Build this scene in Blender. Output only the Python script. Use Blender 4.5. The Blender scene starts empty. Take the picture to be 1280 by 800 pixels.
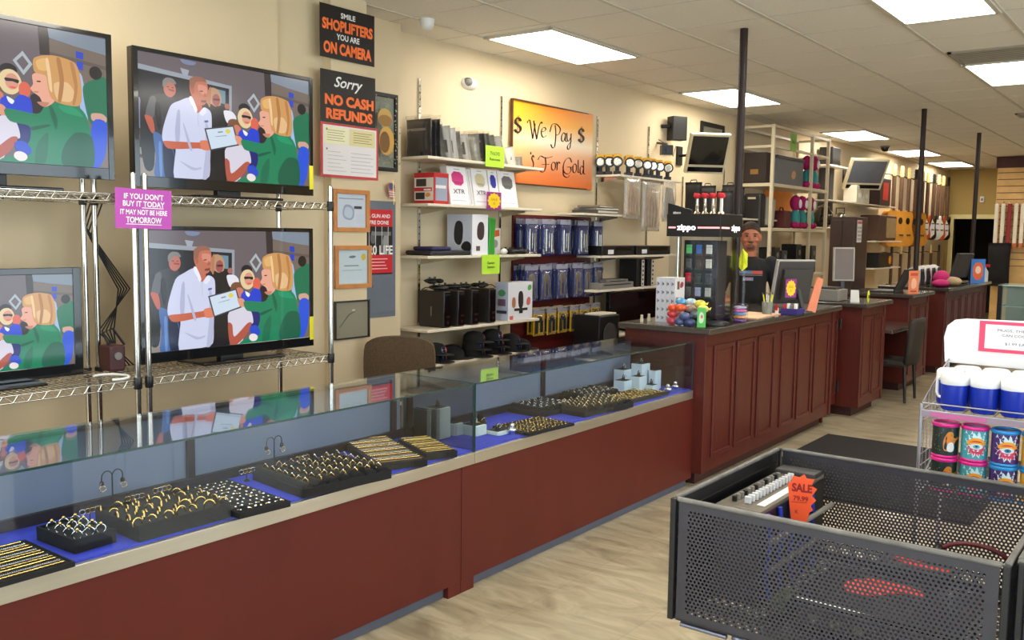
import bpy, bmesh, math, random
from mathutils import Vector, Matrix
C = bpy.context.scene.collection
S = bpy.context.scene
PI = math.pi
def c(r, g, b):
    f = lambda x: (x/255/12.92) if x/255 <= .04045 else ((x/255+.055)/1.055)**2.4
    return (f(r), f(g), f(b))

# ---------------------------------------------------------------- camera
cd = bpy.data.cameras.new('camera'); cam = bpy.data.objects.new('camera', cd); C.objects.link(cam)
S.camera = cam
cd.sensor_width = 36; cd.lens = 1146.7/1280*36; cd.clip_start = .05; cd.clip_end = 200
yaw, pitch, roll = .64877, .094164, .013892
F = Vector((-math.sin(yaw)*math.cos(pitch), math.cos(yaw)*math.cos(pitch), -math.sin(pitch)))
R = Vector((math.cos(yaw), math.sin(yaw), 0)); U = R.cross(F)
R2 = R*math.cos(roll)+U*math.sin(roll); U2 = -R*math.sin(roll)+U*math.cos(roll)
m = Matrix((R2, U2, -F)).transposed().to_4x4(); m.translation = (0, 0, 1.65)
cam.matrix_world = m

# ---------------------------------------------------------------- view, world, daylight
S.view_settings.view_transform = 'Standard'; S.view_settings.look = 'None'
S.view_settings.gamma = 1; S.view_settings.use_curve_mapping = False
S.view_settings.exposure = 0.46
LAMP = 10.5            # radiance of the ceiling troffers
w = bpy.data.worlds.new('world'); S.world = w; w.use_nodes = True
bg = w.node_tree.nodes['Background']
sky = w.node_tree.nodes.new('ShaderNodeTexSky'); sky.sky_type = 'HOSEK_WILKIE'
sky.turbidity = 3; sky.sun_direction = Vector((.3, .2, .8)).normalized()
w.node_tree.links.new(sky.outputs[0], bg.inputs[0]); bg.inputs[1].default_value = .7
def area(name, loc, rot, sx, sy, power, col):
    d = bpy.data.lights.new(name, 'AREA'); d.shape = 'RECTANGLE'; d.size = sx; d.size_y = sy
    d.energy = power; d.color = col
    o = bpy.data.objects.new(name, d); o.location = loc; o.rotation_euler = rot; C.objects.link(o); return o
area('daylight_storefront', (3.75, 3.2, 1.6), (0, math.radians(90), 0), 2.6, 8.5, 260, (.86, .93, 1))
area('daylight_entrance', (-.8, -3.4, 1.6), (math.radians(90), 0, 0), 5.5, 2.6, 190, (.86, .93, 1))

# ---------------------------------------------------------------- materials
MATS = {}
def P(nt): return nt.nodes['Principled BSDF']
def mat(name, col, rough=.5, metal=0., var=.06, scale=8., coat=0., bump=0., stretch=(1, 1, 1), spec=.5, bscale=None, alpha=1.):
    if name in MATS: return MATS[name]
    m = bpy.data.materials.new(name); m.use_nodes = True; nt = m.node_tree; p = P(nt)
    p.inputs['Roughness'].default_value = rough; p.inputs['Metallic'].default_value = metal
    p.inputs['Coat Weight'].default_value = coat; p.inputs['Specular IOR Level'].default_value = spec
    tc = nt.nodes.new('ShaderNodeTexCoord'); mp = nt.nodes.new('ShaderNodeMapping')
    mp.inputs['Scale'].default_value = stretch
    nz = nt.nodes.new('ShaderNodeTexNoise'); nz.inputs['Scale'].default_value = scale; nz.inputs['Detail'].default_value = 4
    nt.links.new(tc.outputs['Object'], mp.inputs[0]); nt.links.new(mp.outputs[0], nz.inputs[0])
    cr = nt.nodes.new('ShaderNodeValToRGB')
    cr.color_ramp.elements[0].position = .3; cr.color_ramp.elements[1].position = .7
    cr.color_ramp.elements[0].color = tuple(x*(1-var) for x in col)+(1,)
    cr.color_ramp.elements[1].color = tuple(min(1, x*(1+var)) for x in col)+(1,)
    nt.links.new(nz.outputs[0], cr.inputs[0]); nt.links.new(cr.outputs[0], p.inputs['Base Color'])
    if bump:
        bp = nt.nodes.new('ShaderNodeBump'); bp.inputs['Strength'].default_value = bump; bp.inputs['Distance'].default_value = .004
        n2 = nz
        if bscale:
            n2 = nt.nodes.new('ShaderNodeTexNoise'); n2.inputs['Scale'].default_value = bscale; nt.links.new(mp.outputs[0], n2.inputs[0])
        nt.links.new(n2.outputs[0], bp.inputs['Height']); nt.links.new(bp.outputs[0], p.inputs['Normal'])
    MATS[name] = m; return m
def glow(name, col, strength):
    if name in MATS: return MATS[name]
    m = bpy.data.materials.new(name); m.use_nodes = True; p = P(m.node_tree)
    p.inputs['Base Color'].default_value = (.8, .8, .8, 1)
    p.inputs['Emission Color'].default_value = col+(1,); p.inputs['Emission Strength'].default_value = strength
    MATS[name] = m; return m
def glass(name, tint, k=1., rough=.0, haze=None, hz=0.):
    if name in MATS: return MATS[name]
    m = bpy.data.materials.new(name); m.use_nodes = True; nt = m.node_tree; nt.nodes.clear()
    N = nt.nodes.new; L = nt.links.new
    g = N('ShaderNodeNewGeometry'); d = N('ShaderNodeVectorMath'); d.operation = 'DOT_PRODUCT'
    L(g.outputs['Normal'], d.inputs[0]); L(g.outputs['Incoming'], d.inputs[1])
    a = N('ShaderNodeMath'); a.operation = 'ABSOLUTE'; L(d.outputs['Value'], a.inputs[0])
    s = N('ShaderNodeMath'); s.operation = 'SUBTRACT'; s.inputs[0].default_value = 1; L(a.outputs[0], s.inputs[1])
    q = N('ShaderNodeMath'); q.operation = 'POWER'; q.inputs[1].default_value = 5; L(s.outputs[0], q.inputs[0])
    ma = N('ShaderNodeMath'); ma.operation = 'MULTIPLY_ADD'; ma.inputs[1].default_value = .96*k; ma.inputs[2].default_value = .04*k
    ma.use_clamp = True; L(q.outputs[0], ma.inputs[0])
    t = N('ShaderNodeBsdfTransparent'); t.inputs[0].default_value = tint+(1,)
    gl = N('ShaderNodeBsdfGlossy'); gl.inputs['Roughness'].default_value = rough; gl.inputs[0].default_value = (1, 1, 1, 1)
    mx = N('ShaderNodeMixShader'); L(ma.outputs[0], mx.inputs[0]); L(t.outputs[0], mx.inputs[1]); L(gl.outputs[0], mx.inputs[2])
    out = N('ShaderNodeOutputMaterial')
    if haze:
        df = N('ShaderNodeBsdfDiffuse'); df.inputs[0].default_value = haze+(1,)
        m2 = N('ShaderNodeMixShader'); m2.inputs[0].default_value = hz; L(mx.outputs[0], m2.inputs[1]); L(df.outputs[0], m2.inputs[2]); mx = m2
    L(mx.outputs[0], out.inputs[0]); MATS[name] = m; return m
def art_mat(name, emit):
    m = bpy.data.materials.new(name); m.use_nodes = True; nt = m.node_tree; p = P(nt)
    at = nt.nodes.new('ShaderNodeAttribute'); at.attribute_name = 'Col'
    if emit:
        p.inputs['Base Color'].default_value = (.012, .012, .014, 1); p.inputs['Roughness'].default_value = .12
        nt.links.new(at.outputs['Color'], p.inputs['Emission Color']); p.inputs['Emission Strength'].default_value = emit
    else:
        nt.links.new(at.outputs['Color'], p.inputs['Base Color']); p.inputs['Roughness'].default_value = .45
    MATS[name] = m; return m
ART = art_mat('printed_art', 0); SCREEN = art_mat('lit_screen_picture', .72)
GLOWSIGN = art_mat('backlit_sign_face', 1.6)

M_WALL = mat('cream_wall_paint', c(216, 197, 162), .75, var=.02, scale=3, bump=.08, bscale=90)
M_FAR = mat('olive_tan_wall_paint', c(176, 150, 88), .8, var=.03, scale=2)
M_CEIL = mat('ceiling_tile_board', c(226, 220, 208), .9, var=.04, scale=60, bump=.25)
M_GRID = mat('ceiling_tee_bar_enamel', c(198, 190, 174), .5, var=.02)
M_CHERRY = mat('cherry_wood_veneer', c(88, 29, 20), .45, var=.09, scale=2.6, coat=.0, stretch=(2, 2, .6), spec=.3)
M_CHERRY2 = mat('mahogany_panel_wood', c(86, 30, 21), .38, var=.12, scale=5, coat=.05, stretch=(4, 4, .5), spec=.4)
M_DARKRED = mat('dark_red_slatwall_board', c(92, 24, 22), .45, var=.12, scale=4)
M_STONE = mat('dark_brown_granite', c(66, 58, 52), .22, var=.35, scale=140, coat=.4)
M_ALU = mat('brushed_aluminium', c(196, 188, 172), .34, .85, var=.05, scale=40, stretch=(1, .05, 1))
M_CHROME = mat('chrome_plated_wire', c(205, 200, 190), .16, 1., var=.02)
M_BLACK = mat('black_plastic', c(18, 18, 20), .38, var=.1)
M_BLACKG = mat('gloss_black_plastic', c(12, 12, 14), .12, var=.1, coat=.5)
M_BLACKV = mat('black_velvet', c(20, 19, 21), .9, var=.2, scale=60)
M_DGREY = mat('dark_grey_plastic', c(62, 60, 60), .5, var=.08)
M_GREY = mat('mid_grey_plastic', c(128, 124, 118), .5, var=.06)
M_BEIGE = mat('beige_computer_plastic', c(205, 192, 160), .5, var=.04)
M_WHITE = mat('white_card', c(232, 230, 228), .5, var=.02)
M_SHELF = mat('almond_shelf_laminate', c(226, 216, 196), .4, var=.02)
M_CREAM = mat('cream_powder_coated_steel', c(214, 200, 168), .4, var=.03)
M_BLUEFELT = mat('royal_blue_felt', c(52, 66, 190), .95, var=.12, scale=30)
M_CASEBACK = mat('grey_blue_sliding_panel', c(112, 122, 142), .45, var=.03)
M_GOLD = mat('polished_gold', c(232, 196, 116), .22, 1., var=.05)
M_SILVER = mat('polished_silver', c(222, 222, 224), .18, 1., var=.05)
M_GLASS = glass('clear_case_glass', (.90, .94, .95))
M_FGLASS = glass('thin_front_glass', (.95, .97, .98), .6)
M_GEDGE = mat('green_glass_edge', c(30, 62, 60), .15, var=.1, coat=.6)
M_ACRYL = glass('clear_acrylic', (.95, .96, .97), .6, .02)
M_BAG = glass('clear_plastic_bag', (.94, .93, .9), 1.6, .16, haze=(.72, .68, .6), hz=.26)

# ---------------------------------------------------------------- mesh helper
base = {}
class MB:
    def __init__(s): s.v = []; s.f = []; s.mi = []; s.smo = []; s.col = []; s.m = 0; s.c = None; s.X = None
    def add(s, vs, fs, smooth=False):
        n = len(s.v)
        if s.X: vs = [s.X @ Vector(v) for v in vs]
        s.v += [Vector(v) for v in vs]
        for f in fs: s.f.append([n+i for i in f]); s.mi.append(s.m); s.smo.append(smooth); s.col.append(s.c)
        return s
    def box(s, x0, x1, y0, y1, z0, z1):
        return s.add([(x0,y0,z0),(x1,y0,z0),(x1,y1,z0),(x0,y1,z0),(x0,y0,z1),(x1,y0,z1),(x1,y1,z1),(x0,y1,z1)],
            [(0,3,2,1),(4,5,6,7),(0,1,5,4),(1,2,6,5),(2,3,7,6),(3,0,4,7)])
    def cbox(s, cx, cy, cz, sx, sy, sz): return s.box(cx-sx/2,cx+sx/2,cy-sy/2,cy+sy/2,cz-sz/2,cz+sz/2)
    def rbox(s, x0, x1, y0, y1, z0, z1, b=.005):        # box with chamfered edges all round
        vs = []; 
        bm = bmesh.new(); r = bmesh.ops.create_cube(bm, size=1)
        for v in bm.verts: v.co = Vector((x0+(v.co.x+.5)*(x1-x0), y0+(v.co.y+.5)*(y1-y0), z0+(v.co.z+.5)*(z1-z0)))
        bmesh.ops.bevel(bm, geom=bm.edges[:], offset=b, segments=2, affect='EDGES', profile=.5)
        bm.verts.index_update()
        s.add([v.co.copy() for v in bm.verts], [[v.index for v in f.verts] for f in bm.faces]); bm.free(); return s
    def cyl(s, p0, p1, r0, r1=None, n=12, caps=True):
        p0, p1 = Vector(p0), Vector(p1); r1 = r0 if r1 is None else r1
        d = (p1-p0).normalized(); a = d.orthogonal().normalized(); b = d.cross(a)
        vs = []
        for p, r in ((p0, r0), (p1, r1)):
            for i in range(n):
                t = 2*PI*i/n; vs.append(p+(a*math.cos(t)+b*math.sin(t))*r)
        s.add(vs, [(i,(i+1)%n,n+(i+1)%n,n+i) for i in range(n)], True)
        if caps: s.add(vs[:n], [list(range(n))[::-1]]); s.add(vs[n:], [list(range(n))])
        return s
    def tube(s, pts, r, n=8, closed=False):
        pts = [Vector(p) for p in pts]; N = len(pts); vs = []
        a = None
        for i, p in enumerate(pts):
            if closed: d = pts[(i+1)%N]-pts[i-1]
            else: d = pts[min(i+1, N-1)]-pts[max(i-1, 0)]
            d.normalize()
            a = d.orthogonal().normalized() if a is None else (a-d*a.dot(d)).normalized()
            b = d.cross(a); rr = r[i] if isinstance(r, (list, tuple)) else r
            for k in range(n):
                t = 2*PI*k/n; vs.append(p+(a*math.cos(t)+b*math.sin(t))*rr)
        fs = []
        for i in range(N if closed else N-1):
            j = (i+1) % N
            for k in range(n): fs.append((i*n+k, i*n+(k+1)%n, j*n+(k+1)%n, j*n+k))
        s.add(vs, fs, True)
        if not closed: s.add(vs[:n], [list(range(n))[::-1]]); s.add(vs[-n:], [list(range(n))])
        return s
    def lathe(s, prof, cx=0, cy=0, n=20, z0=0):
        vs = []
        for r, z in prof:
            for i in range(n): t = 2*PI*i/n; vs.append((cx+r*math.cos(t), cy+r*math.sin(t), z0+z))
        fs = []
        for j in range(len(prof)-1):
            for i in range(n): fs.append((j*n+i, j*n+(i+1)%n, (j+1)*n+(i+1)%n, (j+1)*n+i))
        s.add(vs, fs, True)
        if prof[0][0] > 1e-5: s.add(vs[:n], [list(range(n))[::-1]])
        if prof[-1][0] > 1e-5: s.add(vs[-n:], [list(range(n))])
        return s
    def ell(s, cx, cy, cz, rx, ry, rz, n=14, k=9):
        prof = [(max(1e-4, math.sin(PI*j/k)), -math.cos(PI*j/k)) for j in range(k+1)]
        vs = []
        for r, z in prof:
            for i in range(n): t = 2*PI*i/n; vs.append((cx+rx*r*math.cos(t), cy+ry*r*math.sin(t), cz+rz*z))
        return s.add(vs, [(j*n+i, j*n+(i+1)%n, (j+1)*n+(i+1)%n, (j+1)*n+i) for j in range(k) for i in range(n)], True)
    def prism(s, pts, d):                                # polygon (3-D points) extruded along d
        pts = [Vector(p) for p in pts]; d = Vector(d); n = len(pts)
        return s.add(pts+[p+d for p in pts], [list(range(n))[::-1], [n+i for i in range(n)]]+[(i,(i+1)%n,n+(i+1)%n,n+i) for i in range(n)])
    def quad(s, *p): return s.add(p, [list(range(len(p)))])
    def text(s, body, o, r, u, size, width=None, shear=0, bold=0, align='CENTER', depth=.0006):
        cu = bpy.data.curves.new('t', 'FONT'); cu.body = body; cu.size = 1; cu.shear = shear; cu.offset = bold
        cu.align_x = 'CENTER'; cu.resolution_u = 3
        ob = bpy.data.objects.new('t', cu); me = bpy.data.meshes.new_from_object(ob)
        vs = [v.co.copy() for v in me.vertices]; fs = [list(p.vertices) for p in me.polygons]
        bpy.data.objects.remove(ob); bpy.data.curves.remove(cu); bpy.data.meshes.remove(me)
        if not vs: return s
        x0 = min(v.x for v in vs); x1 = max(v.x for v in vs)
        k = size*1.38 if width is None else width/(x1-x0)     # cap height of the built-in font is about .72 of its size
        cx = (x0+x1)/2; r, u, o = Vector(r).normalized(), Vector(u).normalized(), Vector(o); nrm = r.cross(u)
        off = 0 if align == 'CENTER' else (x1-x0)/2*k
        return s.add([o+r*((v.x-cx)*k+off)+u*(v.y*size*1.38)+nrm*depth for v in vs], fs)
    def build(s, name, mats, parent=None, bevel=0, solid=0, sub=0):
        if not isinstance(mats, (list, tuple)): mats = [mats]
        me = bpy.data.meshes.new(name)
        off = base.get(parent.name, Vector()) if parent else Vector()
        me.from_pydata([v-off for v in s.v], [], s.f)
        for mt in mats: me.materials.append(mt)
        me.polygons.foreach_set('material_index', s.mi); me.polygons.foreach_set('use_smooth', s.smo)
        if any(x is not None for x in s.col):
            ca = me.color_attributes.new('Col', 'FLOAT_COLOR', 'CORNER'); i = 0
            for p, cc in zip(me.polygons, s.col):
                for _ in p.vertices: ca.data[i].color = tuple(cc or (.5, .5, .5))+(1,); i += 1
        me.update()
        o = bpy.data.objects.new(name, me); C.objects.link(o)
        if parent: o.parent = parent
        base[o.name] = off
        if bevel:
            b = o.modifiers.new('b', 'BEVEL'); b.width = bevel; b.segments = 2; b.limit_method = 'ANGLE'; b.angle_limit = .7
        if sub: q = o.modifiers.new('s', 'SUBSURF'); q.levels = sub; q.render_levels = sub
        return o
    # flat coloured print laid out in a frame: origin, full-width vector, full-height vector
    def art(s, o, uv, vv, polys, step=.00025, start=0):
        o, uv, vv = Vector(o), Vector(uv), Vector(vv); nrm = uv.cross(vv).normalized()
        for i, (col, pts) in enumerate(polys):
            s.c = col; h = nrm*(step*(i+start+1))
            s.add([o+uv*a+vv*b+h for a, b in pts], [list(range(len(pts)))])
        s.c = None; return s
def rect(x0, y0, x1, y1): return [(x0, y0), (x1, y0), (x1, y1), (x0, y1)]
def oval(cx, cy, rx, ry, n=18): return [(cx+rx*math.cos(2*PI*i/n), cy+ry*math.sin(2*PI*i/n)) for i in range(n)]
def soft(pts, it=2):
    for _ in range(it):
        q = []
        for i, p in enumerate(pts):
            n = pts[(i+1) % len(pts)]
            q += [(p[0]*.75+n[0]*.25, p[1]*.75+n[1]*.25), (p[0]*.25+n[0]*.75, p[1]*.25+n[1]*.75)]
        pts = q
    return pts

def smooth_loop(pts, n=4):
    N = len(pts); out = []
    for i in range(N):
        p0, p1, p2, p3 = (pts[(i+o) % N] for o in (-1, 0, 1, 2))
        for k in range(n):
            t = k/n; h = (2*t**3-3*t*t+1, t**3-2*t*t+t, 3*t*t-2*t**3, t**3-t*t)
            out.append(tuple(min(1, max(0, h[0]*p1[a]+h[1]*.4*(p2[a]-p0[a])+h[2]*p2[a]+h[3]*.4*(p3[a]-p1[a]))) for a in (0, 1)))
    return out

# ---------------------------------------------------------------- things
def thing(name, label, cat, loc=(0, 0, 0), rz=0, group=None):
    o = bpy.data.objects.new(name, None); C.objects.link(o); o.empty_display_size = .05
    o.location = loc; o.rotation_euler = (0, 0, rz); base[o.name] = Vector(loc)
    o['label'] = label; o['category'] = cat
    if group: o['group'] = group
    return o
def tag(o, label, cat, group=None):
    o['label'] = label; o['category'] = cat
    if group: o['group'] = group
    return o
def struct(o): o['kind'] = 'structure'; return o
KIDS = {}
def kids(o):
    return [x for x in C.objects if x.parent == o]
def copy_tree(o, loc=None, rz=None, label=None, group=None, ks=None):
    n = o.copy(); C.objects.link(n)
    if loc is not None: n.location = loc
    if rz is not None: n.rotation_euler = (0, 0, rz)
    if label: n['label'] = label
    if group: n['group'] = group
    for ch in (kids(o) if ks is None else ks):
        d = ch.copy(); C.objects.link(d); d.parent = n
        for g in kids(ch): e = g.copy(); C.objects.link(e); e.parent = d
    return n
random.seed(7)
TVART = [
('r',(104,94,99),[(0,0),(1,0),(1,1),(0,1)]),
('r',(22,22,32),[(0,0),(0.361,0),(0.494,0.569),(0.496,0.809),(0,0.878)]),
('r',(150,158,168),[(0,0.859),(0.492,0.809),(0.489,0.554),(0.505,0.554),(0.508,0.836),(0,0.901)]),
('r',(158,166,176),[(0.232,0.867),(0.258,0.862),(0.268,0.911),(0.22,0.921)]),
('s',(120,132,165),[(0.233,0.965),(0.259,0.955),(0.292,0.961),(0.304,0.987),(0.224,0.993)]),
('r',(104,140,158),[(0.411,0.681),(0.469,0.669),(0.47,0.784),(0.412,0.792)]),
('r',(142,134,126),[(0,0),(0.079,0),(0.083,0.205),(0,0.233)]),
('r',(60,50,45),[(0,0.149),(0.074,0.126),(0.073,0.151),(0,0.178)]),
('s',(96,60,56),[(0,0.673),(0,0.651),(0,0.633),(0,0.622),(0,0.622),(0,0.633),(0,0.651),(0,0.674),(0,0.698),(0,0.716),(0,0.727),(0,0.727),(0,0.716),(0,0.696)]),
('s',(126,130,158),[(0,0.361),(0,0.337),(0.012,0.362),(0.011,0.611),(0,0.629),(0,0.616)]),
('s',(58,46,38),[(0,0.067),(0,0.065),(0,0.174),(0.01,0.357),(0,0.367)]),
('s',(14,13,15),[(0.009,0.227),(0.03,0.054),(0.074,0.096),(0.08,0.617),(0.039,0.633),(0.01,0.581)]),
('s',(48,49,54),[(0.058,0.468),(0.076,0.351),(0.2,0.346),(0.19,0.638),(0.141,0.686),(0.082,0.669),(0.054,0.633)]),
('s',(88,89,94),[(0.074,0.478),(0.09,0.617),(0.082,0.658),(0.057,0.633),(0.034,0.49)]),
('s',(188,90,66),[(0.053,0.386),(0.069,0.351),(0.08,0.378),(0.069,0.478),(0.03,0.492)]),
('s',(186,108,92),[(0.191,0.76),(0.183,0.784),(0.17,0.795),(0.156,0.797),(0.143,0.784),(0.134,0.76),(0.13,0.732),(0.133,0.703),(0.141,0.68),(0.155,0.666),(0.169,0.666),(0.181,0.68),(0.191,0.701),(0.194,0.73)]),
('s',(128,122,120),[(0.139,0.745),(0.157,0.787),(0.19,0.777),(0.197,0.787),(0.18,0.819),(0.147,0.822),(0.127,0.794),(0.126,0.747)]),
('s',(150,60,60),[(0.158,0.72),(0.184,0.715),(0.186,0.727),(0.156,0.732)]),
('s',(68,102,162),[(0.082,0.163),(0.076,0),(0.179,0),(0.181,0.18),(0.164,0.265),(0.113,0.347),(0.072,0.357)]),
('s',(26,36,66),[(0.128,0),(0.181,0),(0.182,0.151),(0.161,0.265),(0.121,0.297)]),
('s',(184,146,108),[(0.443,0.745),(0.431,0.779),(0.412,0.795),(0.392,0.797),(0.375,0.779),(0.361,0.747),(0.356,0.708),(0.36,0.668),(0.373,0.636),(0.39,0.616),(0.41,0.616),(0.429,0.633),(0.442,0.664),(0.447,0.705)]),
('s',(158,82,80),[(0.436,0.716),(0.43,0.735),(0.422,0.745),(0.411,0.745),(0.402,0.735),(0.396,0.718),(0.393,0.695),(0.395,0.673),(0.401,0.654),(0.41,0.644),(0.421,0.643),(0.43,0.653),(0.436,0.671),(0.438,0.693)]),
('s',(16,13,16),[(0.358,0),(0.469,0),(0.475,0.349),(0.481,0.569),(0.454,0.651),(0.411,0.638),(0.365,0.617)]),
('s',(172,100,88),[(0.493,0.663),(0.489,0.673),(0.483,0.678),(0.476,0.678),(0.47,0.673),(0.465,0.664),(0.464,0.653),(0.465,0.643),(0.469,0.633),(0.475,0.628),(0.482,0.628),(0.488,0.631),(0.493,0.641),(0.494,0.653)]),
('s',(228,228,236),[(0.476,0.513),(0.527,0.515),(0.53,0.574),(0.505,0.614),(0.458,0.611)]),
('s',(120,78,48),[(0.555,0.527),(0.545,0.542),(0.529,0.55),(0.512,0.552),(0.496,0.545),(0.485,0.53),(0.482,0.513),(0.485,0.495),(0.495,0.48),(0.511,0.471),(0.528,0.47),(0.544,0.477),(0.555,0.49),(0.559,0.508)]),
('s',(204,122,100),[(0.557,0.478),(0.55,0.493),(0.539,0.503),(0.528,0.503),(0.518,0.495),(0.511,0.48),(0.508,0.461),(0.51,0.443),(0.517,0.426),(0.527,0.416),(0.538,0.416),(0.55,0.424),(0.557,0.44),(0.559,0.458)]),
('s',(20,18,24),[(0.613,0.674),(0.603,0.69),(0.589,0.7),(0.573,0.7),(0.56,0.691),(0.55,0.676),(0.547,0.658),(0.55,0.638),(0.559,0.622),(0.572,0.612),(0.589,0.612),(0.602,0.621),(0.612,0.636),(0.616,0.654)]),
('s',(228,204,156),[(0.627,0.607),(0.615,0.639),(0.597,0.658),(0.576,0.658),(0.558,0.643),(0.545,0.612),(0.54,0.574),(0.545,0.535),(0.557,0.503),(0.574,0.485),(0.595,0.483),(0.613,0.5),(0.626,0.53),(0.632,0.569)]),
('s',(216,150,128),[(0.618,0.599),(0.611,0.619),(0.6,0.631),(0.588,0.631),(0.576,0.621),(0.569,0.601),(0.566,0.577),(0.568,0.552),(0.575,0.532),(0.586,0.52),(0.599,0.52),(0.61,0.53),(0.618,0.549),(0.62,0.574)]),
('s',(28,20,26),[(0.569,0.574),(0.596,0.576),(0.617,0.567),(0.619,0.592),(0.567,0.597)]),
('s',(220,98,74),[(0.666,0.55),(0.659,0.572),(0.65,0.582),(0.639,0.584),(0.628,0.572),(0.621,0.554),(0.619,0.529),(0.621,0.503),(0.627,0.483),(0.638,0.471),(0.649,0.471),(0.658,0.482),(0.665,0.502),(0.668,0.527)]),
('s',(38,24,28),[(0.663,0.438),(0.678,0.359),(0.733,0.403),(0.702,0.508),(0.67,0.498)]),
('s',(28,62,206),[(0.556,0.342),(0.588,0.159),(0.671,0.149),(0.673,0.378),(0.665,0.466),(0.625,0.49),(0.596,0.443),(0.57,0.471),(0.544,0.433)]),
('s',(24,30,112),[(0.605,0.156),(0.656,0.151),(0.657,0.295),(0.606,0.307)]),
('s',(216,211,226),[(0.476,0.039),(0.515,0),(0.551,0.029),(0.576,0.161),(0.618,0.178),(0.605,0.285),(0.556,0.331),(0.502,0.317),(0.461,0.262)]),
('s',(178,84,64),[(0.471,0.015),(0.515,0),(0.575,0.077),(0.609,0.174),(0.581,0.178),(0.499,0.069),(0.487,0.176),(0.461,0.191)]),
('r',(48,38,38),[(0.711,0.797),(0.762,0.802),(0.747,1),(0.706,1)]),
('r',(126,138,152),[(0.751,0.93),(1,0.859),(1,0.992),(0.746,1)]),
('r',(116,102,92),[(0.755,0.077),(1,0),(1,0.871),(0.751,0.921)]),
('r',(96,84,78),[(0.752,0.805),(1,0.755),(1,0.784),(0.752,0.829)]),
('r',(30,62,192),[(0.865,0.815),(0.897,0.81),(0.898,0.861),(0.865,0.866)]),
('r',(34,66,196),[(0.867,0.733),(0.894,0.728),(0.895,0.789),(0.867,0.794)]),
('r',(172,182,188),[(0.599,0.727),(0.641,0.631),(0.679,0.718),(0.64,0.804)]),
('r',(104,94,99),[(0.614,0.725),(0.641,0.666),(0.663,0.718),(0.639,0.77)]),
('s',(160,185,225),[(0.881,0.391),(0.907,0.327),(0.908,0.436),(0.89,0.681),(0.866,0.69)]),
('s',(18,112,78),[(0.899,0.468),(0.924,0.332),(1,0.334),(1,0.685),(0.945,0.674),(0.893,0.611)]),
('s',(26,18,18),[(0.977,0.745),(0.969,0.763),(0.958,0.773),(0.945,0.773),(0.933,0.763),(0.925,0.747),(0.922,0.725),(0.924,0.703),(0.932,0.685),(0.944,0.674),(0.957,0.674),(0.969,0.685),(0.977,0.701),(0.981,0.723)]),
('s',(208,162,142),[(0.931,0.359),(0.989,0.351),(0.996,0.391),(0.973,0.419),(0.927,0.411)]),
('s',(36,82,214),[(0.912,0.007),(0.953,0),(0.987,0.112),(0.996,0.347),(0.931,0.347)]),
('s',(196,104,80),[(0.277,0.597),(0.32,0.565),(0.335,0.634),(0.291,0.693),(0.266,0.693)]),
('s',(206,211,237),[(0.266,0.683),(0.212,0.646),(0.163,0.592),(0.121,0.394),(0.123,0.29),(0.187,0.27),(0.176,0),(0.301,0),(0.369,0.032),(0.376,0.242),(0.385,0.372),(0.386,0.574),(0.346,0.619),(0.313,0.564),(0.281,0.606)]),
('s',(176,180,210),[(0.185,0.389),(0.191,0.284),(0.209,0.317),(0.214,0.555),(0.199,0.555)]),
('s',(182,186,214),[(0.35,0.245),(0.332,0.002),(0.369,0.054),(0.379,0.372),(0.353,0.503)]),
('s',(192,112,86),[(0.269,0.743),(0.286,0.676),(0.314,0.633),(0.348,0.641),(0.366,0.69),(0.369,0.79),(0.357,0.847),(0.32,0.871),(0.282,0.856),(0.268,0.814)]),
('s',(150,98,78),[(0.276,0.75),(0.29,0.763),(0.302,0.819),(0.332,0.834),(0.364,0.836),(0.343,0.867),(0.303,0.871),(0.27,0.841),(0.268,0.792)]),
('s',(214,140,118),[(0.316,0.755),(0.341,0.727),(0.363,0.74),(0.361,0.797),(0.316,0.805)]),
('s',(120,60,54),[(0.332,0.659),(0.355,0.661),(0.36,0.68),(0.33,0.674)]),
('s',(196,98,68),[(0.144,0.242),(0.207,0.243),(0.305,0.262),(0.378,0.263),(0.366,0.332),(0.306,0.314),(0.192,0.304),(0.123,0.297)]),
('s',(220,124,94),[(0.33,0.258),(0.378,0.26),(0.379,0.322),(0.358,0.339),(0.32,0.327)]),
('r',(58,62,68),[(0.378,0.253),(0.547,0.324),(0.515,0.493),(0.345,0.44)]),
('r',(206,222,238),[(0.383,0.267),(0.535,0.332),(0.51,0.482),(0.355,0.431)]),
('s',(228,208,66),[(0.494,0.445),(0.49,0.451),(0.484,0.455),(0.478,0.456),(0.472,0.453),(0.468,0.446),(0.466,0.438),(0.468,0.43),(0.472,0.423),(0.477,0.418),(0.484,0.418),(0.49,0.421),(0.494,0.428),(0.495,0.436)]),
('r',(120,130,140),[(0.423,0.414),(0.452,0.424),(0.45,0.433),(0.421,0.424)]),
('r',(150,160,170),[(0.405,0.376),(0.474,0.396),(0.473,0.403),(0.404,0.381)]),
('s',(222,152,122),[(0.536,0.336),(0.567,0.329),(0.569,0.371),(0.552,0.403),(0.52,0.404)]),
('s',(16,128,88),[(0.579,0.292),(0.657,0.268),(0.656,0.166),(0.614,0.065),(0.551,0.029),(0.547,0),(0.779,0),(0.927,0),(0.928,0.183),(0.906,0.374),(0.865,0.453),(0.771,0.465),(0.727,0.441),(0.692,0.364),(0.563,0.379)]),
('s',(10,92,66),[(0.796,0),(0.927,0),(0.926,0.23),(0.852,0.253),(0.797,0.134)]),
('s',(12,108,76),[(0.675,0),(0.721,0.02),(0.734,0.233),(0.688,0.148)]),
('s',(232,168,142),[(0.678,0.577),(0.666,0.544),(0.678,0.517),(0.704,0.488),(0.724,0.421),(0.765,0.47),(0.753,0.54),(0.743,0.659),(0.694,0.661),(0.675,0.638)]),
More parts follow.
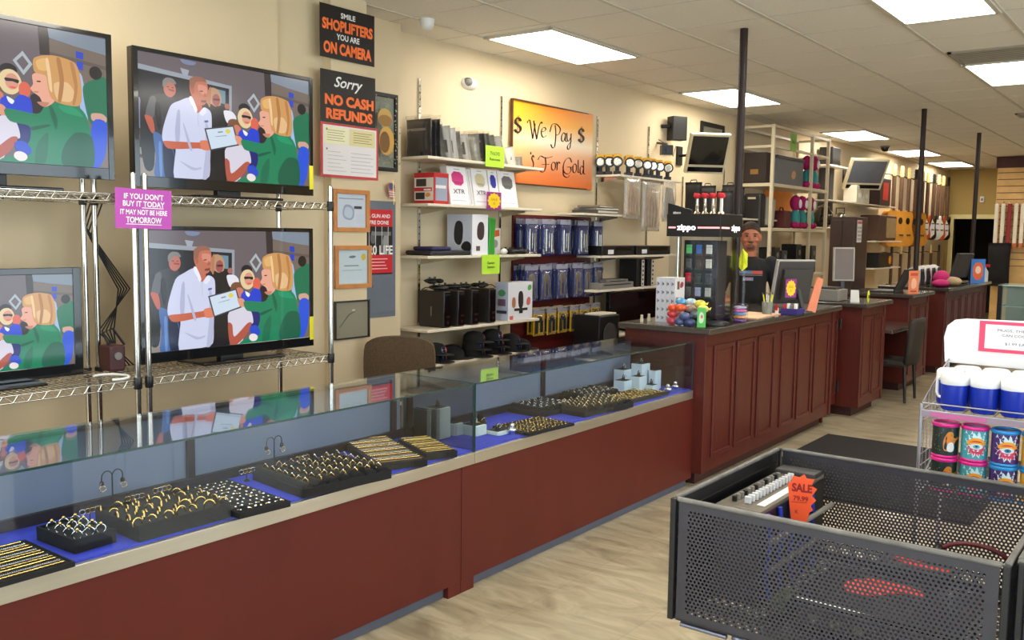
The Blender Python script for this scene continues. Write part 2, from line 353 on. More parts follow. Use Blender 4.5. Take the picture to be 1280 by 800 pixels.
('s',(206,152,88),[(0.69,0.661),(0.732,0.648),(0.739,0.57),(0.753,0.49),(0.799,0.456),(0.871,0.458),(0.886,0.547),(0.878,0.705),(0.855,0.779),(0.785,0.805),(0.727,0.797),(0.684,0.762),(0.681,0.695)]),
('s',(228,186,134),[(0.777,0.488),(0.835,0.48),(0.854,0.55),(0.824,0.621),(0.766,0.601)]),
('s',(226,178,110),[(0.703,0.686),(0.743,0.693),(0.738,0.777),(0.693,0.747)]),
('s',(30,70,200),[(0.604,0.082),(0.653,0.06),(0.662,0.104),(0.634,0.156),(0.596,0.143)]),
('s',(236,226,224),[(0.642,0.059),(0.635,0.07),(0.623,0.079),(0.611,0.081),(0.6,0.076),(0.593,0.065),(0.59,0.05),(0.592,0.035),(0.6,0.022),(0.61,0.013),(0.622,0.012),(0.634,0.017),(0.642,0.029),(0.645,0.042)]),
('s',(236,238,250),[(0.297,0.567),(0.307,0.596),(0.28,0.693),(0.263,0.676)]),
('s',(226,230,246),[(0.337,0.545),(0.361,0.587),(0.346,0.619),(0.32,0.565)]),
('r',(186,190,216),[(0.311,0.45),(0.315,0.45),(0.312,0.564),(0.309,0.564)]),
('r',(90,100,170),[(0.346,0.49),(0.368,0.495),(0.368,0.512),(0.346,0.507)]),
('s',(60,40,36),[(0.322,0.747),(0.339,0.748),(0.339,0.757),(0.323,0.753)]),
('s',(176,96,74),[(0.282,0.718),(0.293,0.732),(0.29,0.767),(0.277,0.757)]),
('s',(170,92,70),[(0.345,0.711),(0.35,0.705),(0.362,0.716),(0.351,0.742)]),
('s',(178,182,212),[(0.26,0.255),(0.275,0.253),(0.238,0.441),(0.228,0.456)]),
('s',(180,184,214),[(0.272,0.076),(0.319,0.087),(0.323,0.104),(0.282,0.097),(0.205,0.148)]),
('s',(60,36,34),[(0.694,0.596),(0.709,0.597),(0.709,0.606),(0.694,0.604)]),
('s',(204,120,100),[(0.682,0.517),(0.697,0.518),(0.7,0.527),(0.68,0.525)]),
('s',(176,120,66),[(0.79,0.629),(0.78,0.483),(0.794,0.475),(0.809,0.629),(0.796,0.784),(0.779,0.784)]),
('s',(182,126,70),[(0.854,0.596),(0.843,0.473),(0.853,0.465),(0.868,0.596),(0.855,0.758),(0.837,0.767)]),
('s',(236,200,150),[(0.738,0.678),(0.746,0.555),(0.757,0.539),(0.754,0.661),(0.744,0.775),(0.733,0.768)]),
('s',(10,96,68),[(0.755,0.324),(0.769,0.262),(0.775,0.337),(0.753,0.433),(0.741,0.424)]),
('s',(10,90,64),[(0.671,0.24),(0.74,0.282),(0.735,0.295),(0.663,0.263)]),
('s',(24,150,104),[(0.805,0.398),(0.888,0.376),(0.853,0.438),(0.782,0.445)]),
('s',(196,128,104),[(0.712,0.423),(0.73,0.426),(0.741,0.456),(0.692,0.451)]),
('s',(240,240,250),[(0.576,0.43),(0.59,0.414),(0.599,0.44),(0.57,0.466)]),
('s',(180,120,90),[(0.368,0.648),(0.38,0.633),(0.387,0.794),(0.372,0.775)]),
('s',(70,30,34),[(0.403,0.691),(0.432,0.693),(0.433,0.708),(0.401,0.706)]),
('s',(24,24,28),[(0.091,0.466),(0.103,0.383),(0.115,0.465),(0.106,0.602),(0.086,0.591)]),
('s',(100,138,196),[(0.1,0.022),(0.113,0.02),(0.112,0.27),(0.097,0.272)]),
('r',(60,54,50),[(0.146,0.743),(0.158,0.743),(0.158,0.75),(0.146,0.75)]),
('r',(60,54,50),[(0.171,0.742),(0.182,0.742),(0.182,0.748),(0.171,0.748)]),
('s',(236,90,80),[(0.589,0.527),(0.604,0.527),(0.61,0.539),(0.582,0.54)])]

# ================================================================ ROOM SHELL
XR = 3.6; YB = -3.2; YF = 21.0; ZC = 3.1
# floor with procedural stone-look tiles
fm = bpy.data.materials.new('stone_look_floor_tile'); fm.use_nodes = True; nt = fm.node_tree; p = P(nt); N = nt.nodes.new; L = nt.links.new
tc = N('ShaderNodeTexCoord'); mp = N('ShaderNodeMapping'); L(tc.outputs['Object'], mp.inputs[0])
mp.inputs['Rotation'].default_value = (0, 0, PI/2); mp.inputs['Location'].default_value = (.37, -.16, 0)
br = N('ShaderNodeTexBrick'); L(mp.outputs[0], br.inputs[0]); br.inputs['Scale'].default_value = 1
br.inputs['Brick Width'].default_value = .99; br.inputs['Row Height'].default_value = .496; br.inputs['Mortar Size'].default_value = .0022
br.inputs['Mortar Smooth'].default_value = .2; br.offset = .5
br.inputs['Color1'].default_value = (1, 1, 1, 1); br.inputs['Color2'].default_value = (.9, .9, .9, 1); br.inputs['Mortar'].default_value = (.78, .78, .78, 1)
m2 = N('ShaderNodeMapping'); L(tc.outputs['Object'], m2.inputs[0]); m2.inputs['Scale'].default_value = (1.0, 3.0, 1); m2.inputs['Rotation'].default_value = (0, 0, .5)
n1 = N('ShaderNodeTexNoise'); L(m2.outputs[0], n1.inputs[0]); n1.inputs['Scale'].default_value = 2.2; n1.inputs['Detail'].default_value = 7; n1.inputs['Distortion'].default_value = 1.4; n1.inputs['Roughness'].default_value = .62
cr = N('ShaderNodeValToRGB'); L(n1.outputs[0], cr.inputs[0]); e = cr.color_ramp.elements
e[0].position = .3; e[0].color = c(136, 122, 98)+(1,); e[1].position = .62; e[1].color = c(190, 177, 148)+(1,)
k = e.new(.46); k.color = c(168, 154, 126)+(1,)
mx = N('ShaderNodeMix'); mx.data_type = 'RGBA'; mx.blend_type = 'MULTIPLY'; mx.inputs[0].default_value = 1
L(cr.outputs[0], mx.inputs[6]); L(br.outputs[0], mx.inputs[7]); L(mx.outputs[2], p.inputs['Base Color'])
p.inputs['Roughness'].default_value = .34; p.inputs['Coat Weight'].default_value = .1
b = MB(); b.box(-7, XR, YB, 25, -.1, 0); struct(b.build('floor', fm))
b = MB(); b.box(-7, XR, YB, 25, ZC, ZC+.12); struct(b.build('ceiling', M_CEIL))
# suspended ceiling grid: tee bars
b = MB()
gx = [-4.42, -3.77, -3.12, -2.45, -1.77, -1.16, -.5, .15, .8, 1.45, 2.1, 2.75]
for x in gx: b.box(x-.012, x+.012, YB, YF, ZC-.006, ZC+.002)
y = -2.54
while y < 21:
    b.box(-4.8, XR, y-.004, y+.004, ZC-.002, ZC+.002); y += .655
struct(b.build('trim_1', M_GRID))
# left wall with its steps (pilaster, panel recess, long wall)
b = MB()
b.box(-5.3, -4.42, YB, 3.53, 0, ZC); b.box(-5.3, -4.45, 3.53, 3.9, 0, ZC); b.box(-5.3, -4.38, 3.9, 4.2, 0, ZC)
b.box(-5.3, -4.64, 4.2, 4.78, 0, ZC)
b.prism([(-5.3, 4.78, 0), (-4.80, 4.78, 0), (-4.5, YF, 0), (-5.3, YF, 0)], (0, 0, ZC))
struct(b.build('wall_left', M_WALL))
b = MB()
for x0, x1, z0, z1 in ((-5.0, -4.33, 0, ZC), (-3.53, XR, 0, ZC), (-4.33, -3.53, 2.08, ZC)): b.box(x0, x1, YF, YF+.12, z0, z1)
struct(b.build('wall_far', M_FAR))
b = MB()
for a in ((-4.42, -4.33, 0, 2.08), (-3.53, -3.44, 0, 2.08), (-4.42, -3.44, 2.08, 2.17)): b.box(a[0], a[1], YF-.03, YF+.14, a[2], a[3])
struct(b.build('trim_2', mat('pale_cream_door_frame', c(222, 208, 150), .45)))
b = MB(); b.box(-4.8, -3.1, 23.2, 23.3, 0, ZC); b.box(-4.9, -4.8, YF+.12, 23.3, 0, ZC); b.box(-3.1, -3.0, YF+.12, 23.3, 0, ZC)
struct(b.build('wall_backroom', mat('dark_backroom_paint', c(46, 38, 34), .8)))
# right wall: storefront glazing, and rear wall with the entrance glazing behind the camera
b = MB()
b.box(XR, XR+.15, YB, -1.2, 0, ZC); b.box(XR, XR+.15, 7.6, 25, 0, ZC); b.box(XR, XR+.15, -1.2, 7.6, 0, .3); b.box(XR, XR+.15, -1.2, 7.6, 2.9, ZC)
struct(b.build('wall_right', M_WALL))
b = MB(); b.box(-5.3, -3.6, YB-.15, YB, 0, ZC); b.box(2.0, XR+.15, YB-.15, YB, 0, ZC); b.box(-3.6, 2.0, YB-.15, YB, 2.9, ZC); b.box(-3.6, 2.0, YB-.15, YB, 0, .3)
struct(b.build('wall_rear', M_WALL))
for nm, (x0, x1, y0, y1) in (('window_1', (XR, XR+.1, -1.2, 7.6)), ('window_2', (-3.6, 2.0, YB-.1, YB))):
    b = MB(); hor = (x1-x0) < 1
    a0, a1 = (y0, y1) if hor else (x0, x1); n = 6
    for i in range(n+1):
        t = a0+(a1-a0)*i/n
        if hor: b.box(x0, x1, t-.03, t+.03, .3, 2.9)
        else: b.box(t-.03, t+.03, y0, y1, .3, 2.9)
    for z in (.3, 2.84):
        b.box(x0, x1, y0, y1, z, z+.06)
    fr = struct(b.build(nm, mat('bronze_window_frame', c(60, 54, 50), .4)))
    b = MB()
    if hor: b.box(x0+.045, x0+.053, y0, y1, .36, 2.84)
    else: b.box(x0, x1, y0+.045, y0+.053, .36, 2.84)
    b.build('window_pane', M_GLASS, fr)

# ---------------------------------------------------------------- ceiling fittings
M_DIFF = glow('lit_prismatic_diffuser', (1.0, .945, .84), LAMP)
lights = []
for row, xa, xb, ys in (('left', -4.385, -3.80, (-1.2, -.0+5.43, 8.56, 12.78, 15.95, 18.7)), ('right', -1.74, -1.18, (-1.1, 2.2, 5.39, 8.45, 12.8, 16.0)), ('far', .95, 1.51, (-1.1, 2.2, 5.4, 8.5, 12.8))):
    for i, ya in enumerate(ys): lights.append((row, i, xa, xb, ya, ya+1.22))
lights.append(('middle', 0, -3.72, -3.16, 1.3, 2.52))  # unseen extra troffer, added to brighten the wall behind the televisions
LL = {('left', 1): 'rectangular lit ceiling light above the gold sign, nearest of the wall row', ('left', 2): 'lit ceiling light crossed by the nearest dark pole',
      ('left', 3): 'lit ceiling light above the cream metal shelving, third along the wall row', ('left', 4): 'lit ceiling light crossed by the middle dark pole, above the guitars',
      ('left', 5): 'smallest lit ceiling light, farthest away by the tan end wall', ('right', 2): 'large lit ceiling light cut off by the top edge of the photo',
      ('right', 3): 'lit ceiling light right behind the first air vent at the right edge'}
for row, i, xa, xb, ya, yb in lights:
    lb = LL.get((row, i))
    t = thing('ceiling_light', lb or 'rectangular recessed ceiling light outside the view of the photo', 'ceiling light', ((xa+xb)/2, (ya+yb)/2, ZC-.02), 0, None if lb else 'ceiling lights outside the view')
    b = MB()
    for q in ((xa-.02, xa+.01, ya-.02, yb+.02), (xb-.01, xb+.02, ya-.02, yb+.02), (xa, xb, ya-.02, ya+.01), (xa, xb, yb-.01, yb+.02)): b.box(*q, ZC-.02, ZC)
    b.build('frame', M_GRID, t)
    b = MB(); b.box(xa+.01, xb-.01, ya+.01, yb-.01, ZC-.014, ZC-.004); b.build('diffuser', M_DIFF, t)
M_VENT = mat('vent_metal', c(150, 140, 124), .5)
for (x0, x1, y0, y1, lb) in ((-1.74, -1.18, 7.85, 8.38, 'square metal air vent in the ceiling just before the right-hand light'), (-1.9, -1.2, 12.0, 12.35, 'small dark air vent farther back in the ceiling')):
    t = thing('ceiling_vent', lb, 'air vent', ((x0+x1)/2, (y0+y1)/2, ZC-.02))
    b = MB()
    for q in ((x0, x0+.03, y0, y1), (x1-.03, x1, y0, y1), (x0, x1, y0, y0+.03), (x0, x1, y1-.03, y1)): b.box(*q, ZC-.015, ZC)
    b.build('frame', M_VENT, t)
    b = MB(); b.box(x0+.03, x1-.03, y0+.03, y1-.03, ZC-.006, ZC-.001); b.build('duct_opening', mat('dark_duct', c(52, 42, 34), .8), t)
    b = MB(); yy = y0+.07
    while yy < y1-.04:
        b.prism([(x0+.03, yy, ZC-.004), (x0+.03, yy+.012, ZC-.012), (x0+.03, yy+.014, ZC-.010), (x0+.03, yy+.003, ZC-.003)], (x1-x0-.06, 0, 0)); yy += .055
    b.build('louvre', M_VENT, t)
# dome cameras / detectors
b = MB(); b.lathe([(0.001, -.075), (.03, -.07), (.045, -.045), (.05, -.02), (.05, 0)], -4.375, 4.763, 16, ZC); tag(b.build('ceiling_sensor', mat('white_plastic', c(224, 222, 216), .35)), 'small white round sensor on the ceiling near the shoplifters sign', 'sensor')
t = thing('dome_camera', 'small dark dome camera on the ceiling beyond the cream shelving', 'security camera', (-4.2, 15.2, ZC))
b = MB(); b.lathe([(.07, -.02), (.07, 0)], -4.2, 15.2, 16, ZC); b.build('mount', M_GREY, t)
b = MB(); b.lathe([(0.001, -.09), (.04, -.08), (.06, -.04), (.06, -.02)], -4.2, 15.2, 16, ZC); b.build('dome', M_BLACKG, t)
t = thing('motion_detector', 'white rounded motion detector high on the cream wall', 'motion detector', (-4.8, 5.7, 2.84))
b = MB(); b.ell(-4.785, 5.70, 2.83, .055, .10, .05); b.build('housing', mat('white_plastic', c(224, 222, 216), .35), t)
b = MB(); b.ell(-4.755, 5.655, 2.835, .035, .04, .034); b.build('lens', M_GREY, t)

# ================================================================ JEWELLERY SHOWCASES
def showcase(name, label, y0, y1, yw0, yw1, blocks, backs):
    t = thing(name, label, 'showcase', (-2.85, (y0+y1)/2, 0))
    xf, xb, zt = -2.637, -3.10, .965
    b = MB(); b.rbox(xf-.022, xf, yw0, yw1, .055, .60, .002); b.box(xb, xf-.03, yw0+.01, yw1-.01, .07, .59); b.build('wood_body', M_CHERRY, t)
    b = MB(); b.box(xb+.02, xf-.03, yw0+.02, yw1-.02, 0, .07); b.build('toe_kick', mat('slate_vinyl_toe_kick', c(84, 86, 98), .6), t)
    for ya, yb in blocks: b = MB(); b.box(xf-.03, xf-.001, ya, yb, 0, .06); b.build('foot_block', M_CHERRY, t)
    b = MB(); b.rbox(xf-.016, xf+.006, y0, y1, .592, .645, .002); b.build('metal_rail', M_ALU, t)
    b = MB(); b.box(xb, xf-.016, y0+.002, y1-.002, .60, .652); b.build('blue_deck', M_BLUEFELT, t)
    b = MB(); b.box(xb-.012, xb, y0+.01, y1-.01, .69, zt-.02); b.build('back_panel', M_CASEBACK, t)
    b = MB()
    b.box(xb-.02, xb+.02, y0+.002, y1-.002, .652, .69); b.box(xb-.02, xb+.012, y0+.002, y1-.002, zt-.022, zt-.007)
    for yy in backs: b.box(xb-.018, xb+.014, yy-.016, yy+.016, .69, zt-.02)
    b.build('back_frame', mat('dark_bronze_track', c(44, 36, 34), .45), t)
    b = MB(); b.box(xf-.006, xf, y0+.003, y1-.003, .645, zt-.006); b.build('front_glass', M_FGLASS, t)
    b = MB(); b.box(xb-.02, xf, y0+.001, y1-.001, zt-.006, zt); b.build('top_glass', M_GLASS, t)
    for n, yy in (('end_glass', y0+.004), ('end_glass', y1-.010)):
        b = MB(); b.box(xb, xf-.006, yy, yy+.006, .652, zt-.006); b.build(n, M_FGLASS, t)
    b = MB()
    b.box(xf-.002, xf+.0015, y0+.001, y1-.001, zt-.0065, zt+.0005)
    for yy in (y0+.001, y1-.004): b.box(xf-.0075, xf+.0012, yy, yy+.003, .645, zt)
    b.box(xb-.022, xf, y0+.0005, y0+.003, zt-.006, zt+.0004)
    b.build('glass_edge', M_GEDGE, t)
    return t
showcase('jewelry_showcase', 'glass-topped jewelry showcase with red wood front, nearest the camera under the televisions', .76, 3.203, .74, 3.115, ((3.03, 3.115),), (2.03, 3.14))
showcase('jewelry_showcase', 'glass-topped jewelry showcase with red wood front, farther one butting against the tall counter', 3.207, 5.44, 3.118, 5.46, ((3.118, 3.21),), (3.255, 4.39))

# ================================================================ TALL COUNTERS
def panelled(b, xf, spans, z0, z1, dep=.012):
    for ya, yb in spans:
        for q in ((ya, ya+.03, z0, z1), (yb-.03, yb, z0, z1), (ya+.03, yb-.03, z0, z0+.03), (ya+.03, yb-.03, z1-.03, z1)):
            b.rbox(xf-.002, xf+dep, q[0], q[1], q[2], q[3], .005)
        b.rbox(xf-.004, xf+.003, ya+.05, yb-.05, z0+.05, z1-.05, .003)
def counter(label, x0, x1, y0, y1, spans, ov=.07, rz=0, ends=True, zt=1.06):
    t = thing('tall_counter', label, 'counter', (x1, y0, 0))
    b = MB(); b.box(x0, x1, y0, y1, .09, zt-.04); b.build('cabinet_body', M_CHERRY2, t)
    b = MB(); b.box(x0+.03, x1-.07, y0+.07, y1-.05, 0, .09); b.build('toe_kick', mat('dark_toe_kick', c(58, 20, 16), .5), t)
    b = MB(); b.rbox(x0-.02, x1+ov, y0-ov, y1+.02, zt-.04, zt, .008); b.build('countertop', M_STONE, t)
    for s in spans: b = MB(); panelled(b, x1, [s], .175, .93); b.build('raised_panel', M_CHERRY2, t)
    for ya in (y0, y1-.045): b = MB(); b.rbox(x1-.005, x1+.012, ya, ya+.045, .09, zt-.04, .003); b.build('corner_stile', M_CHERRY2, t)
    t.rotation_euler = (0, 0, rz); return t
counter('long red wood counter with dark stone top and six raised panels, beside the far showcase', -3.16, -2.575, 5.46, 8.12,
        ((5.61, 5.945), (5.99, 6.33), (6.385, 6.715), (6.86, 7.19), (7.24, 7.58), (7.635, 8.01)), rz=.012)
t = thing('counter_gate', 'red wood swing gate with two black hinges between the long counter and the next one', 'gate', (-2.68, 8.3, 0))
b = MB(); b.box(-2.72, -2.69, 8.15, 8.53, .12, 1.0); b.build('gate_leaf', M_CHERRY2, t)
b = MB(); panelled(b, -2.69, [(8.19, 8.5)], .2, .92); b.build('raised_panel', M_CHERRY2, t)
for z in (.86, .28):
    b = MB(); b.box(-2.69, -2.672, 8.49, 8.535, z-.05, z+.05); b.cyl((-2.668, 8.525, z-.05), (-2.668, 8.525, z+.05), .008); b.build('hinge', M_BLACK, t)
b = MB(); b.box(-2.75, -2.67, 8.12, 8.15, 0, 1.0); b.build('gate_post', M_CHERRY2, t)
counter('narrow red wood counter with two raised panels, between the swing gate and the brown chair', -3.3, -2.5, 8.56, 9.33, ((8.64, 8.93), (8.97, 9.27)))
counter('red wood counter topped by an orange flyer and laptop, behind the brown chair', -3.3, -2.55, 10.38, 11.26, ((10.5, 10.8), (10.87, 11.2)))
counter('farthest red wood counter with many slim panels and pink fabric on top', -3.3, -2.55, 12.08, 14.65, tuple((12.2+i*.4, 12.2+i*.4+.33) for i in range(6)))
t = thing('low_desk', 'low red wood writing desk set between two tall counters beside the brown chair', 'desk', (-2.9, 9.85, 0))
b = MB(); b.rbox(-3.3, -2.42, 9.34, 10.37, .72, .76, .008); b.build('desktop', M_STONE, t)
b = MB(); b.box(-2.98, -2.94, 9.34, 10.37, 0, .72); b.build('back_board', M_CHERRY2, t)
b = MB(); b.box(-3.3, -3.26, 9.34, 10.37, 0, .72); b.build('front_board', M_CHERRY2, t)
b = MB(); b.box(-2.96, -2.94, 9.34, 10.37, .76, 1.3); t2 = b.build('privacy_panel', M_CHERRY, t) if False else None
# poles
M_POLE = mat('dark_brown_painted_steel', c(40, 27, 24), .42, coat=.0, spec=.3)
for x, y, lb in ((-2.71, 6.22, 'dark round pole rising from the long counter beside the lighter display, nearest pole'), (-2.66, 11.09, 'middle dark pole in front of the hanging guitars'), (-2.62, 13.92, 'farthest dark pole standing on the last counter')):
    t = thing('support_pole', lb, 'pole', (x, y, 1.06))
    b = MB(); b.cyl((x, y, 1.06), (x, y, ZC), .028, n=24, caps=False); b.build('shaft', M_POLE, t)
    b = MB(); b.lathe([(.055, 0), (.055, .008), (.034, .02)], x, y, 24, 1.06); b.build('floor_flange', M_POLE, t)
b = MB(); b.rbox(-2.46, -1.0, 5.75, 7.66, 0, .012, .004); tag(b.build('floor_mat', mat('black_ribbed_mat', c(34, 30, 30), .9, var=.15, scale=80, bump=.3)), 'black rubber floor mat in front of the long counter', 'mat')

# ================================================================ WIRE RACKS
def wire_shelf(b, x0, x1, y0, y1, z):                # z = top of the shelf
    r = .0032
    for xx in (x0, x1):
        b.tube([(xx, y0, z-.004), (xx, y1, z-.004)], r, 6); b.tube([(xx, y0, z-.034), (xx, y1, z-.034)], r, 6)
        n = int((y1-y0)/.058); pts = []
        for i in range(n+1):
            yy = y0+(y1-y0)*i/n
            pts += [(xx, yy-.010, z-.034), (xx, yy+.010, z-.004)] if i % 1 == 0 else []
        for i in range(0, len(pts)-1, 2): b.tube([pts[i], pts[i+1]], r*1.25, 6)
        for i in range(1, len(pts)-1, 2): b.tube([pts[i], pts[i+1]], r*.7, 5)
    for yy in (y0, y1):
        b.tube([(x0, yy, z-.004), (x1, yy, z-.004)], r, 6); b.tube([(x0, yy, z-.034), (x1, yy, z-.034)], r, 6)
        for i in range(7):
            xx = x0+(x1-x0)*(i+.5)/7; b.tube([(xx-.02, yy, z-.034), (xx+.02, yy, z-.004)], r, 5)
    n = int((y1-y0)/.026)
    for i in range(1, n): yy = y0+(y1-y0)*i/n; b.tube([(x0, yy, z-.001), (x1, yy, z-.001)], .0018, 4)
    for i in range(1, 4): xx = x0+(x1-x0)*i/4; b.tube([(xx, y0, z-.008), (xx, y1, z-.008)], r, 5)
def rack(label, y0, y1, xf=-3.80, xb=-4.235):
    t = thing('wire_shelving_rack', label, 'shelving rack', ((xf+xb)/2, (y0+y1)/2, 0))
    for xx in (xf, xb):
        for yy in (y0, y1):
            b = MB(); b.cyl((xx, yy, .02), (xx, yy, 1.885), .0127, n=16)
            z = .1
            while z < .95: b.cyl((xx, yy, z), (xx, yy, z+.004), .0135, n=16); z += .0254
            b.lathe([(.0127, 0), (.012, .006), (.004, .01)], xx, yy, 16, 1.885); b.lathe([(.018, 0), (.018, .008), (.008, .02)], xx, yy, 16, 0)
            b.build('post', M_CHROME, t)
            for z in (1.80, .975, .25): b = MB(); b.lathe([(.0165, -.045), (.0185, -.04), (.0185, .004), (.0165, .008)], xx, yy, 16, z); b.build('collar', M_BLACK, t)
    for z in (1.80, .975, .25):
        b = MB(); wire_shelf(b, xb, xf, y0, y1, z); b.build('wire_shelf', M_CHROME, t)
    return t
rack('chrome wire rack holding the two televisions cut off by the left edge', 1.17, 2.235)
rack('chrome wire rack holding two full televisions, one above the other', 2.29, 3.375)

# ================================================================ TELEVISIONS
TVP = [(k, c(*col), smooth_loop(pts) if k == 's' else pts) for k, col, pts in TVART]
def television(label, y0, y1, z0, z1, x=-4.0, sy=None, sticker=False, footw=.5, shelf=1.80, bez=.02):
    t = thing('television', label, 'television', (x-.04, (y0+y1)/2, shelf))
    s0, s1, q0, q1 = y0+bez*1.3, y1-bez*1.3, z0+.052, z1-bez
    b = MB(); b.rbox(x-.045, x, y0, y1, z0, z1, .004); b.rbox(x-.085, x-.04, y0+.1, y1-.1, z0+.05, z1-.12, .01); b.build('housing', M_BLACKG, t)
    b = MB(); b.rbox(x-.002, x+.006, y0, s0, z0, z1, .002); b.rbox(x-.002, x+.006, s1, y1, z0, z1, .002); b.rbox(x-.002, x+.006, s0, s1, z0, q0, .002); b.rbox(x-.002, x+.006, s0, s1, q1, z1, .002)
    b.build('bezel', M_BLACKG, t)
    b = MB(); b.art((x+.0004, s0, q0), (0, s1-s0, 0), (0, 0, q1-q0), [(cc, pp) for k, cc, pp in TVP], step=.00002); b.build('screen', SCREEN, t)
    ym = (y0+y1)/2
    b = MB(); b.rbox(x-.06, x-.02, ym-.07, ym+.07, shelf+.012, z0+.02, .004); b.build('stand_neck', M_BLACK, t)
    b = MB(); b.rbox(x-.14, x+.10, ym-footw/2, ym+footw/2, shelf+.001, shelf+.016, .006); b.build('stand_foot', M_BLACKG, t)
    if sticker:
        b = MB(); b.rbox(x+.004, x+.0075, y1-.028, y1-.002, z0+.035, z0+.165, .001)
        b.build('yellow_sticker', mat('yellow_sticker', c(232, 220, 20), .5), t)['label'] = 'yellow paper energy label on the bezel'
    return t
television('large television cut off by the upper left corner, on the upper rack shelf', 1.2, 2.262, 1.865, 2.512)
television('large television on the upper rack shelf beside the shoplifters sign', 2.362, 3.425, 1.842, 2.485, sticker=True)
television('large television on the lower shelf behind two chrome posts, below the purple sign', 2.372, 3.42, 1.005, 1.662, sticker=True, shelf=.975)
television('smaller television low at the left edge on the lower rack shelf', 1.33, 2.09, .993, 1.474, shelf=.975, footw=.35, bez=.028)

# ================================================================ SIGNS ON THE NEAR WALL
ORG = c(250, 116, 48); WHT = c(240, 238, 236)
def flat_sign(name, label, cat, x, y0, y1, z0, z1, col, th=.003, matx=None):
    t = thing(name, label, cat, (x, (y0+y1)/2, z0))
    b = MB(); b.rbox(x-th, x, y0, y1, z0, z1, .0008); b.build('board', matx or mat('sign_'+name+str(col), col, .4, var=.01), t); return t
M_ORG = mat('fluorescent_orange_ink', ORG, .5); M_WH = mat('white_ink', WHT, .5)
t = flat_sign('warning_sign', 'black sign reading SMILE SHOPLIFTERS YOU ARE ON CAMERA, topmost on the pillar', 'sign', -4.365, 3.80, 4.255, 2.702, 3.02, c(20, 16, 18))
b = MB(); X = -4.3645; yc = 4.028
b.text('SHOPLIFTERS', (X, yc, 2.875), (0, 1, 0), (0, 0, 1), .062, .42, bold=.045); b.text('ON CAMERA', (X, yc, 2.735), (0, 1, 0), (0, 0, 1), .066, .40, bold=.045); b.build('orange_lettering', M_ORG, t)
b = MB(); b.text('SMILE', (X, yc, 2.955), (0, 1, 0), (0, 0, 1), .032, .12, bold=.02); b.text('YOU ARE', (X, yc, 2.822), (0, 1, 0), (0, 0, 1), .035, .19, bold=.02); b.build('white_lettering', M_WH, t)
t = flat_sign('warning_sign', 'black sign reading Sorry NO CASH REFUNDS, below the shoplifters sign', 'sign', -4.362, 3.80, 4.26, 2.315, 2.63, c(20, 16, 18))
b = MB(); X = -4.3615
b.text('NO CASH', (X, yc+.01, 2.425), (0, 1, 0), (0, 0, 1), .060, .41, bold=.05); b.text('REFUNDS', (X, yc+.01, 2.34), (0, 1, 0), (0, 0, 1), .060, .39, bold=.05); b.build('orange_lettering', M_ORG, t)
b = MB(); b.text('Sorry', (X, yc, 2.535), (0, 1, 0), (0, 0, 1), .065, .24, shear=.35, bold=.015); b.build('white_lettering', M_WH, t)
t = flat_sign('notice_sheet', 'white printed notice with red border hanging right below the cash refunds sign', 'notice', -4.362, 3.80, 4.285, 1.98, 2.312, c(196, 62, 66))
b = MB(); polys = [(c(232, 226, 226), rect(.035, .05, .965, .96)), (c(226, 214, 160), rect(.48, .62, .94, .93)), (c(238, 232, 190), rect(.06, .62, .46, .93))]
for i in range(5): polys.append((c(170, 160, 140), rect(.1, .68+i*.045, .4-.03*(i % 2), .692+i*.045))); polys.append((c(160, 140, 90), rect(.55, .68+i*.045, .88-.05*(i % 2), .692+i*.045)))
for i in range(6): polys.append((c(190, 186, 190), rect(.1, .12+i*.07, .42-.05*(i % 3), .13+i*.07))); polys.append((c(180, 176, 184), rect(.5, .12+i*.07, .9-.05*(i % 2), .13+i*.07)))
polys += [(c(120, 110, 110), oval(.09, .88, .012, .02)), (c(120, 110, 110), oval(.09, .52, .012, .02))]
b.art((-4.3618, 3.80, 1.98), (0, .485, 0), (0, 0, .332), polys, .0002); b.build('printing', ART, t)
def frame(label, x, y0, y1, z0, z1, fw, fmat, polys, d=.02, name='picture_frame'):
    t = thing(name, label, 'framed certificate' if 'certificate' in label else 'framed picture', (x, (y0+y1)/2, z0))
    b = MB()
    for q in ((y0, y0+fw, z0, z1), (y1-fw, y1, z0, z1), (y0+fw, y1-fw, z0, z0+fw), (y0+fw, y1-fw, z1-fw, z1)): b.rbox(x, x+d, *q, .003)
    b.build('frame', fmat, t)
    b = MB(); b.art((x+.004, y0+fw*.9, z0+fw*.9), (0, y1-y0-1.8*fw, 0), (0, 0, z1-z0-1.8*fw), polys, .0003); b.build('picture', ART, t)
    b = MB(); b.box(x+.010, x+.012, y0+fw*.9, y1-fw*.9, z0+fw*.9, z1-fw*.9); b.build('pane', M_FGLASS, t)
    return t
M_OAK = mat('honey_oak_moulding', c(196, 128, 66), .4, var=.12, scale=12, coat=.3)
W0 = [(c(224, 226, 234), rect(0, 0, 1, 1))]
frame('oak framed map certificate, upper of the two oak frames beside the chrome post', -4.38, 3.905, 4.212, 1.645, 1.912, .028, M_OAK, W0+[(c(150, 158, 186), rect(.1, .84, .92, .87)), (c(170, 176, 200), soft([(.2, .3), (.5, .2), (.62, .35), (.6, .6), (.4, .7), (.25, .65)])), (c(212, 216, 228), soft([(.25, .34), (.48, .26), (.56, .38), (.54, .56), (.4, .62), (.3, .6)])), (c(70, 66, 80), rect(.6, .56, .86, .64))])
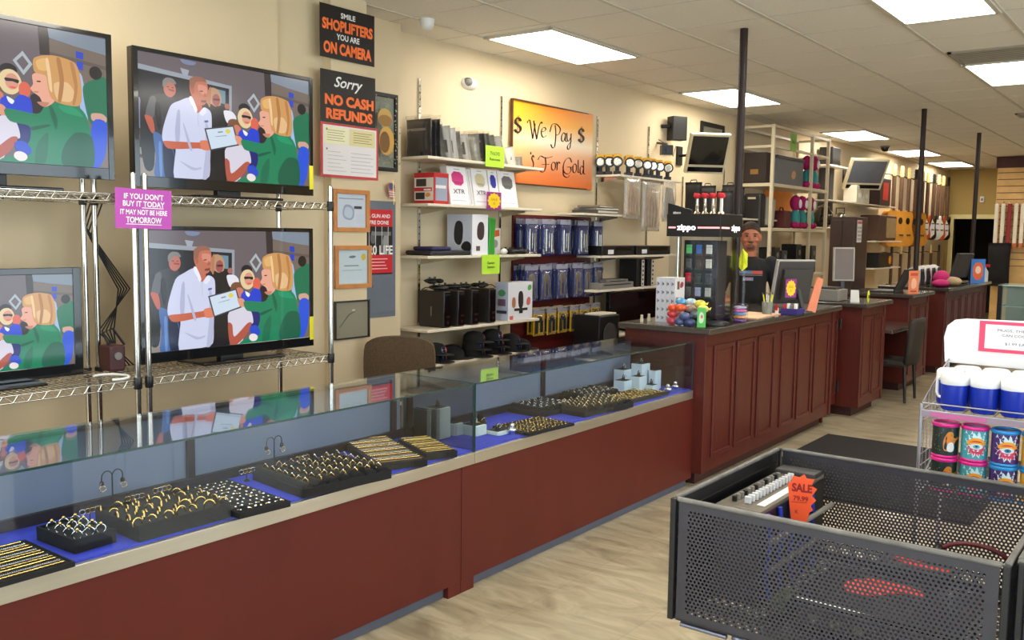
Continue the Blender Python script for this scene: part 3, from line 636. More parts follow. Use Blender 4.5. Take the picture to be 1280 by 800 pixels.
frame('oak framed certificate with gold seal, lower of the two oak frames beside the chrome post', -4.38, 3.915, 4.228, 1.285, 1.558, .028, M_OAK, [(c(200, 210, 216), rect(0, 0, 1, 1)), (c(216, 224, 228), rect(.03, .03, .97, .97)), (c(110, 120, 130), soft([(.33, .78), (.5, .84), (.64, .8), (.5, .74)])), (c(120, 130, 140), rect(.22, .52, .7, .55)), (c(224, 196, 64), oval(.86, .78, .08, .1)), (c(160, 170, 178), rect(.15, .4, .8, .415))])
frame('thin dark frame around plain beige paper, lowest on the pillar beside the chrome post', -4.38, 3.912, 4.212, .96, 1.207, .010, mat('black_thin_moulding', c(40, 36, 34), .3), [(c(158, 146, 120), rect(0, 0, 1, 1)), (c(96, 90, 76), [(.12, .3), (.15, .3), (.42, .62), (.6, .72), (.6, .74), (.4, .65)]), (c(214, 208, 196), oval(.56, .76, .05, .03))])
# framed medallion, grey panel, poster, little flag in the recess
frame('dark frame with speckled mat and gold medallions, half hidden behind the refunds sign', -4.64, 4.38, 4.735, 2.07, 2.605, .028, M_BLACK, [(c(150, 150, 132), rect(0, 0, 1, 1))]+[(c(random.randint(110, 190), random.randint(112, 188), random.randint(90, 160)), oval(random.random()*.96+.02, random.random()*.96+.02, .02, .012, 6)) for _ in range(260)]+[(c(196, 158, 84), oval(.45, .68, .22, .13)), (c(150, 110, 50), oval(.45, .64, .22, .08)), (c(206, 160, 70), oval(.5, .36, .24, .2)), (c(120, 80, 36), oval(.44, .34, .16, .15))])
t = thing('electrical_panel_cover', 'flat grey metal panel cover in the wall recess behind the red poster', 'panel', (-4.64, 4.56, 1.05))
b = MB(); b.rbox(-4.64, -4.625, 4.39, 4.716, 1.05, 1.862, .003); b.build('cover', mat('slate_grey_enamel', c(106, 114, 126), .45), t)
b = MB(); b.rbox(-4.626, -4.621, 4.42, 4.69, 1.08, 1.34, .002); b.cyl((-4.622, 4.49, 1.27), (-4.612, 4.49, 1.27), .012); b.build('latch_door', mat('slate_grey_enamel', c(106, 114, 126), .45), t)
t = thing('warning_poster', 'red black and white poster reading 10 20 LIFE on the grey panel', 'poster', (-4.62, 4.51, 1.35))
b = MB(); b.box(-4.6235, -4.6215, 4.34, 4.68, 1.352, 1.802); b.build('sheet', mat('poster_black', c(24, 22, 24), .4), t)
b = MB(); g = [(c(208, 34, 44), rect(0, .74, 1, 1)), (c(208, 34, 44), rect(0, .02, 1, .30)), (c(96, 96, 98), soft([(.35, .5), (.5, .46), (.55, .62), (.4, .7)])), (c(150, 150, 150), soft([(.7, .44), (.85, .42), (.9, .6), (.75, .64)])), (c(120, 120, 120), rect(.4, .60, .95, .66))]
for x in (.15, .32, .5, .68, .86): g.append((c(190, 190, 190), rect(x, .30, x+.018, .74)))
for i in range(4): g.append((c(240, 190, 190), rect(.3+.05*(i % 2), .08+i*.05, .85-.04*(i % 3), .095+i*.05)))
b.art((-4.6213, 4.34, 1.352), (0, .34, 0), (0, 0, .45), g, .0002); b.build('printing', ART, t)
b = MB(); X = -4.6195
b.text('USE A GUN AND', (X, 4.51, 1.745), (0, 1, 0), (0, 0, 1), .026, .29, bold=.02); b.text("YOU'RE DONE", (X, 4.51, 1.70), (0, 1, 0), (0, 0, 1), .026, .26, bold=.02)
b.text('10 20 LIFE', (X, 4.52, 1.492), (0, 1, 0), (0, 0, 1), .062, .32, bold=.03); b.build('white_lettering', M_WH, t)
t = thing('small_flag', 'little american flag drooping beside the red poster', 'flag', (-4.6, 4.66, 1.86))
b = MB(); b.cyl((-4.60, 4.672, 1.84), (-4.60, 4.662, 2.01), .003); b.build('stick', M_GOLD, t)
b = MB(); pts = [(.1, 1), (.9, .9), (1, .45), (.75, 0), (.45, .02), (.15, .3), (0, .55)]
fl = [(c(190, 120, 124), soft(pts)), (c(70, 80, 112), soft([(.15, .97), (.85, .92), (.9, .62), (.5, .55), (.1, .62)]))]
for i in range(3): fl.append((c(222, 214, 212), [(.1+.06*i, .48-.14*i), (.95-.05*i, .44-.12*i), (.95-.05*i, .39-.12*i), (.1+.06*i, .42-.14*i)]))
b.m = 0; b.c = c(190, 120, 124)
b.prism([(-4.60, 4.612+.075*a, 1.875+.12*z) for a, z in soft(pts)], (-.006, 0, 0)); b.art((-4.5995, 4.612, 1.875), (0, .075, 0), (0, 0, .12), fl, .0004); b.build('cloth', ART, t)
# purple sale sign clipped to the chrome posts
t = thing('sale_sign', 'purple sign reading IF YOU DON\'T BUY IT TODAY, clipped to the chrome posts', 'sign', (-3.775, 2.27, 1.65))
b = MB(); b.X = Matrix.Translation((-3.775, 2.270, 1.735)) @ Matrix.Rotation(-.02, 4, 'X')
b.box(-.002, 0, -.135, .135, -.087, .087); b.build('board', mat('magenta_purple_card', c(176, 66, 168), .45), t)
b = MB(); b.X = Matrix.Translation((-3.775, 2.270, 1.735)) @ Matrix.Rotation(-.02, 4, 'X')
for s, z, wd, sz in (("IF YOU DON'T", .042, .19, .024), ('BUY IT TODAY', .010, .20, .024), ('IT MAY NOT BE HERE', -.026, .225, .022), ('TOMORROW', -.062, .17, .026)): b.text(s, (.0002, 0, z), (0, 1, 0), (0, 0, 1), sz, wd, bold=.02)
b.box(.0002, .0006, -.01, .095, .003, .006); b.box(.0002, .0006, -.085, .085, -.070, -.067)
b.build('white_lettering', M_WH, t)

# ================================================================ LONG WALL: SHELVES AND GOODS
def WX(y): return -4.80+.3*(y-4.78)/16.22
def standard(y, z0, z1, lb):
    x = WX(y); t = thing('shelf_standard', lb, 'shelf rail', (x, y, z0))
    b = MB(); b.box(x, x+.012, y-.012, y+.012, z0, z1); b.build('slotted_rail', M_CHROME, t)
    b = MB(); z = z0+.03
    while z < z1-.03:
        if z > 1.2: b.box(x+.0121, x+.0126, y-.006, y-.001, z, z+.012); b.box(x+.0121, x+.0126, y+.001, y+.006, z, z+.012)
        z += .05
    s_ = b.build('slot', M_BLACK, t); s_['kind'] = 'stuff'
def wshelf(lb, y0, y1, z, xf=-4.45, bys=()):
    t = thing('wall_shelf', lb, 'shelf', (xf, (y0+y1)/2, z-.02))
    b = MB(); b.rbox(WX(y1)+.014, xf, y0, y1, z-.02, z, .003); b.build('board', M_SHELF, t)
    for by in bys:
        b = MB(); x = WX(by)+.013; b.prism([(x, by, z-.021), (xf-.06, by, z-.021), (xf-.06, by, z-.035), (x, by, z-.075)], (0, .004, 0)); b.build('bracket', M_CHROME, t)
    return t
standard(5.13, .3, 2.79, 'chrome shelf rail rising behind the black bagged goods, nearest rail')
standard(6.10, .3, 2.78, 'thin shelf rail just left of the orange gold sign')
standard(7.56, .3, 2.77, 'chrome shelf rail just right of the orange gold sign')
standard(8.53, .3, 2.77, 'chrome shelf rail behind the yellow cordless tools')
S1 = (5.13, 6.10); S2 = (7.56, 8.53)
wshelf('almond shelf with black and white bagged goods, topmost beside the gold sign', 4.86, 6.28, 2.19, bys=S1)
wshelf('almond shelf with white console boxes, second from top in the nearest bay', 4.86, 6.26, 1.855, bys=S1)
wshelf('almond shelf with white box and green case, third in the nearest bay', 4.86, 6.26, 1.48, bys=S1)
wshelf('almond shelf with four black consoles, fourth in the nearest bay', 4.86, 6.25, .945, bys=S1)
wshelf('almond shelf with stacked black caps, lowest in the nearest bay', 4.86, 6.25, .685, bys=S1)
wshelf('almond shelf carrying the yellow cordless tools', 7.5, 8.75, 2.215, bys=S2)
wshelf('short almond shelf with a stack of papers above the slatwall', 6.87, 7.72, 1.84, xf=-4.44, bys=(7.56,))
wshelf('almond shelf with two flat black players', 7.2, 8.75, 1.455, bys=S2)
wshelf('almond shelf with upright black and white books', 7.14, 8.75, 1.14, bys=S2)
wshelf('small low shelf behind the tall counter', 7.25, 8.6, .70, bys=S2)

# gold sign
gs = bpy.data.materials.new('gold_gradient_print'); gs.use_nodes = True; nt = gs.node_tree; p = P(nt); N = nt.nodes.new; L = nt.links.new
tc = N('ShaderNodeTexCoord'); sx = N('ShaderNodeSeparateXYZ'); L(tc.outputs['Object'], sx.inputs[0])
mr = N('ShaderNodeMapRange'); mr.inputs[1].default_value = 0; mr.inputs[2].default_value = .705; L(sx.outputs[2], mr.inputs[0])
cr = N('ShaderNodeValToRGB'); L(mr.outputs[0], cr.inputs[0]); e = cr.color_ramp.elements
e[0].position = .0; e[0].color = c(224, 112, 44)+(1,); e[1].position = 1; e[1].color = c(230, 130, 24)+(1,)
for pos, col in ((.16, c(226, 128, 74)), (.42, c(232, 178, 140)), (.56, c(240, 226, 200)), (.78, c(236, 170, 80))): k = e.new(pos); k.color = col+(1,)
m3 = N('ShaderNodeMix'); m3.data_type = 'RGBA'; r3 = N('ShaderNodeMapRange'); r3.inputs[1].default_value = -.62; r3.inputs[2].default_value = -.1; r3.inputs[3].default_value = .75; r3.inputs[4].default_value = 0
L(sx.outputs[1], r3.inputs[0]); mm = N('ShaderNodeMath'); mm.operation = 'MULTIPLY'; L(r3.outputs[0], mm.inputs[0]); L(mr.outputs[0], mm.inputs[1])
L(mm.outputs[0], m3.inputs[0]); L(cr.outputs[0], m3.inputs[6]); m3.inputs[7].default_value = c(246, 196, 30)+(1,); L(m3.outputs[2], p.inputs['Base Color']); p.inputs['Roughness'].default_value = .3
t = thing('gold_buying_sign', 'orange and gold gradient sign reading We Pay For Gold in script', 'sign', (-4.755, 6.83, 2.068))
b = MB(); b.prism([(WX(6.2)+.022, 6.2, 2.068), (WX(7.45)+.022, 7.45, 2.068), (WX(7.45)+.022, 7.45, 2.775), (WX(6.2)+.022, 6.2, 2.775)], (.006, 0, 0)); b.build('board', gs, t)
b = MB(); xx = WX(6.83)+.026
for q in ((6.2, 6.212, 2.068, 2.775), (7.44, 7.452, 2.068, 2.775), (6.212, 7.44, 2.068, 2.078), (6.212, 7.44, 2.767, 2.777)):
    b.box(xx-.014, xx+.012, *q)
b.build('edge_trim', mat('dark_brown_trim', c(84, 50, 26), .4), t)
GL = {'W': [[(-.1,.82),(-.02,.96),(.1,.97),(.2,.6),(.34,0)],[(.34,0),(.52,.85)],[(.40,1.0),(.5,.6),(.66,0)],[(.66,0),(.82,.7),(1.0,1.0),(1.08,.92)]],
 'e': [[(0,.5),(.5,.6),(.85,.8),(.6,1.0),(.2,.8),(.1,.35),(.4,.02),(1,.25)]],
 'P': [[(.42,.95),(.5,.5),(.42,-.15),(.2,-.3),(.0,-.12)],[(-.1,.55),(.1,.95),(.55,1.02),(.95,.8),(.8,.5),(.5,.42)]],
 'a': [[(.8,.85),(.45,1.0),(.1,.6),(.15,.1),(.5,.1),(.8,.75)],[(.82,.95),(.8,.2),(1.1,.1)]],
 'y': [[(.0,1.0),(.1,.4),(.4,.3),(.75,.65)],[(.85,1.0),(.8,.3),(.6,-.35),(.25,-.45),(.2,-.15),(.95,.35)]],
 's': [[(.1,1.2),(.2,1.05)],[(1,.85),(.7,1.0),(.45,.75),(.9,.4),(.75,.05),(.3,.1)]],
 'F': [[(-.1,.72),(.1,.98),(.45,.9),(.8,.95),(1.1,1.05)],[(.5,.92),(.55,.4),(.4,.0),(.15,-.02),(.05,.18)],[(.25,.45),(.85,.52)]],
 'o': [[(.5,1.0),(.12,.75),(.15,.15),(.5,0),(.88,.3),(.85,.85),(.5,1.0)]],
 'r': [[(.1,1.0),(.25,.5),(.22,0)],[(.25,.55),(.55,1.0),(.95,.85)]],
 'G': [[(.9,.75),(.7,1.0),(.3,.9),(.02,.5),(.1,.1),(.5,-.02),(.85,.2),(.8,.42)],[(.45,.42),(1.1,.45)],[(.02,.5),(.05,-.1),(.45,-.25),(.7,-.1)]],
 'l': [[(.4,1.0),(.5,.4),(.5,.1),(1.0,.1)]],
 'd': [[(.6,.5),(.3,.58),(.05,.35),(.15,.03),(.45,.05),(.65,.4)],[(.62,1.0),(.68,.3),(.7,.06),(1.0,.05)]],
 'D': [[(.85,.78),(.6,.93),(.25,.85),(.2,.62),(.5,.5),(.82,.36),(.78,.12),(.4,.04),(.12,.2)],[(.44,1.08),(.40,-.08)],[(.6,1.08),(.56,-.08)]]}
GP = (('D',6.244,6.353,2.496,2.631),('W',6.448,6.628,2.468,2.622),('e',6.625,6.713,2.492,2.581),('P',6.776,6.925,2.461,2.623),('a',6.932,7.019,2.480,2.561),('y',7.022,7.103,2.465,2.564),('D',7.199,7.311,2.499,2.632),
 ('s',6.478,6.531,2.215,2.327),('F',6.608,6.789,2.196,2.331),('o',6.787,6.861,2.217,2.289),('r',6.865,6.927,2.221,2.295),('G',6.973,7.122,2.200,2.342),('o',7.122,7.194,2.214,2.296),('l',7.196,7.236,2.211,2.335),('d',7.242,7.337,2.208,2.338))
def catm(pts, n=6):
    if len(pts) < 3: return pts
    P_ = [pts[0]]+pts+[pts[-1]]; out = []
    for i in range(1, len(P_)-2):
        for k in range(n):
            t_ = k/n; q = []
            for a in (0, 1): p0, p1, p2, p3 = (P_[i+o][a] for o in (-1, 0, 1, 2)); q.append(.5*(2*p1+(p2-p0)*t_+(2*p0-5*p1+4*p2-p3)*t_**2+(3*p1-p0-3*p2+p3)*t_**3))
            out.append(tuple(q))
    return out+[pts[-1]]
for i, (g, ya, yb, za, zb) in enumerate(GP):
    b = MB()
    for si, s_ in enumerate(GL[g]):
        q = [(ya+(yb-ya)*u, za+(zb-za)*v) for u, v in catm(s_)]; thin = g == 'D' and si > 0
        ny, nz = (.0035, .002) if thin else (.0085, .0035) if g == 'D' else (.0085, .0032)
        if g == 'D' and si == 0: ny, nz = .018, .006
        X0 = xx+.0075+.0001*i
        for k in range(len(q)-1):
            (a0, c0), (a1, c1) = q[k], q[k+1]
            pts = [(a0-ny, c0-nz), (a0+ny, c0+nz), (a1+ny, c1+nz), (a1-ny, c1-nz)]
            b.add([(WX(y)+.0292, y, z) for y, z in pts]+[(WX(y)+.0292+.0002*(si+1), y, z) for y, z in pts], [(0, 1, 2, 3), (4, 5, 6, 7), (7, 6, 5, 4), (0, 1, 5, 4), (2, 3, 7, 6)])
            b.prism([(WX(a0)+.0293, a0+ny*math.cos(m_*PI/3)*.45, c0+ny*math.sin(m_*PI/3)*.45) for m_ in range(6)], (.0003, 0, 0))
    b.build('script_letter', mat('dark_brown_ink', c(48, 22, 10), .5), t)

# generic soft bag / pack: lens-shaped sheet standing on z0
def soft_pack(b, cx, cy, z0, w, h, th, face='y', lean=0, seed=0, n=9, wr=.006):
    rnd = random.Random(seed); vs = []; fs = []
    for side in (-1, 1):
        for j in range(n+1):
            for i in range(n+1):
                u, v = i/n, j/n; edge = min(u, 1-u, v, 1-v)
                t_ = th/2*min(1, edge*5)**.6 if edge > 0 else .0006
                t_ += (rnd.random()-.5)*wr*(edge > 0)
                a = (u-.5)*w*(1-.05*math.sin(PI*v)); o_ = side*max(t_, .0006); ln = lean*v
                if face == 'y': vs.append((cx+a, cy+o_+ln, z0+v*h))
                else: vs.append((cx+o_+ln, cy+a, z0+v*h))
    k = (n+1)**2
    for s_ in (0, 1):
        for j in range(n):
            for i in range(n):
                q = [s_*k+j*(n+1)+i, s_*k+j*(n+1)+i+1, s_*k+(j+1)*(n+1)+i+1, s_*k+(j+1)*(n+1)+i]
                fs.append(q if s_ == (0 if face == 'y' else 1) else q[::-1])
    rim = [i for i in range(n+1)]+[(n+1)*j+n for j in range(1, n+1)]+[(n+1)*n+i for i in range(n-1, -1, -1)]+[(n+1)*j for j in range(n-1, 0, -1)]
    for a in range(len(rim)): q = rim[a], rim[(a+1) % len(rim)]; fs.append((q[0], q[1], k+q[1], k+q[0]))
    return b.add(vs, fs, True)
M_BAGW = glass('glossy_clear_film', (.97, .97, .97), 1.6, .10, haze=(.8, .78, .76), hz=.02)
M_DKNAVY = mat('dark_navy_nylon', c(26, 26, 36), .5, var=.2, scale=20); M_SILV = mat('silver_grey_foam', c(158, 156, 148), .5, var=.3, scale=18)
tops = [(4.95, 'dark', .30, .0, .045, 'black bagged controller case at the left end of the top shelf'), (5.00, 'dark', .285, .0, .045, 'black bagged case, second from the left on the top shelf'), (5.055, 'dark', .305, -.01, .045, 'black bagged case directly in front of the chrome rail on the top shelf'),
        (5.12, 'clear', .27, -.06, .05, 'grey bagged pack leaning against the black cases on the top shelf'), (5.20, 'white', .27, -.05, .03, 'white packet leaning beside the first grey bagged pack'),
        (5.26, 'white', .26, -.05, .03, 'white packet with a grey window on the top shelf'), (5.31, 'clear', .24, -.05, .035, 'narrow grey packet between the white packets on the top shelf'), (5.41, 'white', .23, -.06, .04, 'wide white packet in the middle of the top shelf'),
        (5.52, 'clear', .235, -.04, .05, 'dark-topped clear bag left of the upper lime price sign'), (5.60, 'dark', .25, -.05, .04, 'black bagged item behind the upper lime price sign'), (5.68, 'clear', .255, -.08, .04, 'striped grey clear bag right behind the upper lime price sign'),
        (5.76, 'clear', .25, -.10, .04, 'clear bag with curved grey contents right of the upper lime sign'), (5.87, 'white', .25, -.12, .035, 'white packet leaning in front of the gold sign edge'), (5.98, 'white', .18, -.06, .03, 'low white packet near the right end of the top shelf'), (6.06, 'clear', .11, -.02, .04, 'small grey bag at the right end of the top shelf')]
for i, (y, k, h, ln, th, lb) in enumerate(tops):
    t = thing('bagged_pack', lb, 'packet', (-4.62, y, 2.19))
    w = .26; cx = -4.625
    inner = {'dark': M_DKNAVY, 'clear': M_SILV, 'white': M_WHITE}[k]
    b = MB(); soft_pack(b, cx, y, 2.192, w-.02, h-.03, th, lean=ln*.9, seed=i, wr=.012 if k != 'white' else .002); b.build('contents', inner, t)
    if k != 'white':
        b = MB(); soft_pack(b, cx, y, 2.191, w, h, th+.02, lean=ln, seed=i+50, wr=.012); b.build('clear_wrapper', M_BAGW, t)
        if k == 'dark': b = MB(); b.box(cx-.09, cx+.09, y-th/2-.004+ln*.6, y-th/2-.002+ln*.6, 2.19+h*.62, 2.19+h*.68); b.build('label_strip', M_GREY, t)
    else:
        b = MB(); b.prism([(cx+.02, y-th/2-.003+ln*.2, 2.24), (cx+.09, y-th/2-.003+ln*.2, 2.24), (cx+.09, y-th/2-.003+ln*.55, 2.33), (cx+.02, y-th/2-.003+ln*.55, 2.33)], (0, -.001, 0)); b.build('printed_label', M_GREY, t)

# price signs on shelf fronts
M_LIME = mat('fluorescent_lime_card', c(186, 232, 58), .6); M_INK = mat('dark_ink', c(40, 50, 30), .6)
def price_card(lb, x, y0, y1, z0, z1, lines, m=M_LIME):
    t = thing('price_sign', lb, 'price sign', (x, (y0+y1)/2, z0)); b = MB(); b.box(x-.002, x, y0, y1, z0, z1); b.build('card', m, t)
    b = MB()
    for s, z, sz, wd in lines: b.text(s, (x+.0002, (y0+y1)/2, z), (0, 1, 0), (0, 0, 1), sz, wd, bold=.02)
    b.build('lettering', M_INK, t); return t
price_card('lime green price sign hanging from the topmost shelf', -4.436, 5.49, 5.72, 2.155, 2.315, (('TV & DVD', 2.245, .028, .12), ('Remotes', 2.205, .02, .13)))
price_card('lime green price sign hanging from the shelf above the black consoles', -4.436, 5.46, 5.68, 1.335, 1.483, (('Gaming', 1.41, .022, .09), ('System', 1.38, .02, .09)))
def burst_sign(lb, loc, w, h, rz, n=12, tilt=0):
    t = thing('starburst_sign', lb, 'price sign', loc, rz)
    o = Vector(loc); Mx = Matrix.Translation(o)
    b = MB(); b.X = Mx; b.box(-.0015, 0, -w/2, w/2, 0, h); b.build('purple_card', mat('purple_card', c(150, 40, 130), .5), t)
    b = MB(); b.X = Mx; pts = []
    for i in range(n*2): r = (.46 if i % 2 == 0 else .39); a = PI*i/n; pts.append((.0004, math.cos(a)*r*w, h/2+math.sin(a)*r*h))
    b.add(pts+[(0.0012, y, z) for _, y, z in pts], [[len(pts)+i for i in range(len(pts))]]+[(i, (i+1) % len(pts), len(pts)+(i+1) % len(pts), len(pts)+i) for i in range(len(pts))]); b.build('yellow_burst', mat('sun_yellow_card', c(242, 204, 20), .5), t)
    b = MB(); b.X = Mx; b.text('SALE', (.0013, 0, h*.52), (0, 1, 0), (0, 0, 1), h*.14, w*.42, bold=.02); b.text('$', (.0013, 0, h*.3), (0, 1, 0), (0, 0, 1), h*.14, w*.1); b.build('lettering', mat('ochre_ink', c(190, 140, 20), .5), t)
    return t
burst_sign('purple card with yellow starburst on the edge of the white box shelf', (-4.436, 5.60, 1.83), .18, .135, 0)
burst_sign('small purple card with yellow starburst on the shelf of upright books', (-4.436, 8.38, 1.0), .19, .15, 0)

# second row boxes
def carton(name, lb, cat, x0, x1, y0, y1, z0, z1, m, arts_x=None, arts_y=None, lean=0, group=None, rz=0):
    t = thing(name, lb, cat, ((x0+x1)/2, (y0+y1)/2, z0), rz, group)
    b = MB(); b.rbox(x0, x1, y0, y1, z0, z1, .003)
    sh = lambda v: Vector((v.x-lean*(v.z-z0)/(z1-z0), v.y, v.z))
    b.v = [sh(v) for v in b.v]; b.build('carton', m, t)
    if arts_x: b = MB(); b.art((x1+.0003, y0, z0), (0, y1-y0, 0), (-lean, 0, z1-z0), arts_x, .0003); b.build('front_print', ART, t)
    if arts_y: b = MB(); b.art((x0, y0-.0003, z0), (x1-x0, 0, 0), (-lean, 0, z1-z0), arts_y, .0003); b.build('side_print', ART, t)
    return t
RED = c(196, 40, 44)
pr_ = [(c(222, 214, 206), rect(.03, .1, .97, .84)), (c(60, 54, 50), rect(.12, .56, .62, .8)), (RED, rect(.04, .4, .9, .52)), (c(230, 226, 224), rect(.5, .42, .85, .48)), (c(46, 42, 44), rect(.1, .14, .55, .36)), (c(226, 140, 50), soft([(.6, .2), (.85, .24), (.8, .36), (.6, .34)]))]
carton('red_boxed_kit', 'red and white boxed kit with dark pictures, left on the second shelf', 'box', -4.69, -4.49, 4.97, 5.13, 1.857, 2.08, mat('red_box_card', RED, .4), arts_x=[(c(150, 160, 180), rect(.1, .1, .9, .85)), (c(230, 226, 220), rect(.1, .5, .8, .6))], arts_y=pr_)
for i, (y0, y1, col, lb) in enumerate(((5.15, 5.37, c(214, 50, 130), 'white XTR box with a pink device on it, second shelf'), (5.39, 5.41, None, ''), (5.43, 5.62, c(210, 202, 164), 'white XTR box with a cream device on it, behind the purple burst card'), (5.63, 5.745, c(36, 50, 170), 'white box with a blue device, second shelf'), (5.755, 5.98, c(110, 108, 108), 'white box with a grey device, rightmost on the second shelf'))):
    if col is None:
        carton('thin_white_box', 'thin white box edge wedged between the pink and cream device boxes', 'box', -4.55, -4.485, 5.375, 5.42, 1.857, 2.13, M_WHITE, arts_x=[(c(150, 148, 160), rect(.3, .03, .42, .97)), (c(170, 168, 176), rect(.6, .03, .68, .97))], lean=.05); continue
    w = y1-y0
    a = [(c(238, 236, 240), rect(.02, .02, .98, .98)), (col, soft([(.2, .52), (.8, .5), (.82, .86), (.2, .88)], 1)), (tuple(x*.7 for x in col), soft([(.28, .56), (.74, .54), (.75, .6), (.28, .62)], 1)), (c(190, 190, 196), rect(.1, .1, .85, .12)), (c(180, 178, 186), rect(.35, .92, .65, .945))]
    t = carton('device_box', lb, 'box', -4.55, -4.485, y0, y1, 1.857, 2.14, M_WHITE, arts_x=a, lean=.05)
    if i in (0, 2): b = MB(); b.text('XTR', (-4.482-.016, (y0+y1)/2, 1.94), (0, 1, 0), (-.17, 0, 1), .035, w*.6, bold=.01); b.build('lettering', M_DGREY, t)
# third row
t = thing('laptop_bag', 'flat dark purple-trimmed case lying on the third shelf', 'case', (-4.6, 5.15, 1.48)); b = MB(); b.rbox(-4.74, -4.48, 4.93, 5.40, 1.482, 1.515, .012); b.build('case_body', M_DKNAVY, t)
b = MB(); b.rbox(-4.70, -4.50, 4.97, 5.18, 1.515, 1.545, .012); b.build('pouch', mat('dark_violet_nylon', c(44, 38, 82), .5), t)
xb = [(c(232, 232, 238), rect(0, 0, 1, 1)), (c(60, 44, 44), soft([(.3, .38), (.75, .36), (.78, .78), (.5, .84), (.3, .72)])), (c(90, 70, 66), rect(.25, .1, .5, .22))]
yb_ = [(c(206, 212, 230), rect(0, 0, 1, 1)), (c(30, 30, 34), soft([(.25, .3), (.6, .2), (.66, .75), (.5, .86), (.3, .8)])), (c(24, 24, 28), soft([(.5, .15), (.95, .05), (.98, .3), (.7, .36)]))]
carton('console_box', 'tall white box picturing a black console, on the third shelf', 'box', -4.72, -4.47, 5.38, 5.57, 1.482, 1.79, M_WHITE, arts_x=xb, arts_y=yb_)
t = thing('green_case', 'narrow bright green game case beside the tall white console box', 'game case', (-4.5, 5.63, 1.48)); b = MB()
b.prism([(-4.6, 5.59+.03*math.sin(PI*k/8)*0+ (0), 1.482+.29*k/8) for k in range(0)] or [(-4.6, 5.585, 1.482), (-4.6, 5.68, 1.482), (-4.6, 5.672, 1.6), (-4.6, 5.69, 1.765), (-4.6, 5.595, 1.775), (-4.6, 5.605, 1.62)], (.12, 0, 0)); b.build('case_shell', mat('vivid_green_plastic', c(50, 150, 50), .3, coat=.4), t, bevel=.01)
t = thing('small_blister_pack', 'small orange and white carded pack beside the green case', 'packet', (-4.6, 5.82, 1.48)); b = MB(); b.box(-4.605, -4.602, 5.76, 5.9, 1.482, 1.69); b.build('card', M_WHITE, t); b = MB(); b.art((-4.6015, 5.76, 1.482), (0, .14, 0), (0, 0, .208), [(c(232, 100, 40), [(.3, .65), (.9, .7), (.85, .95), (.4, .9)]), (c(150, 150, 156), oval(.5, .4, .25, .16))], .0003); b.build('print', ART, t)
def gamepad(lb, loc, rz, m=M_BLACK, group=None):
    t = thing('game_controller', lb, 'controller', (0, 0, 0), 0, group); b = MB()
    b.ell(0, 0, .03, .05, .075, .018); b.ell(.03, .06, .026, .04, .022, .018); b.ell(.03, -.06, .026, .04, .022, .018); b.build('shell', m, t)
    for y in (-.035, .04): b = MB(); b.cyl((0.005, y, .04), (.005, y, .058), .009); b.build('thumbstick', M_DGREY, t)
    b = MB(); b.tube([(-.05, 0, .03), (-.08, .02, .03), (-.09, .06, .012), (-.06, .09, .006), (-.02, .1, .006)], .003, 6); b.build('cable', M_BLACK, t)
    t.location = loc; t.rotation_euler = (0, 0, rz); base[t.name] = Vector(loc); return t
gp = gamepad('black game controller in the pile at the right of the third shelf', (-4.53, 5.93, 1.479), .6, group='controllers at the right end of the third shelf')
copy_tree(gp, (-4.56, 6.08, 1.479), 2.2); copy_tree(gp, (-4.62, 6.18, 1.479), 1.0); copy_tree(gp, (-4.66, 5.98, 1.479), -1.)
t = thing('white_webcam', 'small white round device in front of the controllers on the third shelf', 'gadget', (-4.48, 5.79, 1.48)); b = MB(); b.ell(-4.48, 5.79, 1.505, .025, .035, .024); b.build('body', mat('white_plastic', c(224, 222, 216), .35), t)
# fourth row consoles
for i, (y, lb) in enumerate(((5.06, 'black upright console nearest the left end of the fourth shelf'), (5.22, 'black upright console, second from the left on the fourth shelf'), (5.385, 'black upright console, third from the left on the fourth shelf'), (5.60, 'black upright console next to the white console box on the fourth shelf'))):
    t = thing('game_console', lb, 'console', (-4.6, y, .945)); b = MB(); b.rbox(-4.72, -4.47, y, y+.08, .947, 1.215, .008); b.build('body', mat('matte_black_brown', c(44, 38, 36), .45), t)
    b = MB(); b.rbox(-4.472, -4.466, y+.004, y+.076, .953, 1.209, .002); b.build('glossy_front', M_BLACKG, t)
    b = MB(); b.box(-4.4665, -4.4655, y+.03, y+.07, 1.02, 1.035); b.cyl((-4.466, y+.045, .985), (-4.4645, y+.045, .985), .012); b.build('chrome_trim', M_CHROME, t)
    b = MB(); b.box(-4.6, -4.59, y-.0006, y+.001, 1.03, 1.1); b.build('logo_strip', M_GREY, t)
    g = copy_tree(gp, (-4.58, y+.04, 1.212), 1.3+i, label='black game controller resting on top of the '+('first', 'second', 'third', 'fourth')[i]+' upright console from the left')
    if i == 0: g2 = copy_tree(gp, (-4.60, y+.01, 1.262), .2, label='black game controller topmost of the pair on the leftmost upright console')
    for gg in (g,): 
        if 'group' in gg: del gg['group']
if 'group' in g2: del g2['group']
xa = [(c(226, 226, 234), rect(0, 0, 1, 1)), (c(50, 40, 40), soft([(.42, .3), (.62, .3), (.62, .72), (.5, .78), (.4, .7)])), (c(44, 40, 44), rect(.25, .24, .8, .31)), (c(30, 28, 30), rect(.45, .17, .6, .25)), (c(184, 120, 84), soft([(.14, .34), (.3, .32), (.3, .6), (.16, .62)])), (c(206, 110, 104), soft([(.74, .36), (.92, .38), (.92, .6), (.76, .58)])), (c(90, 170, 90), soft([(.78, .76), (.95, .78), (.95, .92), (.8, .92)])), (c(220, 110, 90), rect(.06, .02, .2, .12))]
ya = [(c(190, 198, 220), rect(0, 0, 1, 1)), (c(80, 160, 100), oval(.5, .72, .3, .09)), (c(120, 90, 110), rect(.2, .38, .8, .56)), (c(60, 60, 80), rect(.1, .18, .9, .26))]
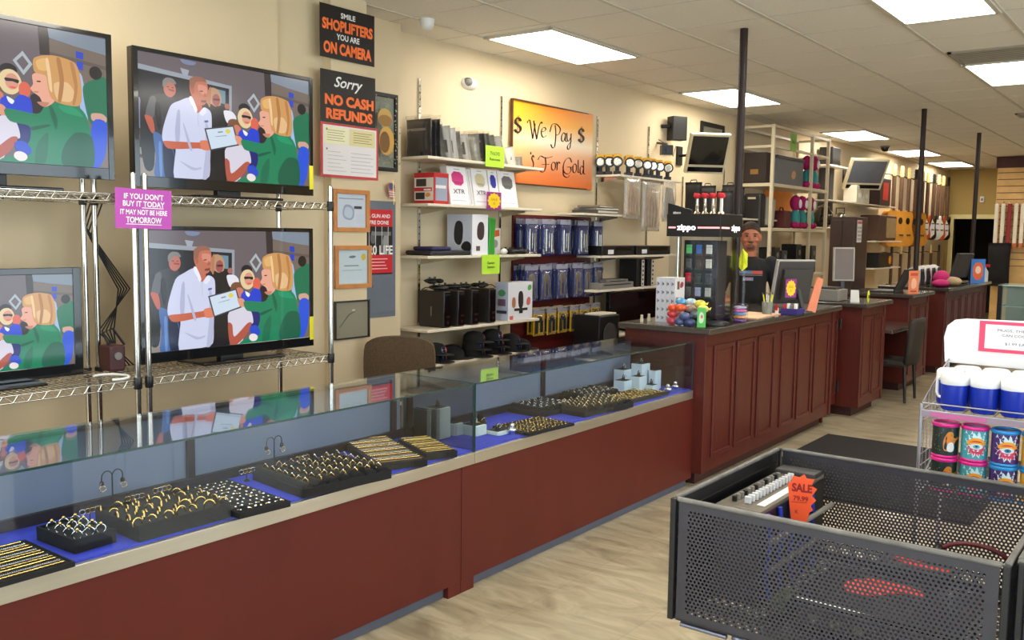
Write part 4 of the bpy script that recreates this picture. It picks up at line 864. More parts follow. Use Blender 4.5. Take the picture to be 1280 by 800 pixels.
carton('console_box', 'white console bundle box at the right end of the fourth shelf', 'box', -4.60, -4.47, 5.84, 6.17, .947, 1.255, M_WHITE, arts_x=xa, arts_y=ya)
# caps
def cap_proto():
    t = thing('baseball_cap', 'black cap in the low stacks on the lowest shelf', 'cap', (0, 0, 0), 0, 'black caps stacked on the lowest shelf'); b = MB()
    prof = [(.088, 0), (.088, .03), (.08, .06), (.055, .082), (.02, .09), (.001, .091)]
    b.lathe(prof, 0, 0, 20, .0); b.build('crown', M_BLACKV, t)
    b = MB(); pts = [(.05*math.cos(a)+.045, .075*math.sin(a), .008) for a in [i*PI/8-PI/2 for i in range(9)]]
    b.prism([(.05, -.075, .004)]+[(.075+.085*math.cos(a), .075*math.sin(a), .004-.0*abs(a)) for a in [i*PI/10-PI/2 for i in range(11)]]+[(.05, .075, .004)], (0, 0, .005)); b.build('brim', M_BLACKV, t)
    b = MB(); X = .087
    b.art((.0865, -.035, .02), (0, .07, 0), (-.012, 0, .045), [(c(60, 110, 190), soft([(0, .2), (.5, 0), (.5, 1), (.05, .9)])), (c(206, 70, 80), soft([(.5, 0), (1, .25), (.95, .9), (.5, 1)])), (c(226, 226, 230), rect(.2, .45, .8, .6))], .0006); b.build('patch', ART, t)
    return t
cp = cap_proto(); pos = [(-4.56, 5.07, .686, .2), (-4.56, 5.07, .74, .1), (-4.58, 5.3, .686, .8), (-4.54, 5.5, .686, .3), (-4.55, 5.5, .74, .15), (-4.55, 5.51, .795, .5), (-4.54, 5.75, .686, .2), (-4.55, 5.76, .74, -.1), (-4.55, 5.74, .795, .1), (-4.54, 5.98, .686, .3), (-4.55, 5.98, .74, .5), (-4.55, 6.12, .795-.11, .9), (-4.69, 5.41, .686, .9), (-4.66, 5.65, .686, 0), (-4.67, 5.65, .74, 0), (-4.66, 5.9, .686, 0)]
for i, q in enumerate(pos):
    if i == 0: cp.location = q[:3]; cp.rotation_euler.z = q[3]
    else: copy_tree(cp, q[:3], q[3])

# ---- slatwall with carded tools
t = thing('slatwall_panel', 'dark red grooved slatwall panel below the gold sign', 'slatwall', (-4.77, 6.85, .1))
b = MB(); z = .1
while z < 1.8:
    for (a, bb) in ((0, .068),): b.prism([(WX(6.27), 6.27, z), (WX(7.47), 7.47, z), (WX(7.47)+.02, 7.47, z), (WX(6.27)+.02, 6.27, z)], (0, 0, .066)); b.prism([(WX(6.27), 6.27, z+.066), (WX(7.47), 7.47, z+.066), (WX(7.47)+.012, 7.47, z+.066), (WX(6.27)+.012, 6.27, z+.066)], (0, 0, .008))
    z += .0745
b.build('grooved_board', M_DARKRED, t)
M_BLUEC = mat('blue_printed_backing_card', c(34, 44, 110), .4, var=.2, scale=30); M_YELC = mat('yellow_black_backing_card', c(214, 172, 30), .4, var=.2, scale=20)
M_BLIST = glass('clear_blister', (.97, .97, .97), 1.2, .10, haze=(.7, .76, .9), hz=.02)
def pack_proto(kind, lb, grp, w, h):
    t = thing('carded_tool', lb, 'tool pack', (0, 0, 0), 0, grp)
    b = MB(); b.rbox(-.001, .001, -w/2, w/2, -h, 0, .0008); b.build('backing_card', M_BLUEC if kind != 'c' else M_YELC, t)
    b = MB(); b.box(.0012, .002, -w/2, w/2, -.045, -.002); b.build('header_strip', mat('pale_header_card', c(150, 150, 164), .4), t)
    b = MB()
    if kind == 'a': b.cyl((.008, -.03, -.09), (.008, -.03, -h+.03), .007); b.cyl((.008, .01, -.12), (.008, .01, -h+.06), .004); b.rbox(.002, .014, .035, .055, -h+.02, -.12, .004)
    elif kind == 'b': b.ell(.008, 0, -.12, .008, .045, .05); b.rbox(.002, .014, -.03, -.008, -h+.03, -.13, .004); b.cyl((.008, .03, -.13), (.008, .03, -h+.05), .006)
    else: b.ell(.008, 0, -.09, .01, .04, .03); b.rbox(.002, .016, -.05, -.02, -h+.02, -.1, .004); b.rbox(.002, .016, .015, .045, -h+.03, -.1, .004)
    b.build('tool', M_CHROME if kind == 'a' else mat('gunmetal_camouflage', c(120, 110, 98), .4, .3, var=.4, scale=60) if kind == 'b' else M_BLACK, t)
    b = MB(); soft_pack(b, .012, 0, -h+.008, w*.92, h-.06, .018, face='x', n=5, wr=.002); b.build('blister', M_BLIST, t)
    return t
for kind, lb, grp, z, h, w, ys, n in (('a', 'blue carded tool pack on the top hook row of the dark red slatwall', 'blue carded tools on the top hook row', 1.775, .31, .17, (6.32, 6.56, 6.83, 7.10, 7.36), 4),
        ('b', 'blue carded tool pack with grey tool on the middle hook row of the slatwall', 'blue carded tools on the middle hook row', 1.385, .31, .17, (6.32, 6.54, 6.78, 7.02, 7.2, 7.38), 4),
        ('c', 'yellow and black carded tool pack on the lowest hook row of the slatwall', 'yellow carded tools on the lowest hook row', 1.0, .235, .15, (6.5, 6.68, 6.86, 7.04, 7.22, 7.38), 3)):
    pp = pack_proto(kind, lb, grp, w, h); pk = kids(pp); first = True
    for y in ys:
        x0 = WX(y)+.02; hk = thing('peg_hook', 'chrome peg hook behind the carded tools on the slatwall', 'hook', (x0, y, z-.02), 0, 'peg hooks on the dark red slatwall')
        b = MB(); b.tube([(x0, y, z-.012), (x0+.17, y, z-.012), (x0+.185, y, z+.004)], .0028, 6); b.build('prong', M_CHROME, hk)
        b = MB(); b.box(x0-.002, x0+.003, y-.02, y+.02, z-.03, z+.01); b.build('back_plate', M_CHROME, hk)
        for k in range(n):
            l_ = (x0+.045+k*.034+random.random()*.006, y+(random.random()-.5)*.02, z+(random.random()-.5)*.012)
            if first: pp.location = l_; pp.rotation_euler.z = -.1; first = False
            else: copy_tree(pp, l_, -.12+random.random()*.2, ks=pk)

# ---- second bay: cordless tools, bags, players, books
def tool_proto():
    t = thing('cordless_tool', 'x', 'power tool', (0, 0, 0)); b = MB()     # faces +x
    b.rbox(-.10, .015, -.04, .04, .11, .195, .012); b.build('yellow_housing', mat('tool_yellow', c(236, 178, 24), .4), t)
    b = MB(); b.rbox(-.065, -.02, -.02, .02, .03, .11, .008); b.build('grip', M_BLACK, t)
    b = MB(); b.rbox(-.085, .02, -.035, .035, 0, .035, .006); b.build('battery', M_BLACK, t)
    b = MB(); b.cyl((.012, 0, .12), (.045, 0, .12), .040, .052, n=20); b.build('rubber_bell', M_BLACK, t)
    b = MB(); b.lathe([(.0385, 0), (.034, .005), (.02, -.004), (.001, -.010)], 0, 0, 20); b.v = [Vector((.047+v.z, v.x, .12+v.y)) for v in b.v]; b.build('chrome_reflector', M_CHROME, t)
    return t
tp = tool_proto(); tk = kids(tp)
tl = [(-4.70, 7.56, 'yellow cordless work light at the wall end of the tool shelf, leftmost'), (-4.62, 7.58, 'yellow cordless work light, second from the left on the tool shelf'), (-4.535, 7.60, 'yellow cordless work light, third from the left on the tool shelf'), (-4.50, 7.76, 'yellow cordless work light just above the first hanging tan bag'), (-4.50, 7.93, 'yellow cordless work light between the first and second hanging bags'), (-4.50, 8.10, 'yellow cordless work light above the longest hanging bag'),
      (-4.50, 8.22, 'yellow cordless work light, third from the right on the tool shelf'), (-4.50, 8.36, 'yellow cordless work light, second from the right on the tool shelf'), (-4.50, 8.55, 'yellow cordless work light nearest the hanging grey monitor')]
for i, (x, y, lb) in enumerate(tl):
    o = tp if i == 0 else copy_tree(tp, ks=tk)
    o.location = (x, y, 2.216); o.rotation_euler.z = -1.02+random.random()*.2; o['label'] = lb
M_TAN = mat('tan_leather_goods', c(178, 138, 98), .6, var=.35, scale=14)
for i, (y0, y1, z0, z1, lb) in enumerate(((7.54, 7.85, 1.80, 2.19, 'clear bag of tan straps hanging at the left under the tool shelf'), (7.88, 8.25, 1.69, 2.17, 'longest clear bag of orange tan straps hanging in the middle under the tool shelf'), (8.30, 8.58, 1.79, 2.19, 'clear bag with grey top hanging at the right under the tool shelf'))):
    t = thing('hanging_bag', lb, 'bag', (-4.42, (y0+y1)/2, z1)); w = y1-y0; ym = (y0+y1)/2
    b = MB()
    for k in range(5): b.tube([(-4.42, ym+(k-2)*w*.08, z1-.06), (-4.415, ym+(k-2)*w*.17, z0+.25*(z1-z0)+.08), (-4.42, ym+(k-2)*w*.14, z0+.04)], .014, 6)
    b.build('strap_bundle', M_TAN if i < 2 else mat('grey_brown_goods', c(134, 118, 104), .6, var=.3, scale=12), t)
    b = MB(); soft_pack(b, -4.42, ym, z0, w, z1-z0, .06, face='x', seed=i+90, wr=.012); b.build('clear_wrapper', M_BAG, t)
    b = MB(); b.tube([(-4.42, ym, z1-.01), (-4.43, ym, z1+.012), (-4.452, ym, z1+.02)], .002, 5); b.build('hanger_loop', M_CHROME, t)
for i, (x, y, w, h, z, rz, lb) in enumerate(((-4.58, 7.3, .27, .03, 1.842, .05, 'lowest flat folder in the stack above the slatwall'), (-4.58, 7.32, .25, .022, 1.873, -.08, 'middle flat folder in the stack above the slatwall'), (-4.57, 7.28, .22, .02, 1.896, .15, 'top flat folder in the stack above the slatwall'))):
    t = thing('flat_folder', lb, 'folder', (x, y, z), rz); b = MB(); b.rbox(x-w/2, x+w/2, y-.2+i*.02, y+.2-i*.02, z, z+h, .004); b.build('cover', (M_DGREY, M_GREY, mat('khaki_cover', c(110, 100, 84), .6))[i], t)
    b = MB(); b.box(x-w/2+.004, x+w/2+.0006, y-.19+i*.02, y+.19-i*.02, z+.006, z+h-.006); b.build('page_block', M_SHELF, t)
for y0, y1, lb in ((7.26, 7.85, 'flat black player left on the shelf above the books'), (7.9, 8.6, 'flat black player right on the shelf above the books')):
    t = thing('video_player', lb, 'media player', (-4.6, (y0+y1)/2, 1.455)); b = MB(); b.rbox(-4.70, -4.47, y0, y1, 1.457, 1.545, .004); b.build('body', M_BLACK, t)
    b = MB(); b.box(-4.4705, -4.468, y0+.1, y0+.2, 1.47, 1.51); b.build('price_tag', M_WHITE, t)
    b = MB(); b.box(-4.4705, -4.469, y0+.25, y1-.06, 1.50, 1.53); b.build('display_window', M_BLACKG, t)
for i, (y, lb) in enumerate(((7.93, 'black spined book standing left of the white patterned spine'), (8.02, 'book with white patterned spine, left of the two'), (8.15, 'dark book between the two patterned spines'), (8.22, 'book with white patterned spine, right of the two'))):
    wd = .06; t = thing('upright_book', lb, 'book', (-4.55, y, 1.14)); b = MB(); b.rbox(-4.68, -4.48, y, y+wd, 1.142, 1.142+.27, .003); b.build('cover', M_BLACK, t)
    if i % 2: b = MB(); b.art((-4.4795, y, 1.142), (0, wd, 0), (0, 0, .27), [(c(206, 200, 190), rect(.05, .02, .95, .98))]+[(c(50, 46, 44), oval(.5, .1+k*.16, .28, .045, 8)) for k in range(6)], .0003); b.build('spine_print', ART, t)
t = thing('silver_player', 'flat silver player lying on the book shelf', 'media player', (-4.58, 7.55, 1.14)); b = MB(); b.rbox(-4.7, -4.47, 7.25, 7.85, 1.142, 1.20, .004); b.build('body', M_GREY, t); b = MB(); b.box(-4.4705, -4.469, 7.3, 7.8, 1.175, 1.185); b.build('disc_slot', M_BLACK, t)
t = thing('silver_player', 'thin silver player stacked on the other silver player', 'media player', (-4.58, 7.6, 1.2)); b = MB(); b.rbox(-4.68, -4.50, 7.4, 7.8, 1.202, 1.225, .004); b.build('body', M_GREY, t); b = MB(); b.box(-4.5005, -4.499, 7.45, 7.75, 1.208, 1.214); b.build('disc_slot', M_BLACK, t)
t = thing('black_television', 'unlit black television standing on the low shelf behind the counter end', 'television', (-4.55, 8.0, .70)); b = MB(); b.rbox(-4.60, -4.55, 7.55, 8.7, .76, 1.09, .008); b.build('screen_housing', M_BLACKG, t); b = MB(); b.rbox(-4.68, -4.5, 7.9, 8.3, .702, .72, .004); b.cyl((-4.58, 8.1, .72), (-4.58, 8.1, .77), .02); b.build('stand', M_BLACK, t)
t = thing('black_subwoofer', 'small black speaker box on a low stand at the end of the showcase', 'speaker', (-4.4, 7.0, 0)); b = MB(); b.rbox(-4.6, -4.32, 7.0, 7.35, .55, .92, .01); b.build('cabinet', M_BLACK, t); b = MB(); b.cyl((-4.32, 7.175, .74), (-4.312, 7.175, .74), .11, n=24); b.build('cone', M_DGREY, t); b = MB(); b.rbox(-4.62, -4.3, 6.98, 7.37, 0, .55, .005); b.build('stand_box', M_BLACK, t)
b = MB(); b.rbox(-4.5, -4.34, 7.03, 7.32, .921, .937, .004); tag(b.build('white_folder', M_SHELF), 'small white folded card on the black speaker box', 'folder')

# ================================================================ HANGING MONITORS AND UPPER WALL
def slanted_monitor(lb, ctr, w, h, yaw_, pit, body, back=.09, lit=None):
    ctr = Vector(ctr); t = thing('hanging_monitor', lb, 'monitor', ctr)
    Mx = Matrix.Translation(ctr) @ Matrix.Rotation(yaw_, 4, 'Z') @ Matrix.Rotation(pit, 4, 'Y')     # screen faces local +x
    b = MB(); b.X = Mx; b.rbox(-.05, 0, -w/2, w/2, -h/2, h/2, .008); b.prism([(-.05, -w*.42, -h*.3), (-.05, w*.42, -h*.3), (-.05, w*.42, h*.42), (-.05, -w*.42, h*.42)], (-.01, 0, 0)); b.rbox(-back, -.05, -w*.3, w*.3, -h*.25, h*.3, .01); b.build('housing', body, t)
    b = MB(); b.X = Mx; b.rbox(-.002, .004, -w*.44, w*.44, -h*.27, h*.44, .001); b.build('screen', lit or M_BLACKG, t)
    b = MB(); b.X = Mx; b.rbox(-.002, .005, -w*.44, w*.44, -h*.45, -h*.33, .001); b.build('control_bar', M_BLACKG, t)
    return t, Mx
t, Mx = slanted_monitor('cream bezelled monitor hanging high on a bracket, tilted down above the lighter display', (-4.24, 8.93, 2.50), .44, .43, -.75, .42, M_BEIGE)
b = MB(); a0 = Mx @ Vector((-.09, 0, 0)); b.tube([(WX(9.2)+.02, 9.2, 2.52), (-4.55, 9.15, 2.52), a0], .015, 8); b.box(WX(9.2), WX(9.2)+.02, 9.14, 9.26, 2.42, 2.62); b.build('wall_bracket', M_BLACK, t)
mg = mat('dusky_grey_lit_screen', c(90, 92, 100), .15, coat=.4)
t, Mx = slanted_monitor('grey screened monitor hanging tilted beyond the cream shelving', (-4.2, 14.3, 2.60), .62, .50, -.75, .5, M_BEIGE, lit=mg)
b = MB(); a0 = Mx @ Vector((-.09, 0, 0)); b.tube([(WX(14.6)+.02, 14.6, 2.6), (-4.45, 14.55, 2.6), a0], .02, 8); b.box(WX(14.6), WX(14.6)+.02, 14.5, 14.7, 2.5, 2.7); b.build('wall_bracket', M_BLACK, t)
t = thing('wall_speaker', 'small black loudspeaker high on the cream wall left of the hanging monitor', 'speaker', (-4.6, 8.9, 2.66)); b = MB(); b.X = Matrix.Translation((-4.60, 8.92, 2.78)) @ Matrix.Rotation(-.5, 4, 'Z'); b.rbox(-.06, .06, -.09, .09, -.125, .125, .008); b.build('cabinet', M_BLACK, t)
b = MB(); b.tube([(WX(8.85), 8.80, 2.80), (-4.64, 8.84, 2.80)], .02, 8); b.build('bracket', M_BLACK, t)
t = thing('wall_camera', 'small black camera box with cable on the wall below the loudspeaker', 'camera', (-4.6, 8.65, 2.50)); b = MB(); b.X = Matrix.Translation((-4.56, 8.62, 2.53)) @ Matrix.Rotation(-.8, 4, 'Z'); b.rbox(-.045, .045, -.06, .06, -.05, .05, .006); b.cyl((.045, 0, 0), (.06, 0, 0), .025, n=14); b.build('body', M_BLACK, t)
b = MB(); b.tube([(WX(8.7), 8.72, 2.62), (-4.6, 8.7, 2.6), (-4.57, 8.66, 2.57)], .012, 6); b.tube([(WX(8.7), 8.75, 2.66), (-4.68, 8.9, 2.6), (-4.68, 9.0, 2.50), (-4.7, 9.1, 2.62)], .004, 5); b.build('bracket_and_cable', M_DGREY, t)
frame('small dark framed picture high on the wall behind the hanging cream monitor', WX(10), 9.68, 10.3, 2.55, 2.95, .05, M_BLACK, [(c(120, 112, 96), rect(0, 0, 1, 1)), (c(150, 120, 100), rect(.15, .3, .85, .72)), (c(96, 70, 66), rect(.2, .45, .35, .7)), (c(96, 70, 66), rect(.45, .45, .55, .7)), (c(170, 150, 130), rect(.6, .42, .8, .68))])
t = thing('wall_speaker', 'black speaker on a ledge beside the far hanging monitor', 'speaker', (-4.5, 13.5, 2.6)); b = MB(); b.rbox(-4.6, -4.4, 13.35, 13.7, 2.69, 2.95, .01); b.build('cabinet', M_BLACK, t); b = MB(); b.rbox(WX(13.5), -4.35, 13.1, 13.9, 2.66, 2.685, .004); b.build('ledge', M_SHELF, t); b = MB(); b.rbox(-4.62, -4.45, 13.45, 13.6, 1.8, 2.66, .01); b.build('cable_chase', M_DGREY, t)

# shelves and goods along the middle of the wall
for y, lb in ((10.33, 'shelf rail above the hanging black jackets'), (9.3, 'thin shelf rail beneath the hanging cream monitor')): standard(y, .3, 2.3 if y < 10 else 2.65, lb)
wshelf('long almond shelf behind the man holding black cases', 9.0, 12.0, 1.865, xf=-4.36, bys=(9.3, 10.33))
wshelf('long almond shelf under the far speaker ledge, beyond the cream shelving', 12.95, 16.4, 2.185, xf=-4.3)
wshelf('almond shelf with glass pots beyond the cream shelving', 12.95, 14.8, 1.80, xf=-4.3)
for i, (y, h, lb) in enumerate(((9.15, .36, 'narrow black case standing behind the lighter display, leftmost'), (9.5, .34, 'black pointed case standing behind the lighter display'), (9.95, .30, 'black zip case left in the row beside the nearest pole'), (10.1, .38, 'black zip case in the middle of the row beside the nearest pole'), (10.28, .36, 'black zip case right in the row beside the nearest pole'))):
    t = thing('zip_case', lb, 'case', (-4.5, y, 1.865)); b = MB(); soft_pack(b, -4.5, y, 1.867, .2, h, .10, seed=i+200, wr=.008); b.build('case_body', mat('black_nylon', c(30, 28, 30), .7), t)
    b = MB(); b.tube([(-4.54, y, 1.86+h), (-4.53, y, 1.89+h), (-4.47, y, 1.89+h), (-4.46, y, 1.86+h)], .005, 6); b.build('handle', M_BLACK, t)

# cream steel shelving unit
t = thing('steel_display_rack', 'tall cream painted steel shelving frame beside the man, with boxes and toys', 'shelving', (-4.4, 11.5, 0)); XF, XB, Y0, Y1 = -4.2, -4.62, 10.6, 12.55
def post(x, y, nm='post', zt=2.975): b = MB(); b.rbox(x-.02, x+.02, y-.02, y+.02, 0, zt, .004); b.build(nm, M_CREAM, t)
for x, y in ((XF, Y0), (XB, Y0), (XF, 11.92), (XF, Y1), (XB, Y1)): post(x, y)
for z in (2.955, 2.72):
    for q in (((XB, Y0), (XF, Y0)), ((XF, Y0), (XF, Y1)), ((XB, Y0), (XB, Y1)), ((XB, Y1), (XF, Y1))):
        b = MB(); (xa, ya), (xc, yc) = q; b.box(min(xa, xc)-.015, max(xa, xc)+.015, min(ya, yc)-.015, max(ya, yc)+.015, z-.015, z+.015); b.build('rail', M_CREAM, t)
for z in (2.29, 1.76, 1.18, .65):
    b = MB(); b.rbox(XB, XF+.01, Y0, Y1, z-.04, z, .004); b.build('shelf_panel', M_CREAM, t)
t = thing('grey_storage_bin', 'grey plastic bin on the upper shelf of the cream steel shelving', 'bin', (-4.35, 11.2, 2.29)); b = MB(); b.rbox(-4.5, -4.24, 10.85, 11.75, 2.292, 2.62, .01); b.build('body', mat('slate_bin', c(100, 100, 104), .5), t)
b = MB(); b.rbox(-4.51, -4.23, 10.84, 11.76, 2.60, 2.64, .006); b.build('lid', M_DGREY, t); b = MB(); b.art((-4.239, 11.3, 2.36), (0, .2, 0), (0, 0, .14), [(c(196, 150, 90), soft([(0, .3), (.6, 0), (1, .6), (.5, 1)]))]); b.build('sticker', ART, t)
t = thing('dark_carton', 'dark brown box left of the grey bin on the cream shelving', 'box', (-4.45, 10.75, 2.29)); b = MB(); b.rbox(-4.58, -4.3, 10.66, 10.82, 2.292, 2.66, .006); b.build('body', mat('dark_brown_card', c(48, 34, 28), .6), t); b = MB(); b.box(-4.5, -4.4, 10.6585, 10.6605, 2.4, 2.46); b.build('label', mat('ochre_label', c(150, 110, 50), .6), t)
price_card('green price tag hanging from the top rail of the cream shelving', -4.18, 11.1, 11.3, 2.70, 2.92, (('SALE', 2.80, .04, .12),), mat('leaf_green_card', c(130, 184, 60), .6))
M_MAG = mat('magenta_plush', c(176, 20, 96), .8); M_TEAL = mat('teal_plush', c(60, 150, 150), .8); M_ORB = mat('orange_poster_board', c(240, 150, 60), .5)
def plush(lb, x, y, z, s=1):
    t = thing('plush_doll', lb, 'toy', (x, y, z)); b = MB(); b.ell(x, y, z+.1*s, .05*s, .06*s, .10*s); b.build('body', M_TEAL, t)
    b = MB(); b.ell(x, y, z+.26*s, .055*s, .07*s, .08*s); b.build('head', M_MAG, t); b = MB(); b.ell(x+.02, y-.05*s, z+.035*s, .05*s, .04*s, .035*s); b.ell(x+.02, y+.05*s, z+.035*s, .05*s, .04*s, .035*s); b.build('feet', M_MAG, t)
    b = MB(); b.ell(x+.052*s, y, z+.25*s, .012, .04*s, .045*s); b.build('face', M_WHITE, t)
plush('magenta and teal plush toy on the upper cream shelf, left', -4.28, 11.98, 2.292, 1.25); plush('magenta and teal plush toy on the upper cream shelf, right', -4.3, 12.28, 2.292, 1.3)
for i, (y, lb) in enumerate(((11.62, 'leftmost magenta plush toy on the middle cream shelf'), (11.85, 'middle magenta plush toy on the middle cream shelf'), (12.15, 'rightmost magenta plush toy on the middle cream shelf'))): plush(lb, -4.28, y, 1.762, 1.25)
t = thing('poster_board', 'orange and white board leaning behind the plush toys on the upper cream shelf', 'poster', (-4.5, 12.0, 2.29)); b = MB(); b.rbox(-4.652, -4.643, 11.5, 12.45, 2.0, 2.70, .002); b.build('board', M_ORB, t); b = MB(); b.art((-4.6425, 11.5, 2.0), (0, .95, 0), (0, 0, .7), [(c(250, 240, 226), soft([(.4, .5), (.98, .5), (.98, .96), (.6, .98)]))]); b.build('print', ART, t)
t = thing('black_speaker_case', 'tall black case standing on the middle cream shelf above the man', 'case', (-4.4, 10.5, 1.76)); b = MB(); b.rbox(-4.56, -4.33, 10.62, 10.78, 1.762, 2.17, .03); b.build('body', mat('black_vinyl', c(36, 32, 32), .5), t); b = MB(); b.rbox(-4.5, -4.4, 10.612, 10.622, 2.10, 2.125, .002); b.build('label', M_BEIGE, t)
b = MB(); b.X = Matrix.Translation((-4.38, 10.98, 1.765)) @ Matrix.Rotation(-.1, 4, 'X'); b.rbox(-.05, .03, -.15, .12, 0.02, .36, .01); tag(b.build('grey_binder', mat('light_grey_board', c(178, 172, 160), .5)), 'light grey board standing on the middle cream shelf', 'binder')
t = thing('red_toolbox', 'dark red small case left of the plush toys on the middle cream shelf', 'case', (-4.35, 11.35, 1.76)); b = MB(); b.rbox(-4.44, -4.26, 11.22, 11.44, 1.762, 1.98, .01); b.build('body', mat('oxblood_plastic', c(84, 24, 22), .5), t); b = MB(); b.tube([(-4.35, 11.27, 1.98), (-4.35, 11.29, 2.02), (-4.35, 11.37, 2.02), (-4.35, 11.39, 1.98)], .008, 6); b.build('handle', M_BLACK, t)
for i, (y, z, h, m_, lb) in enumerate(((11.0, 1.182, .34, M_BLACK, 'black binder box on the shelf right beside the man'), (11.25, 1.182, .30, M_DGREY, 'dark grey bottle shaped box behind the counter monitor'), (11.75, 1.182, .38, M_BLACK, 'tall black speaker on the lower cream shelf'), (12.3, 1.182, .36, M_DGREY, 'grey speaker at the right of the lower cream shelf'))):
    t = thing('shelf_speaker', lb, 'speaker', (-4.35, y, z)); b = MB(); b.rbox(-4.46, -4.25, y-.09, y+.09, z, z+h, .01); b.build('cabinet', m_, t); b = MB(); b.cyl((-4.25, y, z+h*.35), (-4.243, y, z+h*.35), .06, n=18); b.cyl((-4.25, y, z+h*.72), (-4.243, y, z+h*.72), .035, n=18); b.build('drivers', M_GREY, t)
t = thing('yellow_cup', 'yellow and pink cup on the lower cream shelf behind the counter monitor', 'cup', (-4.24, 11.45, 1.18)); b = MB(); b.lathe([(.035, 0), (.042, .1)], -4.24, 11.45, 16, 1.182); b.build('body', mat('cup_yellow', c(226, 180, 30), .5), t); b = MB(); b.lathe([(.043, .1), (.045, .13), (.03, .14)], -4.24, 11.45, 16, 1.182); b.build('rim_band', mat('cup_pink', c(200, 70, 90), .5), t)
# beyond: cartons, cabinet, shelf stock
for y, z, w, lb in ((14.35, 2.187, .28, 'left cream file box under the far hanging monitor'), (14.7, 2.187, .3, 'right cream file box under the far hanging monitor')):
    t = thing('file_box', lb, 'box', (-4.35, y, z)); b = MB(); b.rbox(-4.5, -4.22, y-w/2, y+w/2, z-.22, z+.0, .006) if False else b.rbox(-4.5, -4.3, y-w/2, y+w/2, z, z+.26, .006); b.build('body', mat('pale_file_card', c(206, 200, 180), .6), t); b = MB(); b.box(-4.3002, -4.298, y-.06, y+.06, z+.08, z+.14); b.build('label', M_WHITE, t)
t = thing('glass_pots', 'dark glass pots on the shelf just beyond the cream shelving', 'pot', (-4.4, 13.4, 1.8)); b = MB(); b.lathe([(.09, 0), (.14, .08), (.13, .2), (.08, .26), (.085, .28)], -4.45, 13.2, 18, 1.802); b.build('pot_body', M_BLACKG, t); b = MB(); b.lathe([(.085, .28), (.04, .31), (.001, .33)], -4.45, 13.2, 18, 1.802); b.build('lid', M_CHROME, t)
t = thing('chrome_kettle', 'chrome kettle beside the dark glass pot on the far shelf', 'kettle', (-4.4, 13.8, 1.8)); b = MB(); b.lathe([(.1, 0), (.11, .05), (.08, .18), (.03, .22), (.001, .23)], -4.42, 13.85, 18, 1.802); b.build('body', M_CHROME, t); b = MB(); b.tube([(-4.36, 13.85, 1.98), (-4.36, 13.85, 2.09), (-4.48, 13.85, 2.09), (-4.48, 13.85, 1.98)], .008, 6); b.build('handle', M_BLACK, t)
t = thing('dark_cabinet', 'tall dark brown cabinet with a white calendar, behind the second counter', 'cabinet', (-3.3, 10.0, 0)); b = MB(); b.rbox(-3.62, -3.33, 11.0, 11.5, 0, 1.9, .008); b.build('carcass', mat('espresso_wood', c(54, 34, 26), .4, var=.15), t)
b = MB(); b.rbox(-3.61, -3.48, 10.988, 11.0, .06, 1.86, .004); b.build('door', mat('espresso_wood', c(54, 34, 26), .4), t); b = MB(); b.rbox(-3.47, -3.34, 10.988, 11.0, .06, 1.86, .004); b.build('door', mat('espresso_wood', c(54, 34, 26), .4), t)
t = thing('wall_calendar', 'white calendar sheet with red heading on the dark cabinet', 'calendar', (-3.4, 10.98, 1.6)); b = MB(); b.box(-3.33, -3.3285, 11.08, 11.26, 1.60, 1.86); b.build('sheet', M_WHITE, t)
b = MB(); b.art((-3.328, 11.08, 1.60), (0, .18, 0), (0, 0, .26), [(c(200, 90, 80), rect(.05, .84, .95, .96))]+[(c(170, 160, 150), rect(.1+i*.2, .1+j*.17, .24+i*.2, .2+j*.17)) for i in range(4) for j in range(4)]); b.build('print', ART, t)
for x, y, z, rz, lb in ((-2.84, 9.12, 1.06, -.9, 'grey framed flat monitor standing on the printer counter'),):
    t = thing('desk_monitor', lb, 'monitor', (x, y, z)); Mx = Matrix.Translation((x, y, z)) @ Matrix.Rotation(rz, 4, 'Z') @ Matrix.Rotation(-.06, 4, 'Y')
    b = MB(); b.X = Mx; b.rbox(-.03, 0, -.105, .105, .17, .50, .004); b.build('bezel', mat('silver_monitor_bezel', c(160, 152, 140), .4), t); b = MB(); b.X = Mx; b.box(0, .002, -.09, .09, .185, .485); b.build('screen', mat('brown_reflecting_screen', c(96, 74, 58), .3), t)
    b = MB(); b.X = Mx; b.rbox(-.08, .06, -.09, .09, 0, .015, .004); b.rbox(-.05, -.03, -.02, .02, .015, .25, .003); b.build('stand', M_BLACK, t)
t = thing('grey_printer', 'grey office printer on the counter beyond the swing gate', 'printer', (-2.8, 8.9, 1.06)); b = MB(); b.rbox(-3.05, -2.72, 8.58, 8.86, 1.062, 1.17, .008); b.build('body', mat('printer_grey', c(134, 130, 122), .5), t); b = MB(); b.rbox(-3.0, -2.76, 8.62, 8.82, 1.17, 1.19, .004); b.build('lid', M_DGREY, t)
b = MB(); b.X = Matrix.Translation((-2.58, 8.66, 1.061)) @ Matrix.Rotation(.3, 4, 'Z'); b.prism([(-.05, 0, 0), (.03, 0, 0), (.02, .02, .11), (-.05, .02, .11)], (0, .012, 0)); tag(b.build('folded_notice', M_WHITE), 'small white folded notice leaning at the grey printer', 'notice')
burst = thing('yellow_tag', 'yellow round tag on the corner of the printer counter', 'tag', (-2.45, 8.62, 1.06)); b = MB(); b.ell(-2.46, 8.62, 1.12, .006, .035, .058); b.build('disc', mat('acid_yellow_card', c(222, 226, 30), .5), burst); b = MB(); b.box(-2.4535, -2.4525, 8.60, 8.64, 1.105, 1.135); b.build('mark', M_DGREY, burst)
t = thing('laptop', 'open dark laptop seen from behind on the counter by the orange flyer', 'laptop', (-2.72, 10.5, 1.06)); b = MB(); b.rbox(-2.98, -2.72, 10.5, 10.86, 1.062, 1.08, .004); b.build('keyboard_base', M_DGREY, t)
